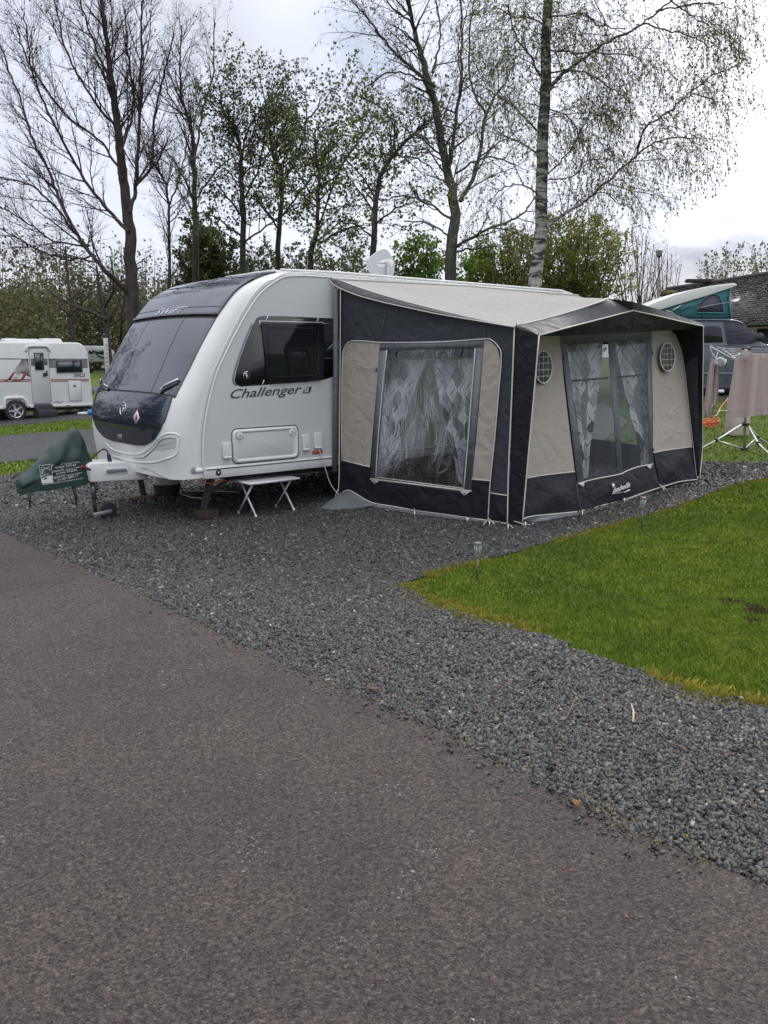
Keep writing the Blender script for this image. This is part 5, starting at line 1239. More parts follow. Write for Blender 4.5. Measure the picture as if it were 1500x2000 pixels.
class Tree:
    def __init__(s, seed): s.r = np.random.default_rng(seed); s.tv = []; s.tf = []; s.n1 = 0; s.cv = []; s.cf = []; s.n2 = 0; s.lv = []; s.nl = 0
    def tube(s, P, rad_, k, twig):
        n = len(P); T = np.gradient(P, axis=0); T /= np.linalg.norm(T, axis=1)[:, None] + 1e-9
        ref = np.eye(3)[int(np.argmin(np.abs(T).mean(0)))]; U = np.cross(T, ref); U /= np.linalg.norm(U, axis=1)[:, None] + 1e-9; Wv = np.cross(T, U)
        a = np.arange(k) * 2 * math.pi / k
        V = (P[:, None] + rad_[:, None, None] * (np.cos(a)[None, :, None] * U[:, None] + np.sin(a)[None, :, None] * Wv[:, None])).reshape(-1, 3)
        i = np.arange(n - 1)[:, None] * k; j = np.arange(k)[None]; j2 = (j + 1) % k
        F = np.stack([i + j, i + j2, i + k + j2, i + k + j], -1).reshape(-1, 4)
        if twig: s.cv.append(V); s.cf.append(F + s.n2); s.n2 += len(V)
        else: s.tv.append(V); s.tf.append(F + s.n1); s.n1 += len(V)
    def leaves(s, C, size, droop=0):
        n = len(C)
        if not n: return
        a = s.r.normal(0, 1, (n, 3)); a /= np.linalg.norm(a, axis=1)[:, None]; b = s.r.normal(0, 1, (n, 3)); b -= a * (a * b).sum(1)[:, None]; b /= np.linalg.norm(b, axis=1)[:, None]
        if droop: a = a * (1 - droop) + np.array([0, 0, -1.]) * droop; 
        z = size * s.r.uniform(.5, 1.35, n)[:, None]; a = a * z; b = b * z * .38
        s.lv.append(np.stack([C, C + a * .5 + b, C + a, C + a * .5 - b], 1).reshape(-1, 3)); s.nl += n
    def grow(s, p, d, L, r0, lev, P):
        """P: dict of per-level settings"""
        R_ = s.r; n = P['seg'][lev]; st = L / n; pts = [p]; d = d / np.linalg.norm(d)
        for i in range(n):
            d = d + R_.normal(0, P['wob'][lev], 3) + np.array([0, 0, P['up'][lev]]) / n; d /= np.linalg.norm(d); pts.append(pts[-1] + d * st)
        pts = np.array(pts); t = np.linspace(0, 1, n + 1); rad_ = r0 * (1 - .8 * t)
        s.tube(pts, np.maximum(rad_, .0022), 5 if r0 > .03 else 3, lev >= 1)
        s.children(pts, rad_, L, lev, P)
        return pts
    def children(s, pts, rad_, L, lev, P, t0=.12):
        R_ = s.r; n = len(pts) - 1
        if lev + 1 < P['levels']:
            m_ = max(1, int(L * P['den'][lev] * R_.uniform(.8, 1.2)))
            for i in range(m_):
                t = t0 + (1 - t0) * (i + R_.random()) / m_; f = t * n; k = min(int(f), n - 1); w = f - k
                q = pts[k] * (1 - w) + pts[k + 1] * w; dd = pts[k + 1] - pts[k]; dd /= np.linalg.norm(dd) + 1e-9
                e = R_.normal(0, 1, 3); e -= dd * (e @ dd); e /= np.linalg.norm(e) + 1e-9
                ang = R(R_.uniform(*P['ang'][lev])); nd = dd * math.cos(ang) + e * math.sin(ang)
                l2 = P['len'][lev] * R_.uniform(.55, 1.25) * (1 - .55 * t); r2 = min(rad_[k] * .65, P['rad'][lev]) * R_.uniform(.7, 1.1)
                s.grow(q, nd, l2, max(r2, .003), lev + 1, P)
        else:
            nlf = P.get('leaf', 0)
            if nlf:
                m_ = R_.poisson(nlf)
                if m_:
                    f = R_.uniform(.15, 1, m_) * n; k = np.minimum(f.astype(int), n - 1); w = (f - k)[:, None]
                    s.leaves(pts[k] * (1 - w) + pts[k + 1] * w + R_.normal(0, P.get('spread', .02), (m_, 3)), P['lsize'], P.get('droop', 0))
    def limb(s, P, r0, r1, par, lev0=0, t0=.2, k=8, wob=.02):
        r0 *= .80 if r0 > .15 else .56; P = smooth_path(P, 6); L = np.linalg.norm(np.diff(P, axis=0), axis=1).sum()
        P[1:-1] += s.r.normal(0, wob, P[1:-1].shape); rad_ = r0 + (r1 - r0) * np.linspace(0, 1, len(P)) ** .85
        s.tube(P, rad_, k, False); s.children(P, rad_, L, lev0, par, t0)
    def build(s, name, label, cat_, base, barkm, twigm, leafm, group=None):
        root = thing(name, label, cat_, base, 0, group); off = np.array(root.location)
        def mk(nm, V, F, mats, mi=None, smooth=True):
            me = raw_mesh(nm, V - off, F, mats, mi, smooth); o = bpy.data.objects.new(nm, me); COL.objects.link(o); o.parent = root; return o
        if s.tv: mk('trunk', np.vstack(s.tv), np.vstack(s.tf), [M(barkm)])
        V, F, mi = [], [], []
        n = 0
        if s.cv: V.append(np.vstack(s.cv)); F.append(np.vstack(s.cf)); n = len(V[0]); mi.append(np.zeros(len(F[0]), np.int32))
        if s.lv: LV = np.vstack(s.lv); V.append(LV); F.append(np.arange(len(LV)).reshape(-1, 4) + n); mi.append(np.ones(len(LV) // 4, np.int32))
        if V: mk('crown', np.vstack(V), np.vstack(F), [M(twigm), M(leafm or twigm)], np.concatenate(mi), False)
        return root
NTRI = 0
def L_(pts, D, spread=0.0, seed=0):
    """limb traced in the photo, placed at distance D with some depth of its own"""
    r_ = np.random.default_rng(seed + 11); n = len(pts); dz = np.cumsum(r_.normal(0, spread, n)); dz -= dz[0]
    return np.array([at(p[0], p[1], D + dz[i]) for i, p in enumerate(pts)])
def z6(*pts): return [(x / 2, y / 2) for x, y in pts]
def z7(*pts): return [(680 + x / 1.829, y / 1.829) for x, y in pts]
def foot(px, py, D):
    p = at(px, py, D); p[2] = gz(p[0], p[1]); return p
bare = dict(levels=4, seg=[8, 6, 4, 3], wob=[.06, .09, .11, .13], up=[.35, .30, .22, .12], den=[2.9, 4.3, 5.6], ang=[(20, 46), (22, 50), (22, 52)], len=[2.7, 1.2, .58], rad=[.032, .014, .0085], leaf=0)
# --- big bare tree on the left
D = 28
t = Tree(1); ft = foot(262, 700, D); par = dict(bare, leaf=.3, lsize=.07, den=[3.4, 4.8, 6.2])
t.limb(np.vstack([ft, L_(z6((518, 1150), (505, 900), (482, 700), (462, 520), (440, 350), (420, 200), (395, 0), (380, -160)), D, .15)]), .30, .03, par, 0, .45, 10)
for pts, r_, sd in ((z6((505, 905), (440, 840), (330, 700), (230, 520), (150, 350), (112, 200), (95, 50)), .12, 1), (z6((500, 1150), (400, 1040), (330, 960), (240, 800), (180, 650), (112, 500), (65, 350), (5, 190)), .14, 2),
                    (z6((345, 975), (200, 790), (100, 715), (-20, 690)), .08, 3), (z6((375, 1000), (250, 1010), (120, 960), (-30, 880)), .06, 4), (z6((505, 830), (530, 730), (545, 500), (550, 280), (556, 50), (560, -80)), .13, 5),
                    (z6((530, 725), (592, 640), (600, 480), (640, 300), (680, 130)), .09, 6), (z6((455, 500), (350, 370), (270, 230), (230, 90), (200, -60)), .08, 7), (z6((480, 700), (400, 560), (250, 440), (110, 240), (60, 90)), .08, 8),
                    (z6((470, 600), (520, 420), (500, 230), (490, 40)), .08, 9), (z6((350, 960), (210, 940), (90, 860), (-40, 790)), .06, 10), (z6((440, 340), (380, 200), (330, 60), (300, -80)), .07, 12)):
    t.limb(L_(pts, D, .28, sd), r_, .02, par, 0, .12, 7)
t.build('bare_tree', 'tallest bare tree at the left, many upright dark limbs, behind the large caravan nose', 'tree', ft, 'bark_dark', 'twig_dark', 'leaf_bud')
# --- second bare tree, narrower
D = 33; t = Tree(2); ft = foot(380, 700, D)
t.limb(np.vstack([ft, L_(z6((765, 1000), (762, 870), (757, 600), (742, 480), (705, 350), (710, 100)), D, .2)]), .20, .02, par, 0, .3, 8)
for pts, r_, sd in ((z6((760, 640), (790, 440), (830, 300), (842, 90)), .08, 1), (z6((765, 800), (690, 640), (600, 540)), .07, 2), (z6((765, 780), (850, 660), (930, 600)), .06, 3), (z6((745, 490), (665, 380), (640, 270)), .05, 4)):
    t.limb(L_(pts, D, .3, sd), r_, .02, par, 0, .1, 6)
t.build('bare_tree', 'slender bare tree right of the tallest left tree, thin top above the leafy ones', 'tree', ft, 'bark_dark', 'twig_dark', 'leaf_bud')
D = 36; t = Tree(3); ft = foot(330, 700, D)
t.limb(np.vstack([ft, L_(z6((660, 1130), (660, 800), (640, 700), (605, 640)), D, .2)]), .14, .03, par, 0, .2, 8)
t.limb(L_(z6((662, 800), (700, 700), (720, 600), (745, 500)), D, .2, 2), .07, .02, par, 0, .1, 6)
t.build('bare_tree', 'small thin forked bare tree between the tallest left tree and the slender one', 'tree', ft, 'bark_dark', 'twig_dark', 'leaf_bud')
# --- budding trees in the middle
bud = dict(bare, up=[.18, .12, .08, .04], ang=[(35, 70), (30, 60), (30, 60)], den=[3.2, 4.6, 5.6], len=[2.2, 1.1, .5], leaf=4.4, lsize=.10, spread=.06)
for i, (D, base, pts, limbs, lab, lm) in enumerate((
    (30, 475, z6((950, 1010), (945, 700), (935, 560), (872, 430), (860, 330)), (z6((948, 800), (1010, 650), (1040, 450), (1010, 290)), z6((940, 620), (980, 480), (1060, 400), (1110, 300)), z6((950, 860), (880, 760), (820, 690)), z6((950, 950), (1050, 880), (1150, 800)), z6((948, 930), (860, 860), (790, 830))), 'leafing tree with straight dark trunk, first left of the middle group above the caravan roof', 'leaf_dark'),
    (31, 545, z6((1085, 1040), (1100, 700), (1065, 600), (1050, 450)), (z6((1100, 720), (1170, 590), (1200, 400), (1160, 350)), z6((1095, 850), (1180, 740), (1250, 640)), z6((1092, 900), (1020, 800), (960, 740)), z6((1190, 480), (1240, 420), (1252, 380))), 'leafing tree with forked dark trunk in the centre of the middle group', 'leaf_dark'),
    (29, 612, z6((1215, 1050), (1238, 880), (1242, 650), (1230, 500)), (z6((1238, 900), (1330, 660), (1400, 550), (1460, 470)), z6((1240, 700), (1290, 560), (1330, 450)), z6((1240, 800), (1180, 700), (1130, 620)), z6((1238, 960), (1330, 900), (1420, 880))), 'leafing tree with mossy trunk leaning right, last of the middle group', 'leaf_young'))):
    t = Tree(20 + i); ft = foot(base, 700, D)
    t.limb(np.vstack([ft, L_(pts, D, .2, i)]), .17, .02, bud, 0, .35, 8)
    for j, l in enumerate(limbs): t.limb(L_(l, D, .35, j + i * 5), .07, .018, bud, 0, .08, 6)
    t.build('leafing_tree', lab, 'tree', ft, 'bark_dark', 'twig_dark', lm, 'leafing trees above the caravan roof')
# --- tree behind the dish
D = 27; t = Tree(31); ft = foot(722, 700, D); p6 = dict(bud, leaf=2.8, lsize=.11, den=[3.2, 4.4, 5.2])
t.limb(np.vstack([ft, L_(z7((90, 930), (105, 680), (150, 570), (240, 470), (300, 420)), D, .2)]), .16, .02, p6, 0, .3, 8)
for j, l in enumerate((z7((150, 570), (165, 460), (110, 380), (30, 340)), z7((105, 720), (40, 620), (-30, 560)), z7((100, 800), (180, 740), (260, 720)), z7((100, 860), (20, 800), (-60, 790)), z7((160, 560), (230, 560), (300, 600)))): t.limb(L_(l, D, .3, j), .06, .015, p6, 0, .08, 6)
t.build('leafing_tree', 'leafing tree with a curved trunk rising right behind the satellite dish', 'tree', ft, 'bark_dark', 'twig_dark', 'leaf_young', 'leafing trees above the caravan roof')
# --- big forked tree
D = 24; t = Tree(32); ft = foot(880, 700, D); p7 = dict(bare, up=[.10, .08, .03, .0], wob=[.08, .11, .13, .15], ang=[(30, 65), (30, 60), (30, 60)], den=[3.5, 4.8, 5.6], len=[2.0, 1.0, .48], leaf=1.3, lsize=.06, spread=.02)
t.limb(np.vstack([ft, L_(z7((365, 1000), (378, 730), (345, 570), (312, 380), (262, 200), (225, 60), (200, -80)), D, .15)]), .25, .03, p7, 0, .3, 9)
for j, (l, r_) in enumerate(((z7((380, 720), (362, 600), (388, 400), (408, 200), (400, 0), (395, -90)), .13), (z7((400, 720), (460, 600), (495, 400), (560, 300), (600, 200)), .12), (z7((390, 880), (480, 825), (600, 780), (675, 700)), .09), (z7((385, 900), (430, 890), (530, 880)), .06),
                            (z7((312, 310), (180, 200), (90, 90), (15, 5)), .08), (z7((365, 780), (270, 720), (190, 700), (120, 720)), .06), (z7((370, 850), (290, 800), (200, 790)), .05), (z7((340, 560), (250, 490), (190, 450)), .05), (z7((300, 260), (330, 130), (310, 0)), .06), (z7((495, 420), (440, 300), (430, 150), (450, 0)), .07), (z7((310, 330), (250, 280), (150, 260), (60, 310)), .05), (z7((225, 80), (150, 20), (110, -60)), .05), (z7((380, 620), (500, 560), (600, 590)), .06))):
    t.limb(L_(l, D, .3, j), r_, .018, p7, 0, .08, 7)
t.build('bare_tree', 'big forked tree with dark spreading limbs, left of the birch behind the awning roof', 'tree', ft, 'bark_grey', 'twig_dark', 'leaf_young')
# --- birch
D = 16.5; t = Tree(33); ft = foot(1040, 700, D)
pb = dict(levels=4, seg=[7, 6, 6, 4], wob=[.07, .08, .07, .08], up=[.05, -.25, -1.1, -1.5], den=[5.2, 7.0, 7.0], ang=[(35, 75), (35, 70), (25, 70)], len=[1.6, 1.0, .66], rad=[.013, .0062, .0036], leaf=6.5, lsize=.045, spread=.012, droop=.55)
t.limb(np.vstack([ft, L_(z7((665, 1030), (687, 850), (692, 650), (697, 450), (706, 300), (706, 150), (716, 0), (722, -90)), D, .05)]), .175, .08, dict(pb, den=[4.2, 6.5, 7]), 0, .45, 10, .008)
for j, (l, r_) in enumerate(((z7((710, 330), (760, 270), (830, 215), (930, 150), (1050, 85), (1160, 0), (1220, -60)), .075), (z7((705, 815), (760, 770), (830, 730), (900, 670), (1000, 585), (1080, 515), (1200, 490), (1260, 520)), .065),
                            (z7((1035, 545), (1060, 460), (1150, 395), (1220, 330), (1300, 270), (1390, 235)), .04), (z7((700, 300), (650, 200), (600, 130), (570, 20)), .045), (z7((690, 480), (640, 430), (590, 380), (530, 340), (470, 300)), .04), (z7((690, 560), (620, 510), (540, 480), (450, 450)), .035),
                            (z7((710, 260), (820, 250), (900, 290), (960, 330), (1020, 370)), .03), (z7((715, 180), (800, 190), (900, 190), (1020, 200), (1060, 240)), .03), (z7((720, 60), (830, 50), (900, 90), (990, 105)), .03), (z7((930, 150), (920, 80), (880, 0)), .03), (z7((715, 620), (790, 540), (850, 430), (870, 400)), .03),
                            (z7((715, 640), (800, 630), (860, 570), (960, 575)), .028), (z7((720, 390), (790, 420), (830, 500), (850, 560)), .025), (z7((1150, 0), (1230, 60), (1300, 100)), .03), (z7((1050, 85), (1150, 110), (1230, 130), (1290, 170)), .03), (z7((690, 700), (620, 660), (560, 670), (500, 720)), .028), (z7((715, 100), (650, 60), (590, 60), (520, 20)), .03),
                            (z7((1220, 330), (1290, 350), (1350, 380)), .022), (z7((1080, 515), (1130, 560), (1150, 620)), .02), (z7((830, 735), (870, 700), (920, 690), (970, 730)), .022), (z7((1100, 40), (1200, 20), (1300, 10), (1370, 30)), .03))):
    t.limb(L_(l, D, .22, j), r_, .010, pb, 0, .12, 6, .012)
t.build('birch_tree', 'silver birch with white and black bark and drooping leafy twigs rising behind the awning', 'tree', ft, 'bark_birch', 'twig_birch', 'leaf_birch')
# --- shrubs and far trees
def shrub(name, label, D, cx, top, halfw, seed, barkm, twigm, leafm, leaf, lsize, n=14, par_=None, cat_='tree', group=None, flare=1.0):
    t = Tree(seed); ft = foot(cx, 700, D); r_ = t.r
    par2 = par_ or dict(levels=3, seg=[6, 5, 4], wob=[.07, .1, .12], up=[.25, .2, .1], den=[3.0, 4.6], ang=[(20, 45), (25, 50)], len=[1.5, .7], rad=[.02, .009], leaf=leaf, lsize=lsize, spread=.05)
    for i in range(n):
        a = -1 + 2 * (i + .5) / n; ex = cx + halfw * a * flare + r_.normal(0, halfw * .06); ey = top + (550 - top) * (abs(a) ** 2.2) * .55 + r_.normal(0, 8)
        tip = at(ex, ey, D + r_.uniform(-1.5, 1.5)); mid = ft * .5 + tip * .5; mid[:2] = ft[:2] * .62 + tip[:2] * .38; mid += r_.normal(0, .1, 3)
        t.limb(np.array([ft + r_.normal(0, .12, 3) * [1, 1, 0], mid, tip]), .06, .012, par2, 0, .15, 5)
    return t.build(name, label, cat_, ft, barkm, twigm, leafm, group)
shrub('willow_tree', 'yellow green rounded willow with many thin upright stems right of the birch trunk', 24, 1118, 452, 95, 41, 'bark_grey', 'twig_birch', 'leaf_willow', 20, .075, 30)
shrub('willow_tree', 'olive green willow bush left of the birch trunk', 26, 1000, 474, 55, 42, 'bark_grey', 'twig_birch', 'leaf_willow', 17, .075, 17)
shrub('bush', 'bright lime green bush left of the birch, low above the awning roof', 27, 940, 508, 26, 43, 'bark_grey', 'twig_birch', 'leaf_lime', 22, .10, 10, cat_='bush')
shrub('bush', 'bright green bush right of the satellite dish, behind the forked tree trunk', 29, 822, 480, 34, 44, 'bark_grey', 'twig_birch', 'leaf_lime', 18, .11, 11, cat_='bush')
shrub('bare_tree', 'pale bare tree with upright twigs between the willow and the stone building', 36, 1243, 462, 58, 45, 'bark_grey', 'twig_dark', 'leaf_bud', .6, .07, 16, dict(levels=4, seg=[6, 5, 4, 3], wob=[.06, .1, .12, .12], up=[.4, .3, .2, .1], den=[1.9, 2.6, 3.4], ang=[(20, 40), (25, 45), (25, 50)], len=[1.8, .9, .5], rad=[.022, .012, .008], leaf=.4, lsize=.08))
shrub('bare_tree', 'small bare tree at the left corner of the stone building roof', 40, 1300, 500, 36, 48, 'bark_grey', 'twig_dark', 'leaf_bud', .5, .07, 9)
shrub('sparse_tree', 'far sparse tree showing over the building roof, left one of two', 58, 1412, 492, 48, 46, 'bark_grey', 'twig_dark', 'leaf_young', 2.4, .17, 12, group='far trees over the roof')
shrub('sparse_tree', 'far sparse tree at the right photo edge over the building roof', 58, 1484, 492, 26, 47, 'bark_grey', 'twig_dark', 'leaf_young', 2.4, .17, 9, group='far trees over the roof')
shrub('bush', 'dark green dense bush left of the middle trees, just above the caravan front roof', 38, 402, 455, 52, 49, 'bark_grey', 'twig_dark', 'leaf_dark', 26, .13, 15, cat_='bush')
shrub('bush', 'green bush under the middle trees above the caravan roof', 38, 520, 498, 80, 50, 'bark_grey', 'twig_dark', 'leaf_dark', 15, .13, 13, cat_='bush')
shrub('bush', 'dark low bush under the rightmost middle tree', 38, 655, 500, 70, 53, 'bark_grey', 'twig_dark', 'leaf_dark', 11, .13, 11, cat_='bush')

# --- smaller trees in front of the left wood
for i, (D, bx, pts, limbs, r0, lab) in enumerate((
    (55, 142, [(142, 655), (140, 600), (132, 545), (128, 480)], ([(141, 615), (120, 590), (95, 570)], [(141, 610), (170, 580), (190, 540)]), .26, 'dark trunked tree at the wood edge above the roof end of the left caravan'),
    (46, 210, [(212, 690), (208, 630), (195, 570), (188, 520)], ([(207, 625), (180, 610), (130, 590), (85, 560)], [(208, 625), (232, 590), (236, 540)], [(205, 600), (222, 560), (215, 500)]), .30, 'low branching tree at the wood edge, its trunk between the two caravans'),
    (48, 236, [(236, 690), (238, 630), (245, 570), (250, 500)], ([(238, 620), (225, 590), (210, 560)],), .16, 'thin straight tree close behind the low branching one'))):
    t = Tree(60 + i); pw_ = dict(levels=4, seg=[6, 5, 4, 3], wob=[.08, .1, .12, .12], up=[.15, .1, .05, .0], den=[.9, 1.7, 2.4], ang=[(35, 70), (30, 60), (30, 60)], len=[4.0, 1.9, .9], rad=[.06, .025, .014], leaf=1.6, lsize=.2, spread=.1)
    ft = foot(bx, 700, D); t.limb(np.vstack([ft, L_(pts, D, .3, i)]), r0, .05, pw_, 0, .3, 7)
    for j, l in enumerate(limbs): t.limb(L_(l, D, .4, j), r0 * .5, .04, pw_, 0, .05, 6)
    t.build('woodland_tree', lab, 'tree', ft, 'bark_dark', 'twig_dark', 'leaf_young', 'trees at the edge of the left wood')
# --- the far wood as one mass: trunks, twigs and leaf clumps
t = Tree(70); r_ = t.r
pw_ = dict(levels=3, seg=[6, 4, 3], wob=[.07, .1, .12], up=[.3, .2, .1], den=[.75, .9], ang=[(25, 60), (25, 60)], len=[5.0, 2.6], rad=[.07, .045], leaf=2.2, lsize=.40, spread=.4)
for i in range(130):
    px = r_.uniform(-160, 760); D = r_.uniform(120, 150) if 130 < px < 250 else r_.uniform(95, 150); topy = (468 if px < 130 else 505 if px < 330 else 525) + 12 * math.sin(px * .045) + r_.normal(0, 20)
    ft = foot(px, 700, D); tip = at(px + r_.normal(0, 8), topy, D); mid = (ft + tip) / 2 + r_.normal(0, .5, 3)
    t.limb(np.array([ft, mid, tip]), r_.uniform(.12, .24), .03, pw_, 0, .2, 5)
# leaf masses: clumps through the volume, thinner towards the top
nC = 800
for i in range(nC):
    px = r_.uniform(-180, 800); D = r_.uniform(118, 150) if 120 < px < 260 else r_.uniform(82, 150); hmax = (592 if px < 200 else 600) - r_.random() ** 2.4 * (125 if px < 160 else 85)
    py = r_.uniform(hmax, 700); c = at(px, py, D); c[2] = max(c[2], .4); n = int(r_.uniform(90, 230)); rad_ = r_.uniform(.9, 2.2)
    q = c + r_.normal(0, 1, (n, 3)) * [rad_, rad_, rad_ * .7]; q[:, 2] = np.maximum(q[:, 2], -.2); t.leaves(q, .40)
for i in range(420):                                                   # the wood runs on to the left of the picture
    az = R(r_.uniform(-95, -30)); D = r_.uniform(50, 80); c = np.array([math.sin(az) * D, math.cos(az) * D, r_.random() ** 1.5 * 9.5]); n = int(r_.uniform(40, 90)); rad_ = r_.uniform(1.2, 2.4)
    q = c + r_.normal(0, 1, (n, 3)) * [rad_, rad_, rad_ * .7]; q[:, 2] = np.maximum(q[:, 2], -.2); t.leaves(q, .6)
V, F, mi, n = [], [], [], 0
for a, b, k in ((np.vstack(t.tv), np.vstack(t.tf), 0), (np.vstack(t.cv), np.vstack(t.cf), 0)): V.append(a); F.append(b + n); mi.append(np.full(len(b), k, np.int32)); n += len(a)
LV = np.vstack(t.lv); V.append(LV); F.append(np.arange(len(LV)).reshape(-1, 4) + n); mi.append(np.ones(len(LV) // 4, np.int32))
me = raw_mesh('woodland', np.vstack(V), np.vstack(F), [M('bark_dark'), M('wood_mass')], np.concatenate(mi)); o = bpy.data.objects.new('woodland', me); COL.objects.link(o); tag(o, kind='stuff')
# --- leafy trees left of the picture, seen only mirrored in the caravan's front glass
for i, (x, y, h, w) in enumerate(((-20.5, 25.5, 11, 3.2), (-25, 35, 13, 3.5), (-24, 17, 14, 5))):
    t = Tree(80 + i); r_ = t.r; ft = np.array([x, y, gz(x, y)])
    par2 = dict(levels=3, seg=[5, 4, 3], wob=[.08, .1, .12], up=[.15, .1, .05], den=[1.6, 2.4], ang=[(30, 60), (30, 60)], len=[2.2, 1.1], rad=[.04, .015], leaf=7, lsize=.22, spread=.18)
    for k in range(12):
        a = k * 2.4; tip = ft + [math.cos(a) * w * .8 * r_.random(), math.sin(a) * w * .8 * r_.random(), h * r_.uniform(.6, 1)]; t.limb(np.array([ft + r_.normal(0, .05, 3) * [1, 1, 0], ft * .5 + tip * .5 + r_.normal(0, .3, 3), tip]), .14, .03, par2, 0, .3, 5)
    t.build('leafy_tree', ['leafy tree mirrored in the lower middle of the caravan front glass', 'leafy tree mirrored at the left of the caravan front glass', 'tall leafy tree mirrored at the right of the caravan front glass'][i], 'tree', ft, 'bark_grey', 'twig_dark', 'leaf_dark', 'trees mirrored in the caravan glass')
# =================================================================== FAR CARAVAN (left)
FD = 24.0; fo = at(30, 820, FD); fo[2] = gz(fo[0], fo[1])
# drop the origin so that it meets the line of sight to the wheel foot
for _ in range(30):
    d = ray(30, 820); tt_ = (fo[2] - cC[2]) / d[2]; q = cC + d * tt_; fo = np.array([q[0], q[1], gz(q[0], q[1])])
print('far caravan at', fo)
def oC(px, py, off=0.): return plane(px, py, fo + AY * off, AY)
def z9(x, y): return x / 7.143, 640 + y / 7.143
fc = thing('caravan', 'smaller white caravan with red stripes, cut off by the left photo edge', 'caravan', fo + AX * -.5 - AY * 1.1, math.atan2(AX[1], AX[0]))
m = MT('fade_decal'); szz = m.n('ShaderNodeSeparateXYZ', {'Vector': m.obj()}).outputs[2]
zt_, zb_ = oC(*z9(800, 432))[2] - fo[2], oC(*z9(800, 560))[2] - fo[2]
ff = m.math('DIVIDE', m.math('SUBTRACT', szz, zb_), zt_ - zb_); m.col(m.ramp(ff, [(.0, (.58, .58, .60)), (.5, (.22, .21, .25)), (1, (.02, .018, .022))])); m.set(Roughness=.3)
XL = oC(-60, 700); XLx = (XL - fo) @ AX - 1.2
out_ = [(1080, 207), (1130, 222), (1180, 262), (1212, 310), (1228, 360), (1245, 500), (1262, 650), (1285, 850), (1304, 1050), (1302, 1080)]
P = [oC(*z9(*p)) for p in out_]; zt = P[0][2]; zb = P[-1][2]
poly = [fo + AX * XLx + Z3 * (zb - fo[2]), fo + AX * XLx + Z3 * (zt - fo[2])] + P
mb = MB(); mb.prism(poly, -AY * 2.15); fb = obj('body', mb, 'white_grp', fc, bevel=.05, seg=3)
def fp(name, pts, off, th, mat, parent=fb, **k):
    mb = MB(); mb.prism([oC(*z9(*p), off) for p in pts], AY * th); return obj(name, mb, mat, parent, **k)
def ft_(name, pts, off, r, mat, parent=fb, closed=False, sm=False):
    q = [oC(*z9(*p), off) for p in pts]; q = smooth_path(q, 4) if sm else q
    mb = MB(); mb.tube(q, r, 6, closed=closed); return obj(name, mb, mat, parent)
fp('stripe', [(-200, 428), (285, 430), (280, 440), (-200, 440)], .003, .003, 'decal_black')
fp('fade_band', [(290, 432), (392, 432), (420, 690), (200, 590), (300, 455)], .003, .003, 'fade_decal'); fp('fade_band', [(682, 432), (1216, 432), (1225, 560), (690, 560)], .003, .003, 'fade_decal')
for y in (722, 745): 
    for a, b in ((-200, 425), (450, 690), (712, 1242)):
        if y == 745 and b > 1000: fp('stripe', [(712, y - 6), (945, y - 6), (945, y + 6), (712, y + 6)], .003, .003, 'red_mark'); fp('stripe', [(1130, y - 9), (1242, y - 9), (1242, y + 3), (1130, y + 3)], .003, .003, 'red_mark'); continue
        fp('stripe', [(a, y - 5 + (8 if a < 400 else 0)), (b, y - 5), (b, y + 6), (a, y + 6 + (8 if a < 400 else 0))], .003, .003, 'red_mark')
fp('swoosh', [(60, 740), (115, 712), (185, 618), (215, 612), (150, 720), (95, 742)], .006, .002, 'red_mark'); fp('swoosh', [(345, 622), (388, 622), (330, 712), (300, 736), (280, 732), (320, 680), (312, 668)], .006, .002, 'red_mark'); fp('swoosh', [(205, 620), (350, 622), (350, 630), (205, 628)], .007, .002, 'decal_black')
ft_('swoosh_line', [(230, 655), (245, 645), (290, 643)], .006, .012, 'seam_grey'); ft_('swoosh_line', [(190, 708), (205, 690), (250, 690)], .006, .012, 'seam_grey'); fp('swoosh', [(170, 735), (285, 730), (285, 737), (170, 741)], .006, .002, 'decal_black')
dr = fp('door', [(402, 330), (415, 300), (450, 294), (625, 292), (655, 305), (668, 350), (690, 720), (715, 1040), (705, 1052), (490, 1058), (468, 1045), (460, 1000), (440, 720)], .008, .02, 'white_side', fc, bevel=.008)
fp('fade_band', [(425, 434), (476, 434), (482, 530), (432, 530)], .032, .002, 'fade_decal', dr); fp('fade_band', [(612, 434), (660, 434), (664, 520), (618, 520)], .032, .002, 'fade_decal', dr)
ft_('door_gap', [(402, 330), (415, 300), (450, 292), (625, 290), (658, 303), (670, 350), (692, 720), (718, 1040), (705, 1056), (490, 1062), (466, 1045), (458, 1000), (438, 720)], .010, .012, 'seam_grey', dr, True)
wd = fp('door_window', [(470, 350), (600, 350), (614, 588), (490, 590)], .030, .03, 'black_plastic', dr, bevel=.01); fp('pane', [(484, 366), (588, 366), (600, 574), (502, 576)], .062, .004, 'black_gloss', wd)
fp('door_handle', [(600, 628), (660, 625), (668, 665), (620, 685), (603, 680)], .03, .03, 'black_plastic', dr, bevel=.008); fp('lock', [(643, 602), (664, 602), (665, 618), (644, 619)], .03, .015, 'black_plastic', dr)
ft_('rain_hood', [(360, 325), (372, 285), (400, 262), (520, 256), (640, 260), (680, 288), (702, 325)], .03, .035, 'white_trim', fb, sm=True)
sw_ = fp('side_window', [(775, 460), (1138, 452), (1150, 622), (790, 630)], .006, .035, 'black_plastic', fc, bevel=.015); fp('pane', [(800, 478), (1112, 472), (1122, 602), (812, 608)], .043, .003, 'black_gloss', sw_)
lk_ = fp('locker_door', [(950, 742), (1122, 738), (1142, 1000), (1135, 1015), (988, 1024), (975, 1015)], .006, .012, 'white_trim', fc, bevel=.006); ft_('locker_gap', [(948, 740), (1124, 736), (1144, 1000), (1137, 1018), (987, 1027), (973, 1015)], .010, .008, 'seam_grey', lk_, True)
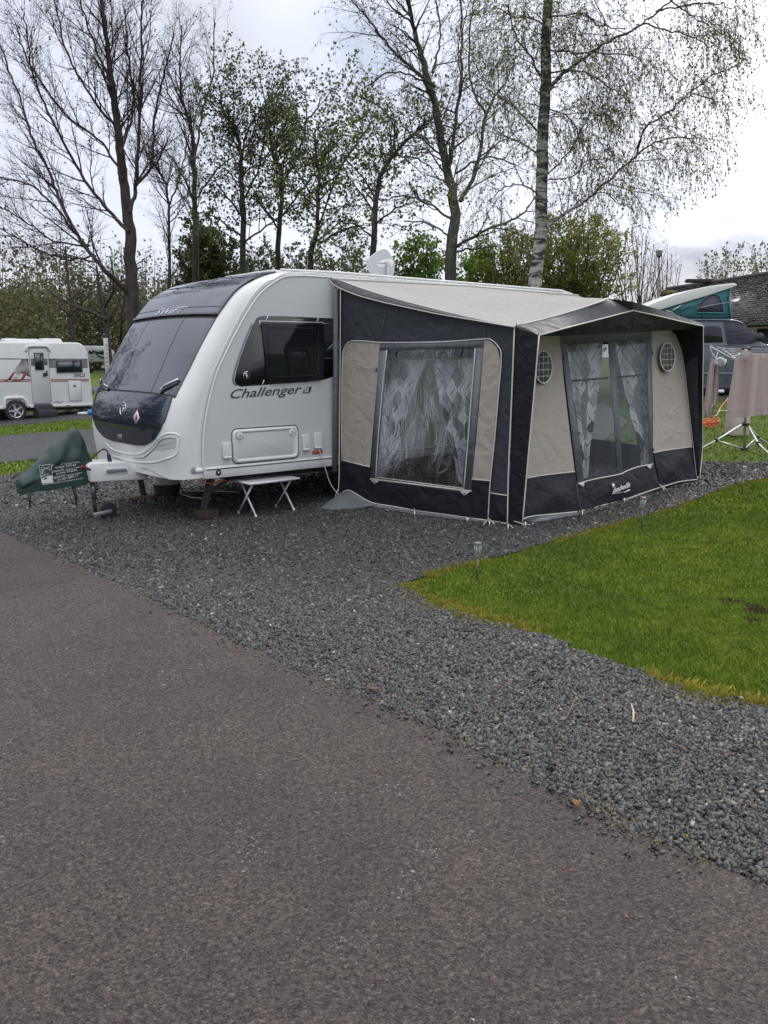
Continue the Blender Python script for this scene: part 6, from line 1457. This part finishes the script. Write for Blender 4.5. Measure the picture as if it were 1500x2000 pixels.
fp('sticker', [(1042, 775), (1070, 808), (1044, 838), (1014, 806)], .02, .002, 'red_mark', lk_); fp('sticker', [(1042, 783), (1063, 808), (1044, 831), (1021, 806)], .023, .002, 'white_mark', lk_); fp('sticker', [(1036, 798), (1048, 798), (1048, 818), (1036, 818)], .026, .002, 'decal_black', lk_)
a, b_ = oC(*z9(1030, 692), .006), oC(*z9(1195, 686), .006); mb = MB(); u = b_ - a; w_ = np.linalg.norm(u); text_on(mb, 'SEVILLE', a, u / w_, Z3, w_, .11, .3, .02); obj('lettering', mb, 'text_grey', fb, recalc=False)
ft_('small_mark', [(752, 1050), (790, 1030), (830, 1028)], .006, .008, 'text_grey'); ft_('small_mark', [(800, 1052), (850, 1048), (878, 1018)], .006, .008, 'text_grey')
fp('sill', [(-200, 1100), (80, 1100), (80, 1138), (-200, 1138)], .0, .03, 'white_grp', fc, bevel=.01); fp('sill', [(415, 1085), (1304, 1058), (1306, 1082), (1180, 1090), (415, 1118)], .0, .03, 'white_grp', fc, bevel=.01)
fp('side_marker', [(915, 1076), (975, 1074), (975, 1084), (915, 1086)], .03, .01, 'orange_lens', fc)
ft_('wheel_arch', [(65, 1130), (68, 1020), (95, 985), (200, 978), (320, 982), (370, 1040), (400, 1110)], .01, .05, 'white_grp', fc, sm=True)
fp('arch_void', [(85, 1150), (100, 1060), (140, 1018), (290, 1014), (345, 1060), (385, 1150)], .008, .02, 'gap_dark', fc); fp('side_marker', [(207, 990), (236, 990), (236, 1004), (207, 1004)], .06, .01, 'orange_lens', fc)
wc = oC(*z9(226, 1160), .05); alloy(wc, AY, .31, fc, .2, 5)
mb = MB(); mb.box((oC(*z9(400, 1120)) - AY * 1.05) - Z3 * .06, (5.5, 1.7, .1), (AX, AY, Z3)); obj('chassis', mb, 'dark_steel', fc)
mb = MB(); mb.lathe(oC(*z9(0, 1165), -.3) - AY * .2, [(.3, 0), (.3, .2)], AY, 20); obj('spare_wheel', mb, 'rubber', fc)
for a, b in (((1060, 1110), (850, 1205)), ((1235, 1095), (1020, 1205))): ft_('corner_steady', [a, b], -.15, .035, 'dark_steel', fc)
ft_('corner_steady', [(1100, 1150), (1150, 1195)], -.15, .02, 'dark_steel', fc)
for a, b, h in (((40, 205), (205, 205), 22), ((165, 205), (520, 205), 14), ((560, 205), (830, 207), 22)):
    p0, p1 = oC(*z9(*a), -.8), oC(*z9(*b), -.8); hh = h / 7.143 / 1600 * 24; mb = MB(); c_ = (p0 + p1) / 2 + Z3 * (hh * .5 + .02); mb.box(c_, (np.linalg.norm(p1 - p0), .7, hh + .1), (AX, AY, Z3), taper=.85); obj('roof_vent', mb, 'white_trim', fc, bevel=.03)
fp('front_lamp', [(1285, 860), (1300, 862), (1305, 925), (1292, 922)], -.02, .03, 'black_plastic', fc)
# step box
s0 = oC(*z9(655, 1270), .35); s0 = np.array([s0[0], s0[1], gz(s0[0], s0[1])]); st = thing('step_box', 'black plastic double step below the door of the smaller caravan', 'step', s0)
mb = MB(); mb.box(s0 + Z3 * .12, (.58, .36, .24), (AX, AY, Z3), taper=.92); obj('lower_step', mb, 'black_plastic', st, bevel=.015)
mb = MB(); mb.box(s0 - AY * .25 + Z3 * .19, (.56, .26, .38), (AX, AY, Z3), taper=.9); obj('upper_step', mb, 'black_plastic', st, bevel=.015)
q0, q1, q2 = onground(153, 812), onground(172, 811), onground(196, 809)
mb = MB(); mb.bar(q0 + Z3 * .06, q1 + Z3 * .06, .05, 10, 0); mb.bar(q1 + Z3 * .08, q2 + Z3 * .08, .085, 12, 1); tag(obj('awning_bag', mb, ['white_trim', 'blue_plastic'], origin=q0), 'blue and white rolled bag on the grass strip in front of the smaller caravan', 'bag')
# far motorhome
D = 105; t_ = thing('motorhome', 'far white motorhome with dark cab window partly hidden by the white post', 'motorhome', foot(190, 700, D))
def oM(px, py, off=0): return at(px, py, D - off)
def mp_(name, pts, off, th, mat, parent=None, **k):
    mb = MB(); mb.prism([oM(*p, off) for p in pts], np.array([0, th, 0.])); return obj(name, mb, mat, parent or t_, **k)
mbod = mp_('body', [(158, 675), (200, 676), (210, 684), (214, 695), (214, 706), (158, 708)], 0, 2.2, 'white_side', bevel=.1)
for p in ([(173, 684), (182, 684), (182, 691), (173, 691)], [(184, 684), (190, 684), (197, 692), (186, 690)], [(193, 684), (203, 684), (204, 692), (196, 692)]): mp_('window', p, .05, .1, 'black_gloss', mbod)
mb = MB(); mb.tube([oM(182, 684, .1), oM(192, 695, .1), oM(206, 700, .1)], .08, 5); obj('stripe', mb, 'decal_black', mbod)
for y in (694, 701): mp_('grille', [(177, y), (183, y), (183, y + 2), (177, y + 2)], .05, .05, 'seam_grey', mbod)
for x in (174, 207): mb = MB(); c_ = foot(x, 700, D) + Z3 * .38; mb.lathe(c_, [(.38, 0), (.38, .25)], (0, 1, 0), 16); obj('wheel', mb, 'rubber', t_)
# white slatted post (edge of a sign) beyond
D = 33; b0 = foot(209, 700, D); t_ = thing('notice_board', 'tall narrow white board edge standing beyond the hitch of the large caravan', 'board', b0)
a, b_ = at(207, 731, D), at(207, 668, D); mb = MB(); mb.box((a + b_) / 2 + [.03, 0, 0], (.16, .10, b_[2] - a[2] + .3)); bo = obj('board', mb, 'white_trim', t_, bevel=.01)
mb = MB(); mb.bar(b0, at(208, 725, D), .04); obj('post', mb, 'white_tube', t_)
mb = MB()
for i in range(7): y = 674 + i * 8; p = at(208, y, D - .06); mb.box(p + [.0, 0, 0], (.10, .012, .025))
for i in range(7): pass
obj('board_mark', mb, 'seam_grey', bo)

# =================================================================== CAMPERVAN
simple('van_paint', (.10, .125, .15), .28, .35, .06, 3, coat=.5)
simple('van_glass', (.012, .014, .018), .08, 0)
simple('teal_canvas', (.045, .165, .19), .75, 0, .12, 6, bump=.3, bscale=9)
simple('teal_trim', (.05, .26, .27), .75, 0, .1, 6)
simple('cover_cloth', (.062, .052, .085), .7, 0, .15, 8, bump=.3, bscale=12)
VD = 21.0; vo_ = onground(1400, 774); VD = vo_[1]; print('van D', VD)
def oV(px, py, off=0.): return at(px, py, VD - off)
vg = vo_[2]; van = thing('campervan', 'dark grey campervan with raised white roof and teal canvas behind the washing line', 'campervan', [vo_[0], VD + .9, vg])
DY = np.array([0, 1., 0])
def vp(name, pts, off, th, mat, parent=van, **k):
    mb = MB(); mb.prism([oV(*p, off) for p in pts], DY * th); return obj(name, mb, mat, parent, **k)
vb = vp('body', [(1225, 765), (1225, 640), (1240, 628), (1290, 624.5), (1430, 624.5), (1450, 631), (1478, 655), (1490, 670), (1530, 680), (1548, 700), (1550, 758), (1540, 766)], 0, 1.85, 'van_paint', bevel=.06, seg=3)
vp('window', [(1373, 637), (1404, 637), (1409, 642), (1413, 669), (1373, 670)], .01, .02, 'van_glass', vb, bevel=.01); vp('window', [(1290, 637), (1368, 637), (1368, 670), (1290, 670)], .01, .02, 'van_glass', vb, bevel=.01)
def vt(name, pts, off, r, mat, parent=vb, sm=True):
    q = [oV(*p, off) for p in pts]; q = smooth_path(q, 4) if sm else q; mb = MB(); mb.tube(q, r, 6); return obj(name, mb, mat, parent)
vt('door_seam', [(1413, 628), (1416, 650), (1420, 675), (1420, 755)], .005, .012, 'decal_edge', sm=False); vt('roof_gutter', [(1280, 625.5), (1380, 625), (1430, 626), (1450, 632)], .02, .03, 'van_paint')
vt('body_line', [(1230, 674), (1380, 673), (1425, 674), (1495, 676)], .01, .02, 'decal_edge'); vt('body_line', [(1230, 729), (1380, 729), (1540, 731)], .01, .025, 'decal_edge'); vp('side_skirt', [(1226, 752), (1544, 752), (1540, 766), (1228, 766)], .02, .03, 'black_plastic', vb)
cc_ = vp('windscreen_cover', [(1415, 629), (1430, 627), (1451, 632), (1482, 657), (1486, 664), (1470, 671), (1445, 674), (1421, 675), (1418, 655)], .03, .04, 'cover_cloth', van, bevel=.02, label='purple grey cloth cover over the front windows')
for p in ([(1424, 655), (1445, 652), (1470, 650)], [(1422, 664), (1440, 660), (1462, 660)], [(1420, 645), (1440, 646), (1455, 641)]): vt('cloth_fold', p, .075, .010, 'cover_cloth', cc_)
mb = MB(); c_ = oV(1482, 659, .15); mb.lathe(c_, [(.05, 0), (.12, .03), (.13, .08), (.08, .12)], (0, -1, 0), 14); obj('wing_mirror', mb, 'black_plastic', van, auto=50)
mb = MB(); mb.box(oV(1496, 676, -.3), (.28, .5, .10)); obj('headlight', mb, 'chrome', van, bevel=.04)
for x in (1292, 1500): c_ = oV(x, 765, .02); c_[2] = gz(c_[0], c_[1]) + .32; alloy(c_, -DY, .32, van, .2, 6)
# raised roof
up = [(1256, 601), (1285, 588), (1320, 575), (1350, 566.5), (1380, 560), (1410, 555.5), (1433, 553.5), (1440, 555.5)]; dn_ = [(1439, 558.5), (1425, 563.5), (1405, 570), (1380, 578), (1350, 587), (1320, 596), (1286, 606), (1262, 608)]
us = smooth_path(np.c_[np.array(up), np.zeros(8)], 3)[:, :2]; ds_ = smooth_path(np.c_[np.array(dn_), np.zeros(8)], 3)[:, :2]
rf_ = vp('raised_roof', list(map(tuple, us)) + list(map(tuple, ds_)), -.10, 1.55, 'white_grp', bevel=.05, seg=3)
tn = vp('canvas_wall', [(1268, 622), (1280, 608), (1320, 596), (1350, 587), (1380, 578), (1405, 570), (1427, 563), (1424, 580), (1425, 597), (1430, 622)], -.16, 1.4, 'teal_canvas')
vp('canvas_window', [(1361, 610), (1363, 600), (1368, 590), (1377, 581), (1388, 576), (1396, 575), (1404, 579), (1410, 590), (1413, 610)], -.13, .01, 'cover_cloth', tn)
vt('window_trim', [(1361, 611), (1363, 600), (1368, 590), (1377, 581), (1388, 575.5), (1396, 574.5), (1405, 579), (1411, 590), (1414, 611)], -.12, .012, 'teal_trim', tn); vt('window_trim', [(1361, 611), (1414, 611)], -.12, .016, 'teal_trim', tn, False)
vt('canvas_edge', [(1427, 563), (1424, 580), (1425, 597), (1429.5, 622)], -.14, .018, 'teal_trim', tn)
vt('roof_strut', [(1309, 610), (1330, 596)], -.10, .016, 'alu', van, False); vt('roof_strut', [(1300, 606), (1318, 613)], -.10, .016, 'alu', van, False)
vt('cord', [(1361, 602), (1395, 595), (1424, 590)], -.10, .005, 'white_tube', tn); vt('canvas_fold', [(1330, 607), (1345, 600), (1356, 598)], -.14, .008, 'teal_canvas', tn)
vp('strap', [(1374, 611), (1378, 611), (1373, 622), (1370, 622)], -.12, .01, 'cover_cloth', tn)
q = onground(1410, 781); 
mb = MB(); mb.box(oV(1402, 764, .15) - [0, 0, 0], (.32, .2, .09)); tag(obj('folded_cloth', mb, 'puff', origin=oV(1402, 765, .15), bevel=.03), 'white folded thing on the ground edge beneath the dark campervan', 'cloth')
p0, p1, p2, p3 = G2(1270, 784), G2(1700, 784), G2(1800, 768), G2(1240, 768)
sheet('road', [p0, p1, p2, p3], 'gravel_base', .015, 2)

# =================================================================== BUILDING
m = MT('roof_tile'); gi = m.n('ShaderNodeNewGeometry').outputs['Random Per Island']
m.col(m._mix(1, m.ramp(gi, [(0, (.026, .022, .024)), (.5, (.042, .037, .040)), (1, (.070, .062, .062))]), m.ramp(m.noise(1.2, 4, .6), [(.3, (.8, .8, .8)), (.7, (1.25, 1.2, 1.15))]), 'MULTIPLY')); m.set(Roughness=.8)
rgL, rgR, evR, evL = at(1303, 566, 41), at(1560, 527, 33), at(1560, 628, 27.5), at(1240, 645, 38)
bld = thing('stone_building', 'low building with dark tiled roof and cream wall behind the campervan', 'building', [(evR[0] + evL[0]) / 2, (evR[1] + evL[1]) / 2 + 3, gz(evR[0], evR[1])])
rf = MB(); mb = rf; nr = 24
n_ = np.cross(evR - evL, rgL - evL); n_ /= np.linalg.norm(n_)
if n_[2] < 0: n_ = -n_
for i in range(nr):
    t0, t1 = i / nr, (i + 1.12) / nr
    a0_, a1_ = evL * (1 - t0) + rgL * t0, evL * (1 - t1) + rgL * t1; b0_, b1_ = evR * (1 - t0) + rgR * t0, evR * (1 - t1) + rgR * t1
    nc = 46; sh = (i % 2) * .5
    for j in range(nc):
        u0, u1 = (j + sh) / nc, (j + 1 + sh) / nc
        if u1 > 1.001: continue
        jit = rng.normal(0, .006, 4); g_ = .0015
        q = [a0_ * (1 - u0 - g_) + b0_ * (u0 + g_), a0_ * (1 - u1 + g_) + b0_ * (u1 - g_), a1_ * (1 - u1 + g_) + b1_ * (u1 - g_), a1_ * (1 - u0 - g_) + b1_ * (u0 + g_)]
        dz = rng.normal(0, .008)
        q = [q[0] + n_ * (.055 + dz + jit[0]), q[1] + n_ * (.055 + dz + jit[1]), q[2] + n_ * .01, q[3] + n_ * .01]
        mb.prism(q, -n_ * .03)
roof_ = obj('tiled_roof', mb, 'roof_tile', bld)
mb = MB(); mb.prism([evL, evR, rgR, rgL], -n_ * .12); obj('roof_deck', mb, 'gap_dark', bld)
bk = np.array([2.5, 9.0, 0]); mb = MB(); mb.prism([rgL + bk * 0, rgR, rgR + bk * .9 - Z3 * 2.6, rgL + bk * .9 - Z3 * 2.6], -n_ * .12); obj('rear_roof', mb, 'roof_tile', bld)
mb = MB(); mb.tube([rgL + Z3 * .03, rgR + Z3 * .03], .10, 8); obj('ridge', mb, 'roof_tile', roof_)
for c_, s_ in ((.15, .5), (.02, .35)):
    q = rgL * (1 - c_) + rgR * c_
mb = MB(); c_ = rgL * .62 + rgR * .38; mb.box(c_ + Z3 * .1, (2.2, .3, .16)); obj('ridge_cap', mb, 'roof_tile', roof_, bevel=.03)
wallD = (evR - evL) * [1, 1, 0]; wallD /= np.linalg.norm(wallD); wn2_ = np.cross(Z3, wallD)
ins = -wn2_ if (cC - evR) @ wn2_ > 0 else wn2_
def wl_(u, z): q = evL * (1 - u) + evR * u; q = q + ins * .5; return np.array([q[0], q[1], z])
zg = gz(evR[0], evR[1]) - .4; ztop = evR[2] + .25
mb = MB(); mb.prism([wl_(0, zg), wl_(1.25, zg), wl_(1.25, evR[2] + .3), wl_(0, evL[2] + .3)], ins * .3); wa = obj('wall', mb, 'render_wall', bld)
mb = MB(); mb.prism([wl_(0, zg) - ins * 0, wl_(0, evL[2] + .2), np.array([*rgL[:2], rgL[2] - .1]), wl_(0, zg) + ins * 8], -wallD * .3) if False else mb.box(wl_(.5, zg) + ins * 3.2 + Z3 * 1.2, (6, 5.5, 2.0), (wallD, ins, Z3)); obj('inner_block', mb, 'render_wall', bld)
a = at(1481, 647, 30); mb = MB(); q = [plane(x, y, wl_(1, 0) - ins * .02, ins) for x, y in ((1480, 642), (1560, 640), (1560, 720), (1480, 720))]; mb.prism(q, -ins * .03); obj('garage_opening', mb, 'gap_dark', wa)
mb = MB(); mb.tube([evL - n_ * .05, evR - n_ * .05], .07, 8); obj('gutter', mb, 'black_plastic', bld)
mb = MB(); q = [plane(x, y, evR + n_ * .09, n_) for x, y in ((1428, 590), (1438, 586.5), (1446, 586), (1437, 592))]; mb.prism(q, n_ * .05); obj('roof_light', mb, 'alu', roof_)
m = MT('roof_moss'); m.col(m.ramp(m.noise(6, 4, .6), [(.3, (.09, .075, .02)), (.7, (.17, .15, .03))])); m.set(Roughness=.9)
mb = MB()
for i in range(26):
    px, py = 1292 + rng.uniform(0, 30), 566 + rng.uniform(0, 8); q = plane(px, py + 3, evR + n_ * .08, n_); mb.lathe(q, [(rng.uniform(.08, .2), 0), (.04, .08)], n_, 6)
obj('roof_moss', mb, 'roof_moss', roof_)
# lamp post
D = 38; b0 = foot(1287, 700, D); tp_ = at(1287, 503, D); t_ = thing('lamp_post', 'thin grey lamp post among the bare twigs left of the building', 'lamp post', b0)
mb = MB(); mb.tube([b0, tp_], [.07, .045], 8); obj('post', mb, 'pole_grey', t_)
mb = MB(); mb.lathe(tp_, [(.05, 0), (.14, .08), (.15, .30), (.04, .36)], Z3, 12); obj('lamp_head', mb, 'pole_grey', t_, auto=40)

# =================================================================== WASHING LINE
WDm = onground(1454, 879); D = WDm[1]; print('airer D', D)
al = thing('rotary_airer', 'silver tripod rotary washing line standing on the lawn right of the awning', 'washing line', WDm)
def oA(px, py, dd=0.): return at(px, py, D + dd)
mb = MB(); mb.tube([oA(1454, 874), oA(1459, 680)], .022, 10); obj('mast', mb, 'alu', al)
for a, k, b, kd, bd_ in (((1452, 828), (1399, 860), (1350, 893), -.1, -.35), ((1458, 828), (1481, 866), (1504, 902), -.35, -.8), ((1458, 828), (1480, 853), (1499, 875), .3, .5)):
    f_ = oA(*b, bd_); f_[2] = gz(f_[0], f_[1]) + .02
    mb = MB(); mb.tube([oA(*a), oA(*k, kd), f_], .014, 8); lg = obj('leg', mb, 'alu', al)
    mb = MB(); mb.lathe(oA(*k, kd) - Z3 * .03, [(.022, 0), (.03, .02), (.03, .045), (.02, .06)], Z3, 10); obj('joint', mb, 'black_plastic', lg)
    mb = MB(); mb.tube([oA(1454, 877), oA(*k, kd)], .010, 6); obj('brace', mb, 'alu', lg)
mb = MB(); mb.lathe(oA(1454, 880), [(.04, 0), (.06, .01), (.06, .03), (.03, .05)], Z3, 14); obj('foot_hub', mb, 'black_plastic', al); mb = MB(); mb.lathe(oA(1456, 832), [(.035, 0), (.06, .015), (.06, .045), (.035, .06)], Z3, 14); obj('leg_hub', mb, 'black_plastic', al)
mb = MB(); mb.lathe(oA(1458, 684), [(.04, 0), (.07, .01), (.07, .04), (.04, .05)], Z3, 14); obj('top_hub', mb, 'black_plastic', al)
tips = [oA(1387, 678, .1), oA(1520, 712, -.8), oA(1560, 690, .9), oA(1410, 690, 1.6)]
tips = [oA(1387, 677, -.55), oA(1540, 706, -1.1), oA(1530, 684, 1.2), oA(1412, 683, 1.3)]
hub = oA(1458, 716)
for i, q in enumerate(tips):
    mb = MB(); mb.tube([hub, q], .012, 8); obj('arm', mb, 'alu', al); mb = MB(); mb.tube([oA(1458, 686), hub * .55 + q * .45], .007, 6); obj('stay', mb, 'alu', al)
for k, w in enumerate((1, .85, .7, .55)):
    mb = MB(); P = [hub * (1 - w) + q * w + Z3 * .02 for q in tips]; mb.tube(P, .004, 5, closed=True); obj('line', mb, 'cable_white', al)
mb = MB(); mb.tube(smooth_path([tips[0], oA(1391, 690, -.55), oA(1394, 698, -.55)], 4), .006, 6); mb.tube(smooth_path([oA(1394, 690, -.55), oA(1398, 699, -.55), oA(1402, 688, -.5)], 4), .005, 6); obj('hook', mb, 'white_tube', al)
m = MT('towel'); m.col(m.ramp(m.noise(90, 3, .6), [(.3, (.40, .315, .295)), (.7, (.52, .425, .40))])); m.set(Roughness=.95, Sheen_Weight=.3); m.bump(m.noise(160, 3, .7), .5, .01)
def towel(label, Lp, Rp, dd, amp, fr_, group='towels on the washing line', th=.012):
    nv, nu = 44, 90; L, Rr = rp2(Lp, nv), rp2(Rp, nv); G, H = [], []
    r0 = np.random.default_rng(int(Lp[0][0])); ph = r0.uniform(0, 6, 6)
    for i, u in enumerate(np.linspace(0, 1, nu)):
        a, b = [], []
        for j in range(nv):
            v = j / (nv - 1); p = L[j] * (1 - u) + Rr[j] * u; q = oA(p[0], p[1], dd)
            w = amp * (math.sin(u * fr_ * .6 + ph[0] + .6 * v + 1.3 * math.sin(u * 5 + ph[3])) + .45 * math.sin(u * fr_ * 1.37 + ph[1] - 1.2 * v + math.sin(u * 7 + ph[4])) + .12 * math.sin(u * fr_ * 3.1 + ph[2])) * (1 - .25 * v)
            hem = .004 if .86 < v < .90 else 0
            a.append(q + [0, w - hem, 0]); b.append(q + [0, w + th, 0])
        G.append(a); H.append(b)
    G, H = np.array(G), np.array(H); mb = MB(); mb.grid(G); mb.grid(H)
    n, k = G.shape[:2]; rim = [(i, 0) for i in range(n)] + [(n - 1, j) for j in range(1, k)] + [(i, k - 1) for i in range(n - 2, -1, -1)] + [(0, j) for j in range(k - 2, 0, -1)]
    A = np.array([G[i] for i in rim]); B = np.array([H[i] for i in rim]); c_ = len(A); mb.add(np.vstack([A, B]), [[i, (i + 1) % c_, c_ + (i + 1) % c_, c_ + i] for i in range(c_)])
    o = obj('towel', mb, 'towel', origin=oA(*Lp[0], dd), auto=70); return tag(o, label, 'towel', group)
towel('narrow gathered pinkish towel hanging at the left arm of the washing line', [(1391, 699), (1384, 735), (1377, 790), (1375.5, 808), (1379, 816)], [(1403, 703), (1405, 740), (1402, 793), (1394, 795), (1393, 817)], -.5, .028, 17)
towel('wide pinkish beige towel hanging in folds in front of the airer mast', [(1436.5, 694), (1431, 735), (1423, 785), (1418, 819)], [(1530, 688), (1530, 735), (1530, 780), (1530, 806)], -.8, .040, 20)
towel('second pinkish towel behind the wide one, seen past its left edge', [(1438, 696), (1436, 730), (1432, 760), (1428, 790)], [(1475, 696), (1475, 735), (1475, 760), (1475, 790)], -.45, .02, 10)
mb = MB(); mb.box(oA(1456, 693, -.84), (.05, .05, .16)); tag(obj('clothes_peg', mb, 'towel', origin=oA(1456, 693, -.84), bevel=.015), 'folded pink cloth end over the line above the wide towel', 'cloth')
# bath puff: a ball of ruffles
mb = MB(); c_ = oA(1407, 706, -.62)
for i in range(110):
    d = rng.normal(0, 1, 3); d /= np.linalg.norm(d); e_ = np.cross(d, rng.normal(0, 1, 3)); e_ /= np.linalg.norm(e_); f_ = np.cross(d, e_); r0 = rng.uniform(.055, .08)
    a = np.linspace(0, math.pi, 7); ring = [c_ + d * r0 * [1, 1, .75] + (e_ * math.cos(x) + d * .3 * math.sin(5 * x)) * .032 + f_ * math.sin(x) * .024 for x in a]; mb.grid(np.array([ring, [p * .75 + c_ * .25 for p in ring]]))
tag(obj('bath_puff', mb, 'puff', origin=c_), 'white ruffled bath puff hanging beside the narrow towel', 'bath puff')
# hook-up bollard
p = onground(1439, 853); mb = MB(); mb.prism([p + np.array([x, y, .01]) for x, y in ((-.10, 0), (.22, 0), (.22, .3), (-.10, .3))], (0, 0, .62)); tag(obj('service_post', mb, 'stone_beige', origin=p, bevel=.02), 'square beige stone service post on the lawn behind the towels', 'post')
# orange hook-up cable
P = []
c0_ = onground(1385, 838)
for i in range(90):
    a = i * .42; r0 = .20 + .05 * math.sin(i * .37) + .03 * math.sin(i * 1.1); P.append(c0_ + np.array([math.cos(a) * r0 * 1.05 - .05, math.sin(a) * r0 * .5, .07 + .05 * math.sin(i * .23) + .045 * (1 + math.sin(a * 1.3))]))
P += [oA(1398, 820, .6), oA(1405, 800, .9), oA(1416, 785, 1.1), oA(1422, 778, 1.2)]
mb = MB(); mb.tube(smooth_path(P, 3), .009, 6); tag(obj('cable_coil', mb, 'orange_cable', origin=c0_), 'coil of orange electric cable on the lawn beside the awning right edge', 'cable')
mb = MB(); mb.tube(smooth_path([oA(1376, 822, .3), oA(1382, 812, .3), oA(1398, 812, .5), oA(1406, 802, .6), oA(1420, 801, .8), oA(1426, 780, 1)], 5), .007, 6); tag(obj('electric_cable', mb, 'cable_white', origin=oA(1376, 822, .3)), 'cream cable running from the awning edge up behind the wide towel', 'cable')
# =================================================================== SOLAR LIGHTS
m = MT('lamp_glass'); m.col((.35, .42, .33)); m.set(Roughness=.25, Transmission_Weight=.35, **{'IOR': 1.4})
def solar(px, py, topy, label):
    b = onground(px, py); h = (np.linalg.norm(at(px, topy, b[1]) - at(px, py, b[1]))) + .02; t_ = thing('solar_light', label, 'garden light', b, 0, 'solar stake lights along the lawn edge')
    s = .95
    mb = MB(); mb.bar(b, b + Z3 * (h - .12), .009); obj('stake', mb, 'green_pole', t_)
    mb = MB(); mb.lathe(b + Z3 * (h - .13), [(.012, 0), (.021, .012), (.025, .085), (.025, .1)], Z3, 16); lg = obj('lamp_glass', mb, 'lamp_glass', t_, auto=40)
    mb = MB()
    for a in np.linspace(0, 2 * math.pi, 7)[:-1]: mb.bar(b + Z3 * (h - .125) + np.array([math.cos(a) * .021, math.sin(a) * .021, 0]), b + Z3 * (h - .03) + np.array([math.cos(a) * .027, math.sin(a) * .027, 0]), .0018, 4)
    mb.lathe(b + Z3 * (h - .10), [(.008, 0), (.010, .04), (.004, .06)], Z3, 8); obj('lamp_cage', mb, 'alu', lg)
    mb = MB(); mb.lathe(b + Z3 * (h - .03), [(.029, 0), (.031, .006), (.029, .020), (.010, .024)], Z3, 20); obj('lamp_cap', mb, 'pole_grey', t_, auto=40)
solar(932, 1131, 1062, 'nearest solar stake light, at the tip of the lawn')
solar(1253, 1032, 973, 'middle solar stake light, below the white script on the awning front')
solar(1449, 967, 913, 'farthest solar stake light, right of the awning at the far gravel')
print('objects', len(bpy.data.objects))
